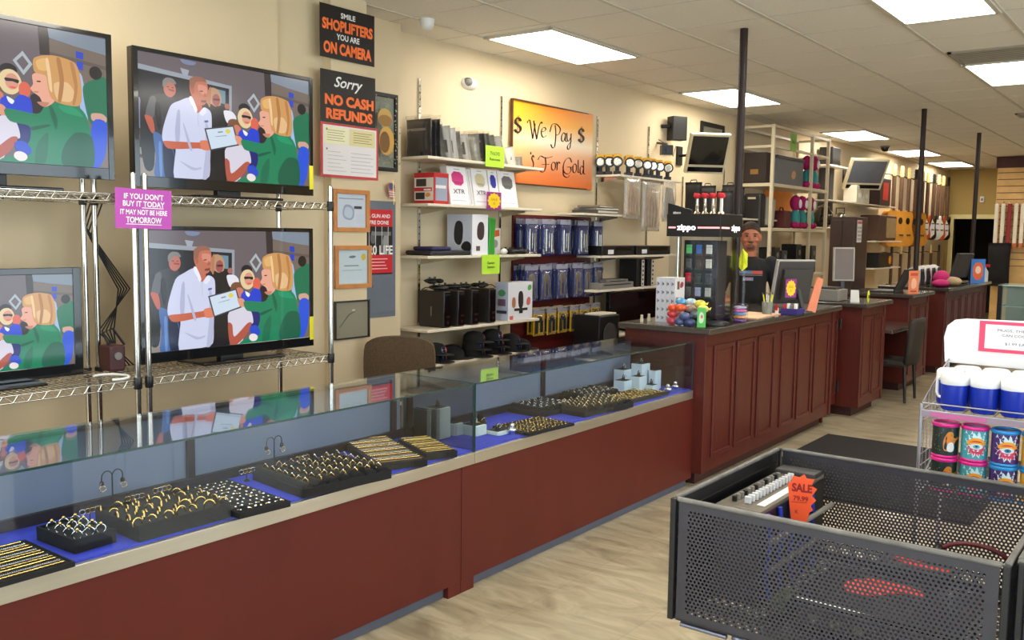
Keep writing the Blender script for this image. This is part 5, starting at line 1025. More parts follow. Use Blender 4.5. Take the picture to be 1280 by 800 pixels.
b = MB(); b.X = Matrix.Translation((-2.74, 10.68, 1.075)) @ Matrix.Rotation(.42, 4, 'Y'); b.rbox(0, .012, -.19, .19, 0, .27, .004); b.build('lid', M_BLACK, t)
t = thing('flyer_stand', 'orange printed flyer standing on the counter behind the brown chair', 'flyer', (-2.52, 10.46, 1.06)); b = MB(); b.X = Matrix.Translation((-2.52, 10.46, 1.061)) @ Matrix.Rotation(-.5, 4, 'Z'); b.box(-.003, 0, -.075, .075, 0, .25); b.build('board', mat('salmon_flyer', c(236, 140, 100), .5), t)
b = MB(); b.X = Matrix.Translation((-2.52, 10.46, 1.061)) @ Matrix.Rotation(-.5, 4, 'Z'); b.art((.0003, -.075, 0), (0, .15, 0), (0, 0, .25), [(c(216, 80, 60), rect(.15, .78, .85, .9)), (c(250, 190, 160), soft([(.2, .2), (.8, .25), (.75, .65), (.3, .7)])), (c(190, 80, 60), rect(.2, .08, .8, .14))]); b.build('print', ART, t)
# far counter goods
M_PINK = mat('hot_pink_fabric', c(206, 40, 120), .8, var=.2); 
for x, y, rx, ry, rz, m_, lb in ((-2.66, 12.35, .10, .18, .08, M_PINK, 'pink folded fabric at the near end of the farthest counter'), (-2.62, 12.75, .12, .2, .10, mat('beige_fabric', c(196, 170, 130), .8, var=.2), 'beige folded fabric beside the pink fabric on the farthest counter'), (-2.72, 12.65, .1, .14, .17, M_PINK, 'higher pink fabric bundle behind the beige one')):
    b = MB(); b.ell(x, y, 1.062+rz*.55, rx, ry, rz*.6); tag(b.build('folded_fabric', m_), lb, 'fabric')
for i in range(4):
    t = thing('zebra_purse', 'black and white striped purse, '+('first', 'second', 'third', 'fourth')[i]+' from the left on the farthest counter', 'purse', (-2.95, 12.3+i*.3, 1.06)); b = MB(); y = 12.3+i*.3
    soft_pack(b, -2.95, y, 1.062, .22, .25, .16, face='x', seed=i, wr=.003); b.build('body', M_WHITE, t)
    b = MB()
    for k in range(3): b.tube([(-2.865, y-.07+k*.06, 1.07), (-2.862, y-.05+k*.06, 1.16), (-2.868, y-.075+k*.06, 1.28)], [.008, .014, .006], 6)
    b.build('stripe', M_BLACK, t)
t = thing('desk_monitor', 'dark monitor seen from behind on the farthest counter', 'monitor', (-2.7, 13.6, 1.06)); Mx = Matrix.Translation((-2.72, 13.55, 1.061)) @ Matrix.Rotation(-.3, 4, 'Z') @ Matrix.Rotation(.28, 4, 'Y')
b = MB(); b.X = Mx; b.rbox(-.03, .012, -.2, .2, .08, .42, .01); b.build('screen_housing', M_DGREY, t); b = MB(); b.rbox(-2.82, -2.6, 13.43, 13.67, 1.062, 1.08, .004); b.rbox(-2.72, -2.69, 13.52, 13.58, 1.08, 1.2, .004); b.build('stand', M_BLACK, t)
t = thing('flyer_stand', 'blue bordered card with orange centre at the end of the farthest counter', 'flyer', (-2.52, 14.0, 1.06)); b = MB(); b.X = Matrix.Translation((-2.5, 13.75, 1.061)) @ Matrix.Rotation(-.7, 4, 'Z'); b.box(-.003, 0, -.11, .11, 0, .33); b.build('board', mat('sky_blue_card', c(70, 130, 210), .5), t); b = MB(); b.X = Matrix.Translation((-2.5, 13.75, 1.061)) @ Matrix.Rotation(-.7, 4, 'Z'); b.art((.0003, -.11, 0), (0, .22, 0), (0, 0, .33), [(c(230, 110, 70), soft([(.15, .15), (.85, .15), (.85, .85), (.15, .85)], 1)), (c(240, 210, 190), oval(.5, .55, .2, .16))]); b.build('print', ART, t)
t = thing('spray_bottle', 'clear spray bottle with red trigger at the end of the farthest counter', 'bottle', (-2.5, 14.35, 1.06)); b = MB(); b.lathe([(.045, 0), (.045, .14), (.015, .19), (.015, .21)], -2.52, 14.35, 14, 1.062); b.build('bottle_body', mat('milky_plastic', c(200, 206, 208), .3), t); b = MB(); b.rbox(-2.54, -2.46, 14.335, 14.365, 1.27, 1.31, .006); b.build('trigger', mat('red_plastic', c(206, 30, 30), .4), t)
# chair at the low desk
def chair(name, lb, loc, rz):
    t = thing(name, lb, 'chair', (0, 0, 0)); t.scale = (.92, .92, .87); M_UP = mat('brown_grey_upholstery', c(44, 36, 30), .7, var=.15, scale=40)
    b = MB(); b.rbox(-.23, .23, -.23, .23, .41, .49, .03); b.build('seat', M_UP, t)
    b = MB(); n = 8; vs = []
    pts = []
    for i in range(n+1):
        u = i/n-.5; pts.append((.23-.07*(1-(2*u)**2)*-1*.0+.02-.05*(2*u)**2, u*.5))
    for j, (z, w_) in enumerate(((.45, .9), (.6, 1), (.8, 1), (.93, .96), (.985, .8))):
        for x, y in pts: vs.append((x+.10*(z-.45), y*w_, z-.03*(2*y)**2*(j == 4)))
    k = n+1; off = len(vs); vs2 = vs+[(x+.045, y, z) for x, y, z in vs]
    fs = [(j*k+i, j*k+i+1, (j+1)*k+i+1, (j+1)*k+i) for j in range(4) for i in range(n)]+[(off+j*k+i, off+(j+1)*k+i, off+(j+1)*k+i+1, off+j*k+i+1) for j in range(4) for i in range(n)]
    fs += [(i, off+i, off+i+1, i+1) for i in range(n)]+[(4*k+i, 4*k+i+1, off+4*k+i+1, off+4*k+i) for i in range(n)]+[(j*k, (j+1)*k, off+(j+1)*k, off+j*k) for j in range(4)]+[(j*k+n, off+j*k+n, off+(j+1)*k+n, (j+1)*k+n) for j in range(4)]
    b.add(vs2, fs, True); b.build('backrest', M_UP, t)
    for x, y in ((-.2, -.2), (-.2, .2), (.21, -.2), (.21, .2)):
        b = MB(); b.cyl((x, y, .42), (x*1.12, y*1.08, 0), .019, .014, n=10); b.build('leg', mat('black_wood_leg', c(22, 18, 18), .4), t)
    t.location = loc; t.rotation_euler.z = rz; return t
chair('dining_chair', 'brown upholstered chair with thin black legs at the low desk', (-2.57, 9.86, 0), .0)
t = thing('office_chair', 'brown fabric office chair back showing behind the nearest showcase', 'chair', (-4.12, 4.3, 0)); M_BRF = mat('brown_speckled_fabric', c(84, 66, 46), .9, var=.25, scale=120, bump=.2)
b = MB(); b.X = Matrix.Translation((-4.13, 4.25, 0)) @ Matrix.Rotation(.6, 4, 'Z'); b.prism([(x, -.035, z) for x, z in soft([(-.22, .56), (.22, .56), (.235, .9), (.19, .965), (0, .985), (-.19, .965), (-.235, .9)], 2)], (0, .07, 0)); b.build('backrest', M_BRF, t, bevel=0)
b = MB(); b.X = Matrix.Translation((-4.13, 4.25, 0)) @ Matrix.Rotation(.6, 4, 'Z'); b.rbox(-.25, .25, -.5, .02, .44, .53, .03); b.build('seat', M_BRF, t)
b = MB(); b.X = Matrix.Translation((-4.13, 4.25, 0)) @ Matrix.Rotation(.6, 4, 'Z'); b.cyl((0, -.24, .08), (0, -.24, .44), .03)
for k in range(5): a = k*2*PI/5; b.tube([(0, -.24, .1), (.28*math.cos(a), -.24+.28*math.sin(a), .06)], .018, 8); b.ell(.28*math.cos(a), -.24+.28*math.sin(a), .03, .03, .03, .03)
b.build('swivel_base', M_BLACK, t)

# ================================================================ GUITARS ON THE FAR WALL
M_GWOOD = mat('honey_guitar_top', c(214, 146, 52), .3, var=.1, scale=6, coat=.4); M_NECK = mat('guitar_fretboard', c(92, 66, 50), .5, var=.15, scale=20); M_MAPLE = mat('maple_headstock', c(232, 204, 132), .35)
GM = {'honey': M_GWOOD, 'black': M_BLACKG, 'red': mat('guitar_red', c(150, 26, 24), .25, coat=.4), 'sun': mat('guitar_sunburst', c(196, 84, 24), .25, coat=.4), 'white': mat('guitar_white', c(226, 224, 218), .3), 'brown': mat('guitar_brown', c(120, 72, 34), .3, coat=.3)}
def guitar_proto(kind, col):
    t = thing('hanging_guitar', 'x', 'guitar', (0, 0, 0))            # hangs from z=0 (nut) down, faces +x, width along y
    ac = kind == 'acoustic'; s = 1 if ac else .85
    prof = [(0, .0), (.10, .02), (.135, .08), (.125, .15), (.105, .21), (.12, .28), (.165, .36), (.18, .43), (.16, .49), (.09, .53), (0, .54)]
    if not ac: prof = [(.03, .04), (.10, -.05), (.14, -.04), (.13, .05), (.10, .14), (.12, .22), (.15, .30), (.14, .37), (.07, .41), (0, .42)]
    z0 = -.47 if ac else -.55
    out = [(w*s, z0-d*s) for w, d in prof]+[(-w*s*(1 if ac else .95), z0-d*s) for w, d in reversed(prof[1 if ac else 0:-1])]
    pts = soft([(y, z) for y, z in out], 1)
    b = MB(); b.prism([(-.05 if ac else -.02, y, z) for y, z in pts], (.09 if ac else .04, 0, 0)); b.build('body', GM[col], t)
    xf = .0405 if ac else .0205
    b = MB(); b.rbox(xf-.03, xf+.008, -.026, .026, z0-.02, 0, .004); b.build('neck', M_NECK, t)
    b = MB(); b.rbox(xf-.022, xf-.004, -.035, .035, .0, .16, .006)
    for k in range(3):
        for sg in (-1, 1): b.cyl((xf-.012, sg*.035, .03+k*.045), (xf-.012, sg*.055, .03+k*.045), .007, n=6)
    b.build('headstock', M_MAPLE if col in ('honey', 'sun', 'white') else M_BLACK, t)
    b = MB()
    if ac: b.cyl((xf, 0, z0-.16), (xf+.002, 0, z0-.16), .05, n=24); b.build('sound_hole', M_BLACK, t); b = MB(); b.rbox(xf, xf+.01, -.08, .08, z0-.38, z0-.355, .003); b.build('bridge', M_NECK, t)
    else: b.rbox(xf, xf+.006, -.04, .04, z0-.1, z0-.08, .002); b.rbox(xf, xf+.006, -.04, .04, z0-.2, z0-.18, .002); b.build('pickup', M_CHROME, t); b = MB(); b.prism([(xf, -.02, z0-.02), (xf, -.1, z0-.2), (xf, -.05, z0-.33), (xf, .06, z0-.26), (xf, .06, z0-.1)], (.002, 0, 0)); b.build('pickguard', M_WHITE, t)
    b = MB(); b.tube([(xf-.01, -.02, .01), (-.09, -.02, .03), (-.16, 0, .03)], .006, 6); b.tube([(xf-.01, .02, .01), (-.09, .02, .03), (-.16, 0, .03)], .006, 6); b.build('wall_hanger', M_BLACK, t)
    return t
protos = {}
def guitar(kind, col, y, z, lb, x=None, rz=-.15, sc=1.0):
    if (kind, col) not in protos: protos[(kind, col)] = guitar_proto(kind, col); o = protos[(kind, col)]
    else: o = copy_tree(protos[(kind, col)])
    o.location = ((WX(y)+.16) if x is None else x, y, z); o.rotation_euler.z = rz; o['label'] = lb; o.scale = (sc,)*3; return o
G = [('acoustic', 'honey', 16.55, 'honey acoustic guitar, first in the upper row next to the red bordered case'), ('acoustic', 'honey', 17.0, 'honey acoustic guitar, second in the upper row'), ('acoustic', 'honey', 17.45, 'honey acoustic guitar, third in the upper row, just left of the middle pole'), ('acoustic', 'brown', 17.9, 'brown acoustic guitar directly behind the middle pole in the upper row'),
     ('acoustic', 'honey', 18.35, 'honey acoustic guitar just right of the middle pole in the upper row'), ('electric', 'sun', 18.8, 'sunburst electric guitar in the upper row right of the honey acoustics'), ('electric', 'black', 19.25, 'black electric guitar in the upper row after the sunburst one'), ('electric', 'white', 19.6, 'white electric guitar in the upper row'), ('electric', 'sun', 19.95, 'sunburst electric guitar next to last in the upper row'), ('electric', 'black', 20.35, 'black electric guitar last in the upper row by the tan end wall')]
for k, col, y, lb in G: guitar(k, col, y, 2.72, lb, sc=1.2, rz=-.32)
for i, (col, y, lb) in enumerate((('black', 16.7, 'black electric guitar, first in the lower row under the honey acoustics'), ('white', 17.25, 'white electric guitar, second in the lower row'), ('brown', 17.8, 'brown electric guitar, third in the lower row left of the middle pole'), ('red', 18.7, 'red electric guitar in the lower row right of the middle pole'), ('sun', 19.3, 'sunburst electric guitar in the lower row above the striped purses'), ('black', 19.9, 'black electric guitar last in the lower row'))): guitar('electric', col, y, 1.38, lb, sc=1.0)
t = thing('dark_guitar_case', 'dark guitar case with a red panel standing at the start of the guitar row', 'guitar case', (-4.3, 15.9, 2.185)); b = MB(); b.rbox(-4.5, -4.28, 15.35, 15.95, 2.187, 2.62, .01); b.build('case_body', mat('case_brown', c(62, 34, 30), .5), t); b = MB(); b.rbox(-4.281, -4.275, 15.5, 15.8, 2.27, 2.55, .002); b.build('red_panel', mat('signal_red', c(222, 56, 38), .5), t)
t = thing('guitar_amplifier', 'brown guitar amplifier with pale grille beside the dark cabinet', 'amplifier', (-4.3, 16.0, 1.3)); b = MB(); b.rbox(-4.5, -4.2, 15.1, 16.1, 1.62, 2.02, .015); b.build('cabinet', mat('tweed_brown', c(84, 56, 40), .7), t); b = MB(); b.rbox(-4.201, -4.192, 15.5, 16.05, 1.66, 1.98, .003); b.build('grille_cloth', mat('wheat_grille', c(166, 140, 96), .8), t)
wshelf('almond shelf carrying the brown amplifier', 14.9, 16.4, 1.61, xf=-4.18); wshelf('lower almond shelf left of the lower guitars', 14.9, 16.4, 1.18, xf=-4.18)
t = thing('orange_gadget', 'black and orange boxed gadget on the lower shelf left of the guitars', 'box', (-4.3, 15.8, 1.18)); b = MB(); b.rbox(-4.4, -4.2, 15.2, 15.9, 1.182, 1.42, .01); b.build('box_body', M_BLACK, t); b = MB(); b.cyl((-4.2, 15.8, 1.3), (-4.195, 15.8, 1.3), .07, n=16); b.build('orange_disc', mat('orange_label', c(236, 150, 30), .5), t)

# ================================================================ FAR RIGHT
t = thing('slatwall_column', 'pine slatwall column with dark red top at the right edge, far back', 'slatwall', (-2.8, 18.2, 0)); b = MB(); b.rbox(-3.06, -1.6, 18.0, 18.3, 0, 2.98, .004); b.build('core', mat('pine_slat', c(214, 172, 110), .5, var=.1), t); b = MB(); b.box(-3.08, -1.58, 17.98, 18.3, 2.9, 3.09); b.build('top_band', mat('maroon_band', c(64, 18, 22), .5), t)
b = MB(); z = 1.2
while z < 2.85: b.box(-3.05, -1.61, 17.992, 18.0, z, z+.012); z += .115
b.build('groove', mat('groove_brown', c(120, 84, 50), .7), t)
for i in range(6):
    t = thing('hanging_guitar_strap', 'pale strap hanging in the row on the pine slatwall, far back at the right', 'strap', (-3.02+i*.1, 17.95, 2.3), 0, 'pale straps hanging on the pine slatwall'); x = -3.02+i*.1; b = MB(); b.rbox(x-.03, x+.03, 17.90, 17.94, 1.6, 2.28, .006); b.build('strap', M_SHELF if i != 2 else mat('crimson_strap', c(140, 30, 40), .6), t); b = MB(); b.tube([(x, 17.99, 2.31), (x, 17.92, 2.31), (x, 17.92, 2.28)], .006, 6); b.build('hook', M_CHROME, t); b = MB(); b.rbox(x-.03, x+.03, 17.895, 17.945, 1.52, 1.6, .006); b.build('tan_end', mat('orange_leather', c(196, 110, 60), .6), t)
t = thing('black_gig_bag', 'black bag hanging below the pale straps, far back at the right', 'bag', (-2.9, 17.8, 1.2)); b = MB(); soft_pack(b, -2.93, 17.86, .85, .36, .75, .16, seed=5); b.build('bag_body', M_BLACKV, t); b = MB(); b.tube([(-2.88, 17.88, 1.6), (-2.88, 17.9, 1.7), (-2.88, 17.99, 1.72)], .012, 6); b.build('hang_loop', M_BLACK, t)
t = thing('wall_thermostat', 'small white wall fixture on the tan end wall above the doorway', 'thermostat', (-3.8, 20.98, 2.35)); b = MB(); b.rbox(-3.86, -3.78, 20.96, 21.0, 2.42, 2.54, .005); b.build('case', M_WHITE, t); b = MB(); b.box(-3.84, -3.80, 20.958, 20.961, 2.45, 2.5); b.build('display', M_GREY, t)
M_GC = glass('pale_green_case_glass', (.86, .95, .93), 1.2, .02, haze=(.5, .62, .6), hz=.25)
t = thing('glass_display_cabinet', 'far glass cabinet with white glass shelves and dark posts, right of the farthest counter', 'display cabinet', (-2.0, 15.4, 0))
for x in (-2.42, -1.75, -1.1):
    b = MB(); b.rbox(x-.03, x+.03, 15.0, 15.06, 0, 1.0, .004); b.build('corner_post', M_BLACK, t)
b = MB(); b.box(-2.45, -1.07, 15.0, 15.6, .985, 1.0); b.build('glass_top', mat('pale_mint_glass', c(196, 226, 220), .15, coat=.5), t)
for z in (.35, .68): b = MB(); b.box(-2.42, -1.1, 15.06, 15.6, z, z+.01); b.build('glass_shelf', mat('pale_mint_glass', c(196, 226, 220), .15), t)
b = MB(); b.box(-2.42, -1.1, 15.58, 15.6, 0, .985); b.build('back_panel', mat('sage_panel', c(120, 132, 120), .5), t)
b = MB(); b.box(-2.42, -1.1, 15.025, 15.03, 0.05, .985); b.build('front_glass', M_GC, t)
b = MB(); b.box(-2.45, -1.07, 15.0, 15.6, 0, .05); b.build('plinth', M_BLACK, t)

# ================================================================ JEWELLERY
def local(fn):                                   # transform helper for one-piece props
    b = MB(); fn(b); return b
ring_b = MB(); n_ = 18
ring_b.tube([(.0095*math.cos(2*PI*i/n_), 0, .0095*math.sin(2*PI*i/n_)) for i in range(n_)], .0017, 6, closed=True)
ring_b.m = 1; ring_b.ell(0, 0, .0115, .0042, .0038, .0034, 8, 5)
RG = 'rings in the showcases'
def ring_master(nm, lb, grp, mats, sc=1): b = ring_b; o = b.build(nm, mats); tag(o, lb, 'ring', grp); o.scale = (sc,)*3; return o
def spawn(src, used, loc, rot, label=None, group=None, sc=None):
    if not used: used.append(1); o = src
    else: o = src.copy(); C.objects.link(o)
    o.location = loc; o.rotation_euler = rot
    if sc: o.scale = (sc,)*3
    if label: o['label'] = label; o['group'] = group
    return o
def tray(lb, cx, cy, w, l, rz, h=.03, pads=0, cat='tray', slope=0):
    t = thing('display_tray', lb, 'jewelry tray', (0, 0, 0)); b = MB()
    b.rbox(-w/2, w/2, -l/2, l/2, 0, h*.8, .002)
    for q in ((-w/2, -w/2+.006, -l/2, l/2), (w/2-.006, w/2, -l/2, l/2), (-w/2, w/2, -l/2, -l/2+.006), (-w/2, w/2, l/2-.006, l/2)): b.rbox(*q, h*.7, h, .001)
    b.build('tray_body', M_BLACKV, t)
    for i in range(pads):
        y = -l/2+l*(i+.5)/pads; b = MB(); b.cyl((-w/2+.01, y, h*.8), (w/2-.01, y, h*.8), l/pads*.38, n=12); b.build('velvet_roll', M_BLACKV, t)
    t.location = (cx, cy, .6525); t.rotation_euler.z = rz
    return lambda u, v, z: (cx+u*math.cos(rz)-v*math.sin(rz), cy+u*math.sin(rz)+v*math.cos(rz), .6525+z)
# bracelets / chains lying in rows: mesh per style
def chain_mesh(style, L_):
    b = MB(); n = int(L_/.006)
    if style == 0: b.tube([(0, -L_/2+L_*i/(2*n), .004) for i in range(2*n+1)], [.0032 if i % 2 else .0018 for i in range(2*n+1)], 6)
    elif style == 1:
        for i in range(n): y = -L_/2+L_*(i+.5)/n; b.add([(-.003, y-.003, .002), (.003, y-.003, .002), (.003, y+.003, .002), (-.003, y+.003, .002), (0, y, .0065)], [(0, 1, 4), (1, 2, 4), (2, 3, 4), (3, 0, 4), (3, 2, 1, 0)])
    else: b.tube([(.0015*math.sin(i*1.3), -L_/2+L_*i/(2*n), .0035) for i in range(2*n+1)], .0026, 6)
    return b
def chains(f, w, l, n, lb, grp, mats, h, single=True):
    for s in range(3):
        idx = [i for i in range(n) if i % 3 == s]
        if not idx: continue
        b = chain_mesh(s, l*.9); m_ = mats[s % len(mats)]
        src = b.build('chain_bracelet', m_); tag(src, lb, 'bracelet', grp); used = []
        for i in idx:
            u = -w/2+w*(i+.7)/(n+.4); o = spawn(src, used, f(u, 0, h), (0, 0, f.rz))
class Fr:
    def __init__(s, fn, rz): s.fn = fn; s.rz = rz
    def __call__(s, *a): return s.fn(*a)
def mk(lb, cx, cy, w, l, rz, **k): return Fr(tray(lb, cx, cy, w, l, rz, **k), rz)
f = mk('black tray of chain bracelets at the lower left edge of the photo', -2.76, 1.14, .31, .36, .0, h=.016); chains(f, .30, .35, 12, 'chain bracelet in the row tray at the lower left edge', 'bracelets in the leftmost tray', [M_GOLD, M_SILVER, M_GOLD], .015)
f = mk('wide black tray of gold bracelets left of the yellow chain tray', -2.885, 2.86, .50, .23, -.44, h=.03, pads=0)
MIXG = mat('antique_gold', c(150, 124, 84), .3, .9, var=.2, scale=30); chains(f, .49, .22, 17, 'gold or dark chain bracelet lying in a row on the wide black tray', 'bracelets in the wide black tray', [M_GOLD, MIXG, M_SILVER], .03)
f = mk('black tray of thick bright yellow chains beside the pale risers', -2.80, 3.06, .34, .15, -.42, h=.03); chains(f, .33, .15, 10, 'thick bright yellow gold chain in the tray beside the pale risers', 'chains in the bright yellow tray', [M_GOLD, mat('bright_yellow_gold', c(244, 214, 120), .3, .7), M_GOLD], .03)
def rings(f, w, l, nu, nv, lb, grp, sc=1, mats=(M_GOLD, M_SILVER), h=.026, nm='ring', jit=.004, src=None, skip=0):
    src = ring_master(nm, lb, grp, list(mats), sc) if src is None else src; used = []
    for i in range(nu):
        for j in range(nv):
            if random.random() < skip: continue
            u = -w/2+w*(i+.5)/nu+(random.random()-.5)*jit; v = -l/2+l*(j+.5)/nv+(random.random()-.5)*jit
            spawn(src, used, f(u, v, h), (.3*(random.random()-.5), 0, f.rz+PI/2*0+random.uniform(.3, 1.3)), sc=sc)
f = mk('small black ring tray with a dozen chunky rings, second tray from the left', -2.82, 1.435, .22, .14, .05, h=.045); rings(f, .2, .12, 4, 3, 'chunky ring in the small second tray from the left', 'rings in the small second tray', 1.5, (M_SILVER, M_GOLD), .046)
f = mk('tall black box tray of gold hoops and bangles', -2.79, 1.725, .28, .34, -.03, h=.055)
b = MB(); b.tube([(.018*math.cos(a), 0, .018*math.sin(a)) for a in [PI*i/10-.4 for i in range(16)]], [.001]+[.0036]*14+[.001], 8); hp = b.build('gold_hoop', M_GOLD); tag(hp, 'gold hoop standing in the tall black box tray', 'earring', 'hoops in the tall black box tray'); us = []
for i in range(5):
    for j in range(7): spawn(hp, us, f(-.11+i*.055+random.uniform(-.008, .008), -.16+j*.053+random.uniform(-.01, .01), .056), (0, 0, random.uniform(-.6, 1.6)), sc=random.uniform(.7, 1.0))
st = MB(); st.ell(0, 0, .003, .0036, .0036, .003, 8, 5); st.m = 1; st.tube([(.004, 0, .004), (.009, 0, .003)], .0012, 5)
def studs(f, w, l, nu, nv, lb, grp, mats, h, sc=1.2):
    src = st.build('stud_earring', mats); tag(src, lb, 'earring', grp); us = []
    for i in range(nu):
        for j in range(nv): spawn(src, us, f(-w/2+w*(i+.5)/nu+random.uniform(-.004, .004), -l/2+l*(j+.5)/nv+random.uniform(-.004, .004), h), (0, 0, random.uniform(0, 6)), sc=sc*random.uniform(.8, 1.2))
f = mk('black tray dotted with stud earrings in front of the left back post', -2.81, 2.02, .42, .21, -.08, h=.022); studs(f, .4, .19, 11, 7, 'small stud earring on the black tray before the back panel post', 'studs on the nearer dotted tray', [M_SILVER, M_GOLD], .02, 1.5)
f = mk('large black ring tray with velvet rolls in the middle of the nearest showcase', -2.79, 2.43, .36, .42, -.12, h=.035, pads=7); rings(f, .33, .40, 7, 7, 'ring standing on the velvet rolls of the large middle tray', 'rings on the large middle tray', 1.15, (M_GOLD, M_SILVER), .052)
# farther case
f = mk('grey tray densely dotted with tiny gold studs, leftmost in the farther showcase', -2.73, 3.80, .25, .36, -.1, h=.014); studs(f, .23, .34, 9, 13, 'tiny gold stud on the grey dotted tray in the farther showcase', 'studs on the grey tray', [M_GOLD, M_GOLD], .013, 1.15)
f = mk('black ring tray against the back panel, left of two in the farther showcase', -2.95, 4.17, .24, .30, -.05, h=.03, pads=4); rings(f, .22, .28, 5, 5, 'ring in the left back tray of the farther showcase', 'rings in the left back tray', 1.0, (M_SILVER, M_SILVER), .045)
f = mk('long black ring tray in the middle of the farther showcase', -2.77, 4.42, .26, .46, -.1, h=.03, pads=7); rings(f, .24, .44, 6, 7, 'ring in the long middle tray of the farther showcase', 'rings in the long middle tray', 1.25, (M_GOLD, M_SILVER), .046)
f = mk('black ring tray against the back panel, right of two in the farther showcase', -2.97, 4.72, .22, .36, 0, h=.03, pads=5); rings(f, .2, .34, 4, 6, 'ring in the right back tray of the farther showcase', 'rings in the right back tray', 1.0, (M_SILVER, M_GOLD), .045)
f = mk('black tray of closely set gold studs near the pale blue risers', -2.775, 4.93, .22, .44, -.06, h=.02); studs(f, .2, .42, 7, 14, 'gold stud in the closely set tray near the pale blue risers', 'studs near the pale blue risers', [M_GOLD, M_GOLD], .019, 1.5)
# earring trees and T stands
M_BWIRE = mat('black_wire', c(16, 14, 16), .35)
def hoop_at(b, x, y, z, r=.008): b.tube([(x+.3*r*math.cos(a), y+r*math.cos(a), z+r*math.sin(a)) for a in [2*PI*i/12 for i in range(12)]], .0016, 5, closed=True)
for x, y, lb in ((-2.96, 1.637, 'black earring tree with two curved arms, nearer one'), (-2.96, 2.325, 'black earring tree with two curved arms, farther one behind the ring tray')):
    t = thing('earring_tree', lb, 'earring stand', (x, y, .6525)); b = MB(); b.lathe([(.022, 0), (.02, .006), (.004, .02)], x, y, 14, .6525); b.build('stand_foot', M_BWIRE, t)
    b = MB(); b.tube([(x, y, .66), (x, y, .80)], .0028, 6); b.build('stem', M_BWIRE, t)
    for sg in (-1, 1):
        b = MB(); b.tube([(x, y, .79)]+[(x, y+sg*(.019-.019*math.cos(PI*k/8)), .80+.02*math.sin(PI*k/8)) for k in range(9)]+[(x, y+sg*.038, .785)], .0022, 6); b.ell(x, y+sg*.038, .778, .008, .008, .011); b.build('curved_arm', M_BWIRE, t)
        b = MB(); hoop_at(b, x+.006, y+sg*.038, .762, .010); tag(b.build('drop_earring', M_GOLD), 'gold drop earring on the '+('left' if sg < 0 else 'right')+' arm of the '+('nearer' if y < 2 else 'farther')+' earring tree', 'earring')
for i, (x, y, lb) in enumerate(((-2.97, 1.56, 'nearest small black T stand with gold hoops'), (-3.0, 1.74, 'small black T stand with hoops just right of the nearer earring tree'), (-3.02, 1.86, 'small black T stand with hoops beside the dotted stud tray'), (-3.0, 2.22, 'small black T stand with hoops left of the farther earring tree'), (-3.0, 2.50, 'small black T stand with hoops right of the farther earring tree'))):
    t = thing('earring_bar', lb, 'earring stand', (x, y, .6525)); b = MB(); b.lathe([(.014, 0), (.012, .004), (.003, .01)], x, y, 12, .6525); b.tube([(x, y, .655), (x, y, .71)], .002, 6); b.tube([(x, y-.03, .705), (x, y+.03, .705)], .0024, 6); b.build('bar_stand', M_BWIRE, t)
    for k in range(4):
        b = MB(); hoop_at(b, x+.003, y-.027+k*.018, .694, .009); b.build('hoop', M_GOLD if (i+k) % 3 else M_SILVER, t)
# pale risers with watches / figurines
M_MINT = mat('pale_mint_leatherette', c(206, 222, 214), .6)
def riser(lb, x, y, w, d, h, wt=None, m_=M_MINT):
    t = thing('display_riser', lb, 'riser', (x, y, .6525)); b = MB()
    pts = [(x-w/2, y-d/2), (x+w/2-.012, y-d/2), (x+w/2, y-d/2+.012), (x+w/2, y+d/2), (x-w/2, y+d/2)]
    b.prism([(a, q, .6525) for a, q in pts], (0, 0, h)); b.build('block', m_, t, bevel=.002)
    b = MB(); b.box(x-w/2+.006, x+w/2-.014, y-d/2+.006, y+d/2-.006, .6525+h, .6525+h+.002); b.build('velvet_top', M_BLACKV, t)
    if wt:
        t2 = thing('ring_holder', wt, 'ring holder', (x, y, .6545+h)); b = MB(); b.lathe([(.014, 0), (.01, .008), (.006, .03), (.001, .036)], x, y, 10, .6545+h); b.build('finger_cone', M_BLACKV, t2)
        b = MB(); hoop_at(b, x+.008, y, .6545+h+.02, .011); b.build('ring_on_top', M_SILVER, t2)
riser('tallest pale riser behind the yellow chain tray', -2.95, 3.30, .09, .09, .15, 'ring holder on the tallest pale riser behind the yellow chains')
riser('flat sided pale riser left of the tallest one, behind the yellow chains', -2.99, 3.235, .10, .02, .145)
riser('short pale riser right of the tallest one', -2.93, 3.40, .07, .06, .06)
riser('low pale riser beside the vertical glass edge of the cases', -2.86, 3.47, .10, .08, .05, 'ring holder on the low pale riser beside the glass edge')
riser('flat white riser right of the vertical glass edge', -2.78, 3.56, .09, .09, .018, 'ring holder on the flat white riser')
for i, (x, y, w, d, h, lb, w2) in enumerate(((-2.93, 5.05, .09, .09, .075, 'pale blue riser at the left of the cluster by the counter', 'black holder on the left pale blue riser'), (-3.02, 5.2, .09, .09, .12, 'pale blue riser at the back left of the cluster', 'black holder on the back left riser'), (-2.86, 5.12, .08, .08, .10, 'pale blue riser in the front middle of the cluster', 'black holder on the front middle riser'),
        (-2.93, 5.27, .09, .09, .16, 'tallest pale blue riser in the cluster by the counter', 'holder with gold ring on the tallest pale blue riser'), (-2.84, 5.30, .06, .06, .12, 'slim pale riser right of the tallest one', None), (-2.80, 5.18, .08, .07, .045, 'lowest pale blue riser in front of the cluster', 'black holder on the lowest pale blue riser'), (-2.92, 5.38, .08, .05, .06, 'pale green riser at the right end of the showcase', None))):
    riser(lb, x, y, w, d, h, w2, mat('pale_blue_leatherette', c(196, 212, 222), .6) if i < 6 else M_MINT)
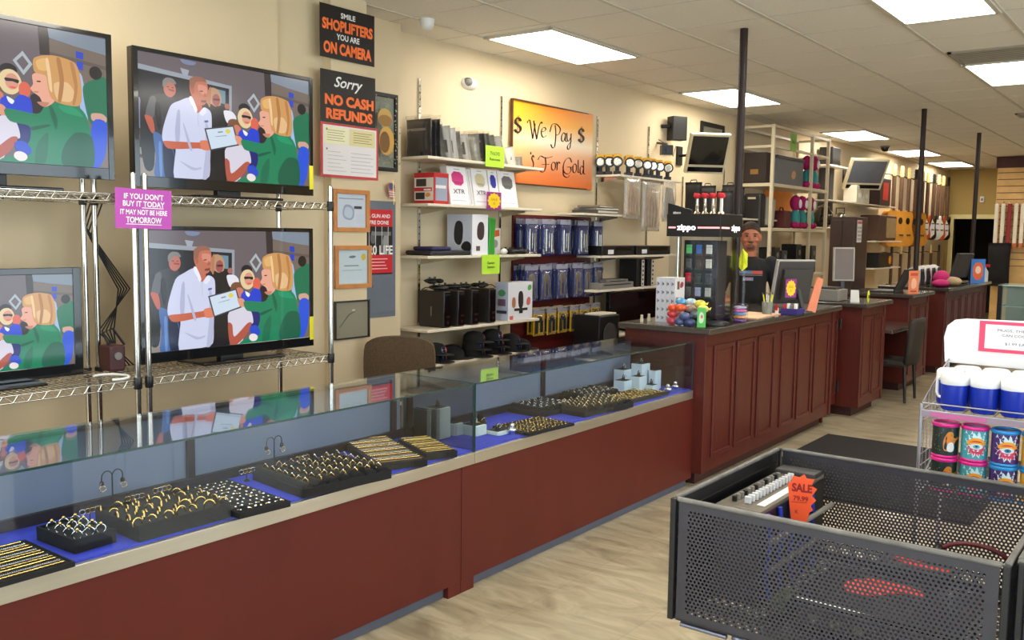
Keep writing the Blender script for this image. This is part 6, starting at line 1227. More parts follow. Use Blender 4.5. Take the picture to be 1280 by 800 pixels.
for x, y, lb in ((-2.72, 3.60, 'round silver watch leaning beside the flat white riser'), (-2.70, 5.22, 'small crystal dish in front of the pale blue risers'), (-2.72, 5.36, 'small crystal ornament at the far end of the showcase')):
    t = thing('crystal_ornament', lb, 'ornament', (x, y, .6525)); b = MB(); b.lathe([(.012, 0), (.02, .01), (.026, .022), (.02, .03)], x, y, 10, .6525); b.build('faceted_base', M_SILVER, t); b = MB(); b.ell(x, y, .694, .014, .014, .014, 8, 5); b.build('crystal_top', M_ACRYL if False else M_SILVER, t)
for i, (x, y, lb) in enumerate(((-2.94, 3.62, 'black watch cushion behind the flat white riser'), (-2.9, 3.52, 'black bust with necklace behind the vertical glass edge'))):
    t = thing('jewelry_bust', lb, 'display bust', (x, y, .6525)); b = MB(); b.lathe([(.03, 0), (.034, .02), (.02, .05), (.012, .075), (.001, .08)], x, y, 14, .6525); b.build('velvet_form', M_BLACKV, t); b = MB(); hoop_at(b, x+.024, y, .69, .014); b.build('necklace', M_GOLD, t)

# ================================================================ GOODS ON THE LONG COUNTER
ZD = 1.0605
t = thing('lighter_display', 'tall clear lighter display with lit black zippo header on the long counter', 'display case', (-2.81, 5.9, ZD)); x0, x1, y0, y1 = -3.0, -2.63, 5.75, 6.08
b = MB(); b.rbox(x0-.01, x1+.01, y0-.01, y1+.01, ZD, ZD+.04, .004); b.build('plinth', M_BLACKG, t)
for q in ((x0, x1, y0, y0+.005), (x0, x1, y1-.005, y1), (x0, x0+.005, y0+.005, y1-.005), (x1-.005, x1, y0+.005, y1-.005)): b = MB(); b.box(*q, ZD+.04, 1.645); b.build('acrylic_wall', M_ACRYL, t)
b = MB(); b.rbox(-2.93, -2.68, 5.84, 6.0, ZD+.04, 1.62, .004); b.build('inner_tower', mat('charcoal_felt', c(38, 36, 40), .8), t)
b = MB(); b.cyl((-2.955, 5.80, ZD+.04), (-2.955, 5.80, 1.64), .008, n=10); b.build('spindle', M_CHROME, t)
b = MB(); b.rbox(x0-.015, x1+.015, y0-.015, y1+.015, 1.645, 1.80, .003); b.build('lit_header', M_BLACK, t)
b = MB(); b.prism([(x0-.01, y0-.012, 1.80), (-2.83, y0-.012, 1.80), (-2.83, y0-.012, 1.825), (x0-.01, y0-.012, 1.875)], (0, .012, 0)); b.build('slanted_crest', M_BLACK, t)
b = MB(); b.box(x0, x0+.055, y0-.0165, y0-.0152, 1.70, 1.712); b.box(-2.78, x1+.01, y0-.0165, y0-.0152, 1.70, 1.712); b.box(x1+.0152, x1+.0165, y0, y0+.13, 1.70, 1.712); b.build('red_light_bar', glow('red_led_bar', (1, .02, .07), .75), t)
b = MB(); b.text('zippo', (-2.865, y0-.0165, 1.69), (1, 0, 0), (0, 0, 1), .04, .14, bold=.03); b.text('zippo', (x1+.0165, y0+.23, 1.69), (0, 1, 0), (0, 0, 1), .04, .14, bold=.03); b.build('lit_lettering', glow('white_led_letter', (1, .96, .98), 1.4), t)
b = MB(); b.text('zippo', (-2.94, y0-.0135, 1.80), (1, 0, 0), (0, 0, 1), .018, .06, bold=.03); b.build('crest_lettering', M_WH, t)
LC = [[(96, 206, 120), (50, 110, 190), (226, 226, 220)], [(96, 96, 92), (66, 60, 60), (214, 216, 206)], [(204, 40, 56), (54, 48, 50), (78, 78, 84)], [(98, 96, 90), (168, 168, 200), (186, 188, 180)], [(176, 156, 120), (130, 130, 130), (60, 52, 60)]]
nmc = {(96, 206, 120): 'mint green', (50, 110, 190): 'blue', (226, 226, 220): 'white', (96, 96, 92): 'grey', (66, 60, 60): 'dark brown', (214, 216, 206): 'pale ivory', (204, 40, 56): 'red', (54, 48, 50): 'black', (78, 78, 84): 'slate', (98, 96, 90): 'olive grey', (168, 168, 200): 'lavender', (186, 188, 180): 'silver', (176, 156, 120): 'tan', (130, 130, 130): 'steel', (60, 52, 60): 'aubergine'}
for j, rr in enumerate(LC):
    for i, cc in enumerate(rr):
        x = -2.885+i*.075; z = 1.56-j*.098
        t = thing('pocket_lighter', nmc[cc]+' pocket lighter in the clear display, '+('top', 'second', 'third', 'fourth', 'bottom')[j]+' row', 'lighter', (x, 5.835, z)); b = MB(); b.rbox(x-.021, x+.021, 5.824, 5.838, z-.032, z+.012, .003); b.build('case', mat('lighter_%d' % (j*3+i), c(*cc), .25, var=.02, coat=.3), t)
        b = MB(); b.rbox(x-.021, x+.021, 5.824, 5.838, z+.013, z+.03, .003); b.build('lid', mat('lighter_%d' % (j*3+i), c(*cc), .25), t)
        b = MB(); b.box(x-.026, x+.026, 5.8225, 5.8395, z-.045, z-.034); b.build('holder_lip', M_DGREY, t)
for i, (x, lb) in enumerate(((-2.86, 'silver tube with red tuft on top of the zippo header, leftmost'), (-2.80, 'silver tube with red tuft on the zippo header, second'), (-2.74, 'silver tube with red tuft on the zippo header, third'), (-2.68, 'white tube with red tuft on the zippo header, rightmost'))):
    t = thing('souvenir_figure', lb, 'figurine', (x, 5.9, 1.80)); b = MB(); b.lathe([(.024, 0), (.02, .012), (.011, .02), (.011, .10), (.013, .11)], x, 5.88, 12, 1.801); b.build('tube', M_CHROME if i < 3 else M_WHITE, t)
    b = MB(); b.ell(x, 5.88, 1.925, .026, .026, .02); b.ell(x-.015, 5.88, 1.935, .012, .02, .012); b.build('red_tuft', mat('bright_red_fluff', c(214, 46, 52), .8, var=.3, scale=60), t); b = MB(); b.lathe([(.026, 0), (.02, .01)], x, 5.88, 12, 1.8); b.build('brass_foot', M_GOLD, t)
# domino style cartons
for i in range(4):
    x = -3.01+i*.036; lb = 'tall white patterned carton, '+('leftmost', 'second from left', 'third from left', 'rightmost')[i]+' of four beside the lighter display'
    a = [(c(206, 208, 218), rect(.0, .0, 1, 1)), (c(180, 182, 196), rect(0, 0, .06, 1))]
    for k in range(5): a += [(c(60, 66, 96), rect(.3, .06+k*.19, .44, .14+k*.19)), (c(70, 60, 70), oval(.62, .10+k*.19, .1, .025, 8))]
    sd = [(c(226, 220, 214), rect(0, 0, 1, 1)), (c(110, 84, 70), rect(.2, .74, .45, .92)), (c(176, 60, 56), soft([(.5, .75), (.9, .8), (.8, .92), (.5, .88)])), (c(190, 100, 70), rect(.1, .45, .7, .56)), (c(200, 70, 60), oval(.3, .38, .2, .05)), (c(150, 130, 120), rect(.1, .1, .8, .3))]
    carton('tall_carton', lb, 'box', x, x+.0355, 5.60, 5.74, ZD, 1.365, M_WHITE, arts_x=sd if i == 3 else None, arts_y=a)
# pile of wrapped packets
pk_ = [(-2.83, 5.50, .03, (206, 70, 84), 'rosy red wrapped packet low at the left of the counter pile'), (-2.83, 5.50, .075, (200, 64, 70), 'red wrapped packet second layer at the left of the pile'), (-2.82, 5.49, .115, (226, 76, 40), 'orange wrapped packet on top at the left of the pile'), (-2.76, 5.48, .12, (232, 84, 36), 'bright orange packet standing in the middle of the pile'), (-2.76, 5.47, .03, (70, 84, 130), 'blue wrapped packet low in the middle of the pile'), (-2.72, 5.46, .07, (84, 96, 140), 'slate blue packet in the middle layer of the pile'), (-2.68, 5.46, .03, (60, 74, 120), 'dark blue packet low at the right of the pile'),
       (-2.70, 5.50, .12, (150, 120, 104), 'tan packet near the top right of the pile'), (-2.66, 5.50, .085, (110, 120, 130), 'grey wrapped packet right of the tan one'), (-2.80, 5.56, .155, (90, 170, 214), 'sky blue and white packet topmost at the back left of the pile'), (-2.73, 5.57, .155, (190, 214, 224), 'pale blue packet topmost at the back of the pile'), (-2.65, 5.54, .15, (232, 214, 80), 'yellow packet topmost at the right of the pile'), (-2.61, 5.50, .12, (236, 222, 110), 'pale yellow packet curving down the right side of the pile')]
for x, y, z, cc, lb in pk_:
    t = thing('wrapped_packet', lb, 'packet', (x, y, ZD)); b = MB(); b.ell(x, y, ZD+z-.004, .040, .028, .026); b.build('wrapper', mat('wrap_%s' % str(cc), c(*cc), .3, var=.35, scale=40, coat=.4), t)
    b = MB(); b.prism([(x+.038, y-.004, ZD+z), (x+.055, y-.012, ZD+z-.01), (x+.055, y+.008, ZD+z+.01)], (0, .003, 0)); b.build('twisted_end', mat('wrap_%s' % str(cc), c(*cc), .3), t)
t = thing('green_gum_pack', 'green carton standing upright at the corner of the long counter', 'box', (-2.56, 5.44, ZD)); b = MB(); b.X = Matrix.Translation((-2.585, 5.43, ZD)) @ Matrix.Rotation(.35, 4, 'Z'); b.rbox(-.027, .027, -.012, .012, .001, .13, .003); b.build('carton', mat('leafy_green_card', c(80, 180, 76), .4), t)
b = MB(); b.X = Matrix.Translation((-2.585, 5.43, ZD)) @ Matrix.Rotation(.35, 4, 'Z'); b.art((-.027, -.0122, .001), (.054, 0, 0), (0, 0, .13), [(c(200, 220, 190), soft([(.2, .2), (.8, .25), (.8, .75), (.25, .8)])), (c(200, 110, 110), oval(.55, .55, .14, .09))]); b.build('print', ART, t)
b = MB(); b.rbox(-2.62, -2.50, 5.60, 5.74, ZD, ZD+.02, .004) if False else b.lathe([(.09, 0), (.095, .02), (.09, .024), (.001, .02)], -2.60, 5.66, 18, ZD); tag(b.build('black_dish', M_BLACK), 'round black dish between the packet pile and the lighter display', 'dish')
# small white items at the wall end of the deck
for i, (x, y) in enumerate(((-3.06, 5.50), (-3.06, 5.60), (-3.04, 5.72))): b = MB(); b.lathe([(.011, 0), (.012, .02), (.008, .035), (.009, .05)], x, y, 12, ZD); tag(b.build('tiny_bottle', M_BEIGE), 'tiny cream bottle, '+('nearest', 'middle', 'farthest')[i]+' of three left of the patterned cartons', 'bottle')
# bracelet jar, lime card stand
t = thing('bracelet_jar', 'clear jar of coloured beads standing right of the lighter display', 'jar', (-2.58, 6.0, ZD)); b = MB(); b.lathe([(.05, 0), (.055, .02), (.055, .12), (.045, .13)], -2.56, 5.98, 18, ZD); b.build('jar_wall', M_ACRYL, t)
for k, cc in enumerate(((120, 70, 150), (220, 150, 90), (90, 130, 190), (200, 90, 150), (170, 160, 200))): b = MB(); b.tube([(-2.56+.036*math.cos(a), 5.98+.036*math.sin(a), ZD+.015+k*.022) for a in [2*PI*i/14 for i in range(14)]], .009, 6, closed=True); b.build('bead_loop', mat('bead_%d' % k, c(*cc), .4, var=.3, scale=60), t)
t = thing('lime_card_stand', 'acid yellow folded card on a clear rod beside the dark pole', 'price sign', (-2.60, 6.12, ZD)); b = MB(); b.cyl((-2.6, 6.12, ZD), (-2.6, 6.12, 1.46), .012, n=12); b.build('clear_rod', M_ACRYL, t)
b = MB(); b.prism([(-2.632, 6.10, 1.50), (-2.60, 6.085, 1.565), (-2.57, 6.10, 1.53), (-2.57, 6.10, 1.44), (-2.60, 6.085, 1.41), (-2.632, 6.10, 1.44)], (0, -.004, 0)); b.build('yellow_card', mat('acid_yellow_card', c(222, 226, 30), .5), t); b = MB(); b.box(-2.602, -2.599, 6.08, 6.0805, 1.42, 1.555); b.build('fold_line', M_DGREY, t)
b = MB(); b.X = Matrix.Translation((-2.70, 6.50, ZD)) @ Matrix.Rotation(.05, 4, 'Z'); b.box(-.13, .12, -.2, .33, 0, .006); tag(b.build('peach_paper_pad', mat('peach_paper', c(244, 196, 156), .6)), 'peach coloured paper pad lying on the long counter in front of the man', 'paper pad')
t = thing('stapler', 'olive grey stapler behind the peach paper pad', 'stapler', (-2.95, 6.75, ZD)); b = MB(); b.rbox(-3.02, -2.84, 6.74, 6.79, ZD, ZD+.02, .006); b.build('base_arm', M_DGREY, t); b = MB(); b.rbox(-3.02, -2.86, 6.745, 6.785, ZD+.03, ZD+.055, .01); b.box(-3.02, -2.99, 6.75, 6.78, ZD+.02, ZD+.035); b.build('top_arm', mat('olive_grey', c(116, 112, 84), .5), t)
t = thing('pen_cup', 'clear cup of yellow and white pens beside the counter monitor', 'pen cup', (-2.66, 6.72, ZD)); b = MB(); b.lathe([(.035, 0), (.04, .1), (.037, .1), (.033, .004), (.001, .004)], -2.66, 6.72, 16, ZD); b.build('cup', mat('smoky_grey_mesh', c(120, 122, 112), .4), t)
for k in range(6):
    a = k*1.05; cc = ((222, 226, 40), (226, 222, 60), (220, 220, 214), (60, 60, 66), (228, 230, 30), (210, 206, 200))[k]; nm = ('lime', 'yellow', 'white', 'black', 'acid yellow', 'ivory')[k]
    b = MB(); b.cyl((-2.66+.015*math.cos(a), 6.72+.015*math.sin(a), ZD+.01), (-2.66+.04*math.cos(a), 6.72+.04*math.sin(a), ZD+.155), .005, n=8); b.m = 1; b.cyl((-2.66+.04*math.cos(a), 6.72+.04*math.sin(a), ZD+.155), (-2.66+.043*math.cos(a), 6.72+.043*math.sin(a), ZD+.17), .005, .001, n=8); tag(b.build('pen', [mat('pen_%d' % k, c(*cc), .4), M_DGREY]), nm+' pen standing in the clear pen cup', 'pen')
# register monitor (back towards us)
t = thing('register_monitor', 'dark counter monitor with silver edge seen from behind, in front of the man', 'monitor', (-2.62, 7.0, ZD)); Mx = Matrix.Translation((-2.60, 7.05, ZD+.07)) @ Matrix.Rotation(-.55, 4, 'Z') @ Matrix.Rotation(.20, 4, 'Y')
b = MB(); b.X = Mx; b.rbox(-.035, 0, -.17, .17, .0, .34, .008); b.prism([(0, -.13, .04), (0, .13, .04), (0, .13, .28), (0, -.13, .28)], (.03, 0, 0)); b.build('back_shell', mat('graphite_plastic', c(62, 58, 56), .4), t)
b = MB(); b.X = Mx; b.rbox(-.04, -.006, -.178, -.165, -.005, .345, .003); b.rbox(-.04, -.006, -.178, .178, .335, .348, .003); b.build('silver_edge', mat('silver_plastic', c(190, 188, 184), .3, .3), t)
b = MB(); b.X = Mx; b.box(-.0365, -.035, -.155, .155, .02, .325); b.build('screen', M_BLACKG, t)
b = MB(); b.tube([(-2.57, 7.06, ZD+.25), (-2.53, 7.05, ZD+.12), (-2.50, 7.05, ZD+.02)], .018, 8); b.rbox(-2.66, -2.46, 6.97, 7.15, ZD, ZD+.014, .004); b.build('stand', M_DGREY, t)
burst_sign('purple card with yellow starburst stuck to the back of the counter monitor', (-2.545, 6.89, ZD+.13), .10, .14, -.55)
t = thing('counter_box', 'purple blue box of small items at the foot of the counter monitor', 'box', (-2.52, 6.86, ZD)); b = MB(); b.rbox(-2.60, -2.47, 6.84, 7.0, ZD, ZD+.045, .003); b.build('tray_box', mat('violet_blue_card', c(56, 44, 120), .4), t)
for k in range(4): b = MB(); b.rbox(-2.585+k*.028, -2.565+k*.028, 6.85, 6.88, ZD+.046, ZD+.075+.01*(k % 2), .002); b.build('small_item', (mat('red_plastic', c(206, 30, 30), .4), M_WHITE, M_GREY, M_WHITE)[k], t)
t = thing('red_lighter', 'small red and white lighter card left of the purple box', 'lighter', (-2.66, 6.84, ZD)); b = MB(); b.rbox(-2.63, -2.605, 6.80, 6.815, ZD, ZD+.05, .003); b.build('card', M_WHITE, t); b = MB(); b.rbox(-2.628, -2.607, 6.797, 6.80, ZD+.03, ZD+.075, .003); b.build('lighter_body', mat('red_plastic', c(206, 30, 30), .4), t)
b = MB(); b.X = Matrix.Translation((-2.53, 7.28, ZD)) @ Matrix.Rotation(-.6, 4, 'Z') @ Matrix.Rotation(-.28, 4, 'X'); b.prism([(0, -.03, .002), (0, .05, .002), (0, .035, .28), (0, -.025, .28)], (.012, 0, 0)); tag(b.build('orange_flyer', mat('salmon_flyer', c(236, 140, 100), .5)), 'leaning narrow salmon orange board on the long counter, right of the monitor', 'flyer')
t = thing('office_phone', 'pale jumble of a grey phone at the wall side of the long counter end', 'phone', (-2.9, 7.7, ZD)); b = MB(); b.prism([(-3.02, 7.6, ZD), (-2.82, 7.6, ZD), (-2.82, 7.6, ZD+.03), (-3.02, 7.6, ZD+.08)], (0, .18, 0)); b.build('base', M_GREY, t); b = MB(); b.rbox(-3.0, -2.86, 7.61, 7.65, ZD+.08, ZD+.11, .012); b.build('handset', M_DGREY, t)

# ================================================================ THE MAN BEHIND THE COUNTER
def caps(b, p0, p1, r0, r1, n=14):
    b.cyl(p0, p1, r0, r1, n=n); b.ell(*p0, r0, r0, r0, 12, 8); b.ell(*p1, r1, r1, r1, 12, 8)
def remesh(o, vx, sm=6):
    r = o.modifiers.new('r', 'REMESH'); r.mode = 'VOXEL'; r.voxel_size = vx; r.use_smooth_shade = True
    s_ = o.modifiers.new('s', 'SMOOTH'); s_.iterations = sm; s_.factor = .5
M_SKIN = mat('tanned_skin', c(176, 106, 76), .5, var=.06, scale=10); M_TEE = mat('black_tshirt_cotton', c(20, 19, 22), .85, var=.1)
def headup(vs):
    return [Vector((v.x*1.14, v.y*1.1, 1.772+(v.z-1.772)*1.12)) for v in vs]
man = thing('person', 'man in a black t-shirt with blue and red chest print standing behind the long counter', 'person', (0, 0, 0))
b = MB()
b.ell(0, -.005, 1.665, .076, .092, .112, 18, 14); b.ell(0, -.03, 1.60, .056, .062, .058); b.ell(0, -.062, 1.575, .030, .026, .024)     # skull, jaw, chin
b.ell(0, -.098, 1.645, .013, .018, .024); b.ell(0, -.104, 1.632, .017, .013, .010)                      # nose
for s in (-1, 1): b.ell(s*.078, .005, 1.655, .010, .02, .032); b.ell(s*.032, -.083, 1.685, .022, .014, .008); b.ell(s*.042, -.068, 1.635, .02, .018, .018)
b.ell(0, -.088, 1.603, .024, .010, .006)
b.v = headup(b.v)
caps(b, (0, .012, 1.44), (0, .0, 1.58), .062, .058)
caps(b, (0, 0, 1.05), (0, 0, 1.32), .13, .14); b.ell(0, 0, 1.36, .19, .11, .10); b.ell(0, 0, .96, .165, .115, .13)
for s in (-1, 1):
    caps(b, (s*.19, 0, 1.41), (s*.255, .02, 1.13), .054, .043)
    hand = (s*.20, -.25, 1.09); caps(b, (s*.255, .02, 1.13), hand, .041, .027)
    px, py, pz = s*.19, -.30, 1.088; b.ell(px, py+.01, pz, .040, .046, .016)
    for k in range(4):
        fx = px+s*(.03-.02*k); l1 = (.036, .042, .040, .032)[k]
        caps(b, (fx, py-.03, pz+.002), (fx, py-.03-l1, pz+.004), .0088, .0082, 8); caps(b, (fx, py-.03-l1, pz+.004), (fx, py-.05-l1, pz-.016), .0082, .007, 8)
    caps(b, (px-s*.03, py+.02, pz), (px-s*.058, py-.01, pz-.004), .011, .0095, 8); caps(b, (px-s*.058, py-.01, pz-.004), (px-s*.056, py-.042, pz-.008), .0095, .008, 8)
    caps(b, (s*.09, 0, .92), (s*.10, -.01, .50), .085, .055); caps(b, (s*.10, -.01, .50), (s*.105, .02, .09), .055, .036); b.ell(s*.11, -.05, .05, .042, .11, .035)
body = b.build('body', M_SKIN, man); remesh(body, .006, 3)
b = MB()
caps(b, (0, 0, .98), (0, 0, 1.32), .155, .158); b.ell(0, 0, 1.365, .205, .125, .105); b.ell(0, .0, 1.445, .09, .075, .035)
for s in (-1, 1): caps(b, (s*.19, 0, 1.41), (s*.252, .018, 1.17), .068, .060)
sh = b.build('tshirt', M_TEE, man); remesh(sh, .009, 5)
b = MB()
for s in (-1, 1): caps(b, (s*.09, 0, .92), (s*.10, -.01, .50), .098, .075); caps(b, (s*.10, -.01, .50), (s*.105, .02, .11), .075, .055)
b.ell(0, 0, .95, .175, .13, .10); tr = b.build('trousers', mat('dark_denim', c(38, 44, 62), .8), man); remesh(tr, .011)
b = MB()
for s in (-1, 1): b.ell(s*.11, -.05, .045, .05, .13, .045)
shoe = b.build('shoes', M_BLACK, man); remesh(shoe, .008, 2)
b = MB(); b.ell(0, .006, 1.698, .0795, .095, .091, 18, 12); b.v = [Vector((v.x, v.y, max(v.z, 1.655+max(0, -(v.y)-.0)*.85))) for v in b.v]; b.v = headup(b.v); b.build('hair', mat('short_brown_grey_hair', c(58, 40, 32), .8, var=.3, scale=80), man)
b = MB(); b.ell(0, -.070, 1.583, .034, .030, .024); b.ell(0, -.094, 1.617, .026, .010, .006); b.v = headup(b.v); b.build('goatee', mat('grey_brown_beard', c(96, 66, 52), .9, var=.3, scale=90), man)
for s in (-1, 1):
    b = MB(); b.ell(s*.030, -.087, 1.668, .012, .008, .006); b.v = headup(b.v); b.build('eye', mat('dark_eye', c(50, 34, 28), .3), man)
    b = MB(); b.ell(s*.032, -.094, 1.688, .018, .006, .004); b.v = headup(b.v); b.build('eyebrow', mat('grey_brown_beard', c(96, 66, 52), .9), man)
b = MB(); b.ell(0, -.097, 1.604, .018, .005, .004); b.v = headup(b.v); b.build('lips', mat('lip_skin', c(150, 76, 62), .5), man)
b = MB(); n = 10                                             # chest print follows the shirt front
def chest(x, z): return -(.158*math.sqrt(max(0, 1-(x/.2)**2)))-.004
def strip(xa, xb, za, zb, col, k=.0):
    b.c = c(*col)
    for i in range(n):
        u0, u1 = xa+(xb-xa)*i/n, xa+(xb-xa)*(i+1)/n; b.add([(u0, chest(u0, 0)-k, za), (u1, chest(u1, 0)-k, za), (u1, chest(u1, 0)-k, zb), (u0, chest(u0, 0)-k, zb)], [(0, 1, 2, 3)])
strip(-.12, .02, 1.315, 1.345, (96, 116, 150)); strip(.02, .11, 1.315, 1.345, (190, 66, 56)); strip(-.12, .11, 1.302, 1.308, (150, 130, 120)); strip(-.06, .03, 1.255, 1.285, (110, 126, 160)); strip(-.04, .01, 1.262, 1.276, (190, 120, 116), .001); b.c = None
b.build('chest_print', ART, man)
man.location = (-3.36, 8.02, 0); man.rotation_euler.z = .45

# ================================================================ PERFORATED BIN
M_BIN = mat('graphite_powder_coat', c(62, 60, 66), .42, .35, var=.08, scale=20); M_RIM = mat('dusty_grey_rim', c(112, 110, 106), .5, .3, var=.3, scale=18)
XA, XB2, YA, YB2, ZA, ZT = -.95, -.262, 1.885, 2.532, .757, 1.05
bin_ = thing('perforated_bin', 'large dark perforated metal bin in the right foreground holding audio gear', 'bin', ((XA+XB2)/2, (YA+YB2)/2, 0))
def perforated(b, o, uu, vv, W, H, th, px=.0098, mu=.02, mv=.02, r=.0031):
    o, uu, vv = Vector(o), Vector(uu), Vector(vv); nn = uu.cross(vv)
    nx = int((W-2*mu)/px); py = px*.866; ny = int((H-2*mv)/py); x0 = (W-nx*px)/2; y0 = (H-ny*py)/2
    for (a0, a1, c0, c1) in ((0, W, 0, y0), (0, W, H-y0, H), (0, x0, y0, H-y0), (W-x0, W, y0, H-y0)):
        q = [o+uu*a0+vv*c0, o+uu*a1+vv*c0, o+uu*a1+vv*c1, o+uu*a0+vv*c1]; b.prism(q, nn*th)
    vs, fs = [], []
    for j in range(ny):
        off = 0 if j % 2 == 0 else .5
        for i in range(nx):
            xa = x0+i*px; xb = xa+px; ya = y0+j*py; yb = ya+py; cx = xa+px*(.27 if j % 2 else .73); cy = (ya+yb)/2
            k = len(vs); out = [(xa, ya), (cx, ya), (xb, ya), (xb, yb), (cx, yb), (xa, yb)]
            for side in (0, 1):
                for p_ in out: vs.append(o+uu*p_[0]+vv*p_[1]+nn*th*side)
                for t_ in range(6): a = -PI*5/6+t_*PI/3; a = [-PI*.83, -PI/2, -PI*.17, PI*.17, PI/2, PI*.83][t_]; vs.append(o+uu*(cx+(r if True else 0)*math.cos(a))+vv*(cy+r*math.sin(a))+nn*th*side)
            for t_ in range(6):
                u_ = (t_+1) % 6
                fs.append((k+t_, k+u_, k+6+u_, k+6+t_)); fs.append((k+12+t_, k+18+t_, k+18+u_, k+12+u_)); fs.append((k+6+t_, k+6+u_, k+18+u_, k+18+t_))
    b.add(vs, fs)
for nm, o_, uu, W in (('front_panel', (XA+.012, YA, ZA), (1, 0, 0), XB2-XA-.024), ('rear_panel', (XB2-.012, YB2, ZA), (-1, 0, 0), XB2-XA-.024), ('right_panel', (XB2, YA+.012, ZA), (0, 1, 0), YB2-YA-.024)):
    b = MB(); perforated(b, o_, uu, (0, 0, 1), W, ZT-ZA-.006, -.0015 if nm != 'x' else .0015); b.build(nm, M_BIN, bin_)
b = MB(); b.box(XA-.0015, XA, YA+.012, YB2-.012, ZA, ZT-.006)
z = ZA+.03
while z < ZT-.03: b.box(XA, XA+.004, YA+.014, YB2-.014, z, z+.012); z += .03
b.build('left_ribbed_panel', mat('black_panel_enamel', c(26, 26, 30), .3, .3), bin_)
b = MB(); perforated(b, (XA, YA, ZA+.002), (1, 0, 0), (0, 1, 0), XB2-XA, YB2-YA, .0015, px=.02, r=.006); b.build('bottom_panel', M_BIN, bin_)
for nm, q in (('rim', (XA+.008, XB2-.008, YA-.006, YA+.008)), ('rim', (XA+.008, XB2-.008, YB2-.008, YB2+.006)), ('rim', (XA-.006, XA+.007, YA+.010, YB2-.010)), ('rim', (XB2-.007, XB2+.006, YA+.010, YB2-.010))): b = MB(); b.rbox(*q, ZT-.010, ZT, .004); b.build(nm, M_RIM, bin_)
for x, y in ((XA, YA), (XB2, YA), (XA, YB2), (XB2, YB2)): b = MB(); b.rbox(x-.007, x+.007, y-.007, y+.007, ZA, ZT-.004, .002); b.build('corner_post', M_BLACK, bin_)
b = MB(); b.tube([(XA+.02, YA+.012, ZA-.012), (XA+.135, YA+.012, ZA-.012)], .006, 10); b.build('push_rod', mat('steel_blue_rod', c(120, 124, 140), .3, .8), bin_)
b = MB(); b.ell(XA+.16, YA+.012, ZA-.008, .014, .01, .010); b.build('end_ball', mat('steel_blue_rod', c(120, 124, 140), .3, .8), bin_)
b = MB(); b.rbox(-.78, -.43, 2.02, 2.40, .70, ZA, .004); b.rbox(-.70, -.51, 2.11, 2.31, .06, .70, .006); b.rbox(-.86, -.35, 1.98, 2.44, 0, .06, .006); b.build('pedestal_base', M_BLACK, bin_)
# contents
MXX = (-.925, -.805, 2.05, 2.50)
t = thing('audio_mixer', 'grey faced audio mixer standing on edge inside the perforated bin', 'mixer', (-.865, 2.28, ZA+.004)); b = MB(); b.rbox(MXX[0], MXX[1], MXX[2], MXX[3], ZA+.006, .992, .004); b.build('chassis', M_BLACK, t)
b = MB(); b.rbox(MXX[0]+.002, MXX[1]-.002, MXX[2]+.002, MXX[3]-.002, .990, 1.0, .002); b.build('face_plate', mat('warm_grey_plate', c(112, 104, 92), .45, .3), t)
for k in range(14):
    y = MXX[2]+.05+k*.022
    b = MB(); b.rbox(-.868, -.852, y-.004, y+.004, 1.0, 1.018, .002); b.build('fader_cap', mat('pale_fader', c(206, 208, 212), .4), t)
    b = MB(); b.cyl((-.895, y, 1.0), (-.895, y, 1.013), .006, n=10); b.build('rotary_knob', M_GREY if k % 3 else M_BLACK, t)
b = MB(); b.box(-.838, -.818, 2.10, 2.34, 1.0, 1.0015); b.build('white_legend', M_WHITE, t)
b = MB(); b.rbox(-.92, -.81, 2.43, 2.49, 1.0, 1.012, .002); b.build('jack_strip', M_DGREY, t)
for k in range(5): t2 = None; b = MB(); y = 2.08+k*.075; b.tube([(-.80, y, .99), (-.795, y+.004, .92), (-.80, y-.003, .84), (-.79, y, .78)], .006, 6); tag(b.build('blue_cable', mat('royal_blue_cable', c(36, 60, 180), .4)), 'blue cable hanging down the side of the mixer in the bin, '+('first', 'second', 'third', 'fourth', 'fifth')[k]+' from the front', 'cable')
for k in range(2): b = MB(); z = .93-k*.07; b.tube([(-.783, 2.06, z), (-.783, 2.50, z-.01)], .007, 8); tag(b.build('grey_rod', M_GREY), ('upper' if k == 0 else 'lower')+' grey rod running alongside the mixer inside the bin', 'rod')
t = thing('orange_price_tag', 'fluorescent orange sale tag with jagged edge hanging on the mixer', 'price tag', (-.765, 2.19, .955)); jag = [(-.020, 0), (.016, 0), (.022, .028), (.03, .035), (.024, .045), (.036, .06), (.026, .07), (.037, .088), (.024, .095), (.03, .112), (.012, .112), (.006, .122), (-.006, .113), (-.02, .116), (-.024, .10), (-.032, .098), (-.027, .05)]
b = MB(); b.X = Matrix.Translation((-.762, 2.19, .95)) @ Matrix.Rotation(.25, 4, 'Z'); b.prism([(x, 0, z) for x, z in jag], (0, .0015, 0)); b.build('card', mat('fluorescent_orange_card', c(255, 92, 40), .5), t)
b = MB(); b.X = Matrix.Translation((-.762, 2.19, .95)) @ Matrix.Rotation(.25, 4, 'Z'); b.text('SALE', (.002, -.0004, .078), (1, 0, 0), (0, 0, 1), .02, .048, bold=.04); b.text('79.99', (.0, -.0004, .055), (1, 0, 0), (0, 0, 1), .012, .035, bold=.02); b.tube([(-.022, -.0004, .05), (.015, -.0004, .052)], .0008, 5); b.text('K', (-.008, -.0004, .022), (1, 0, 0), (0, 0, 1), .01, .008); b.build('handwriting', mat('dark_red_marker', c(150, 20, 20), .5), t)
RS = mat('bright_red_sticker', c(236, 60, 48), .5)
t = thing('black_amplifier', 'black boxed amplifier lying in the right half of the bin under a red oval tag', 'amplifier', (-.58, 2.15, ZA)); b = MB(); b.rbox(-.71, -.36, 2.02, 2.30, ZA+.004, .83, .006); b.build('chassis', M_BLACKG, t)
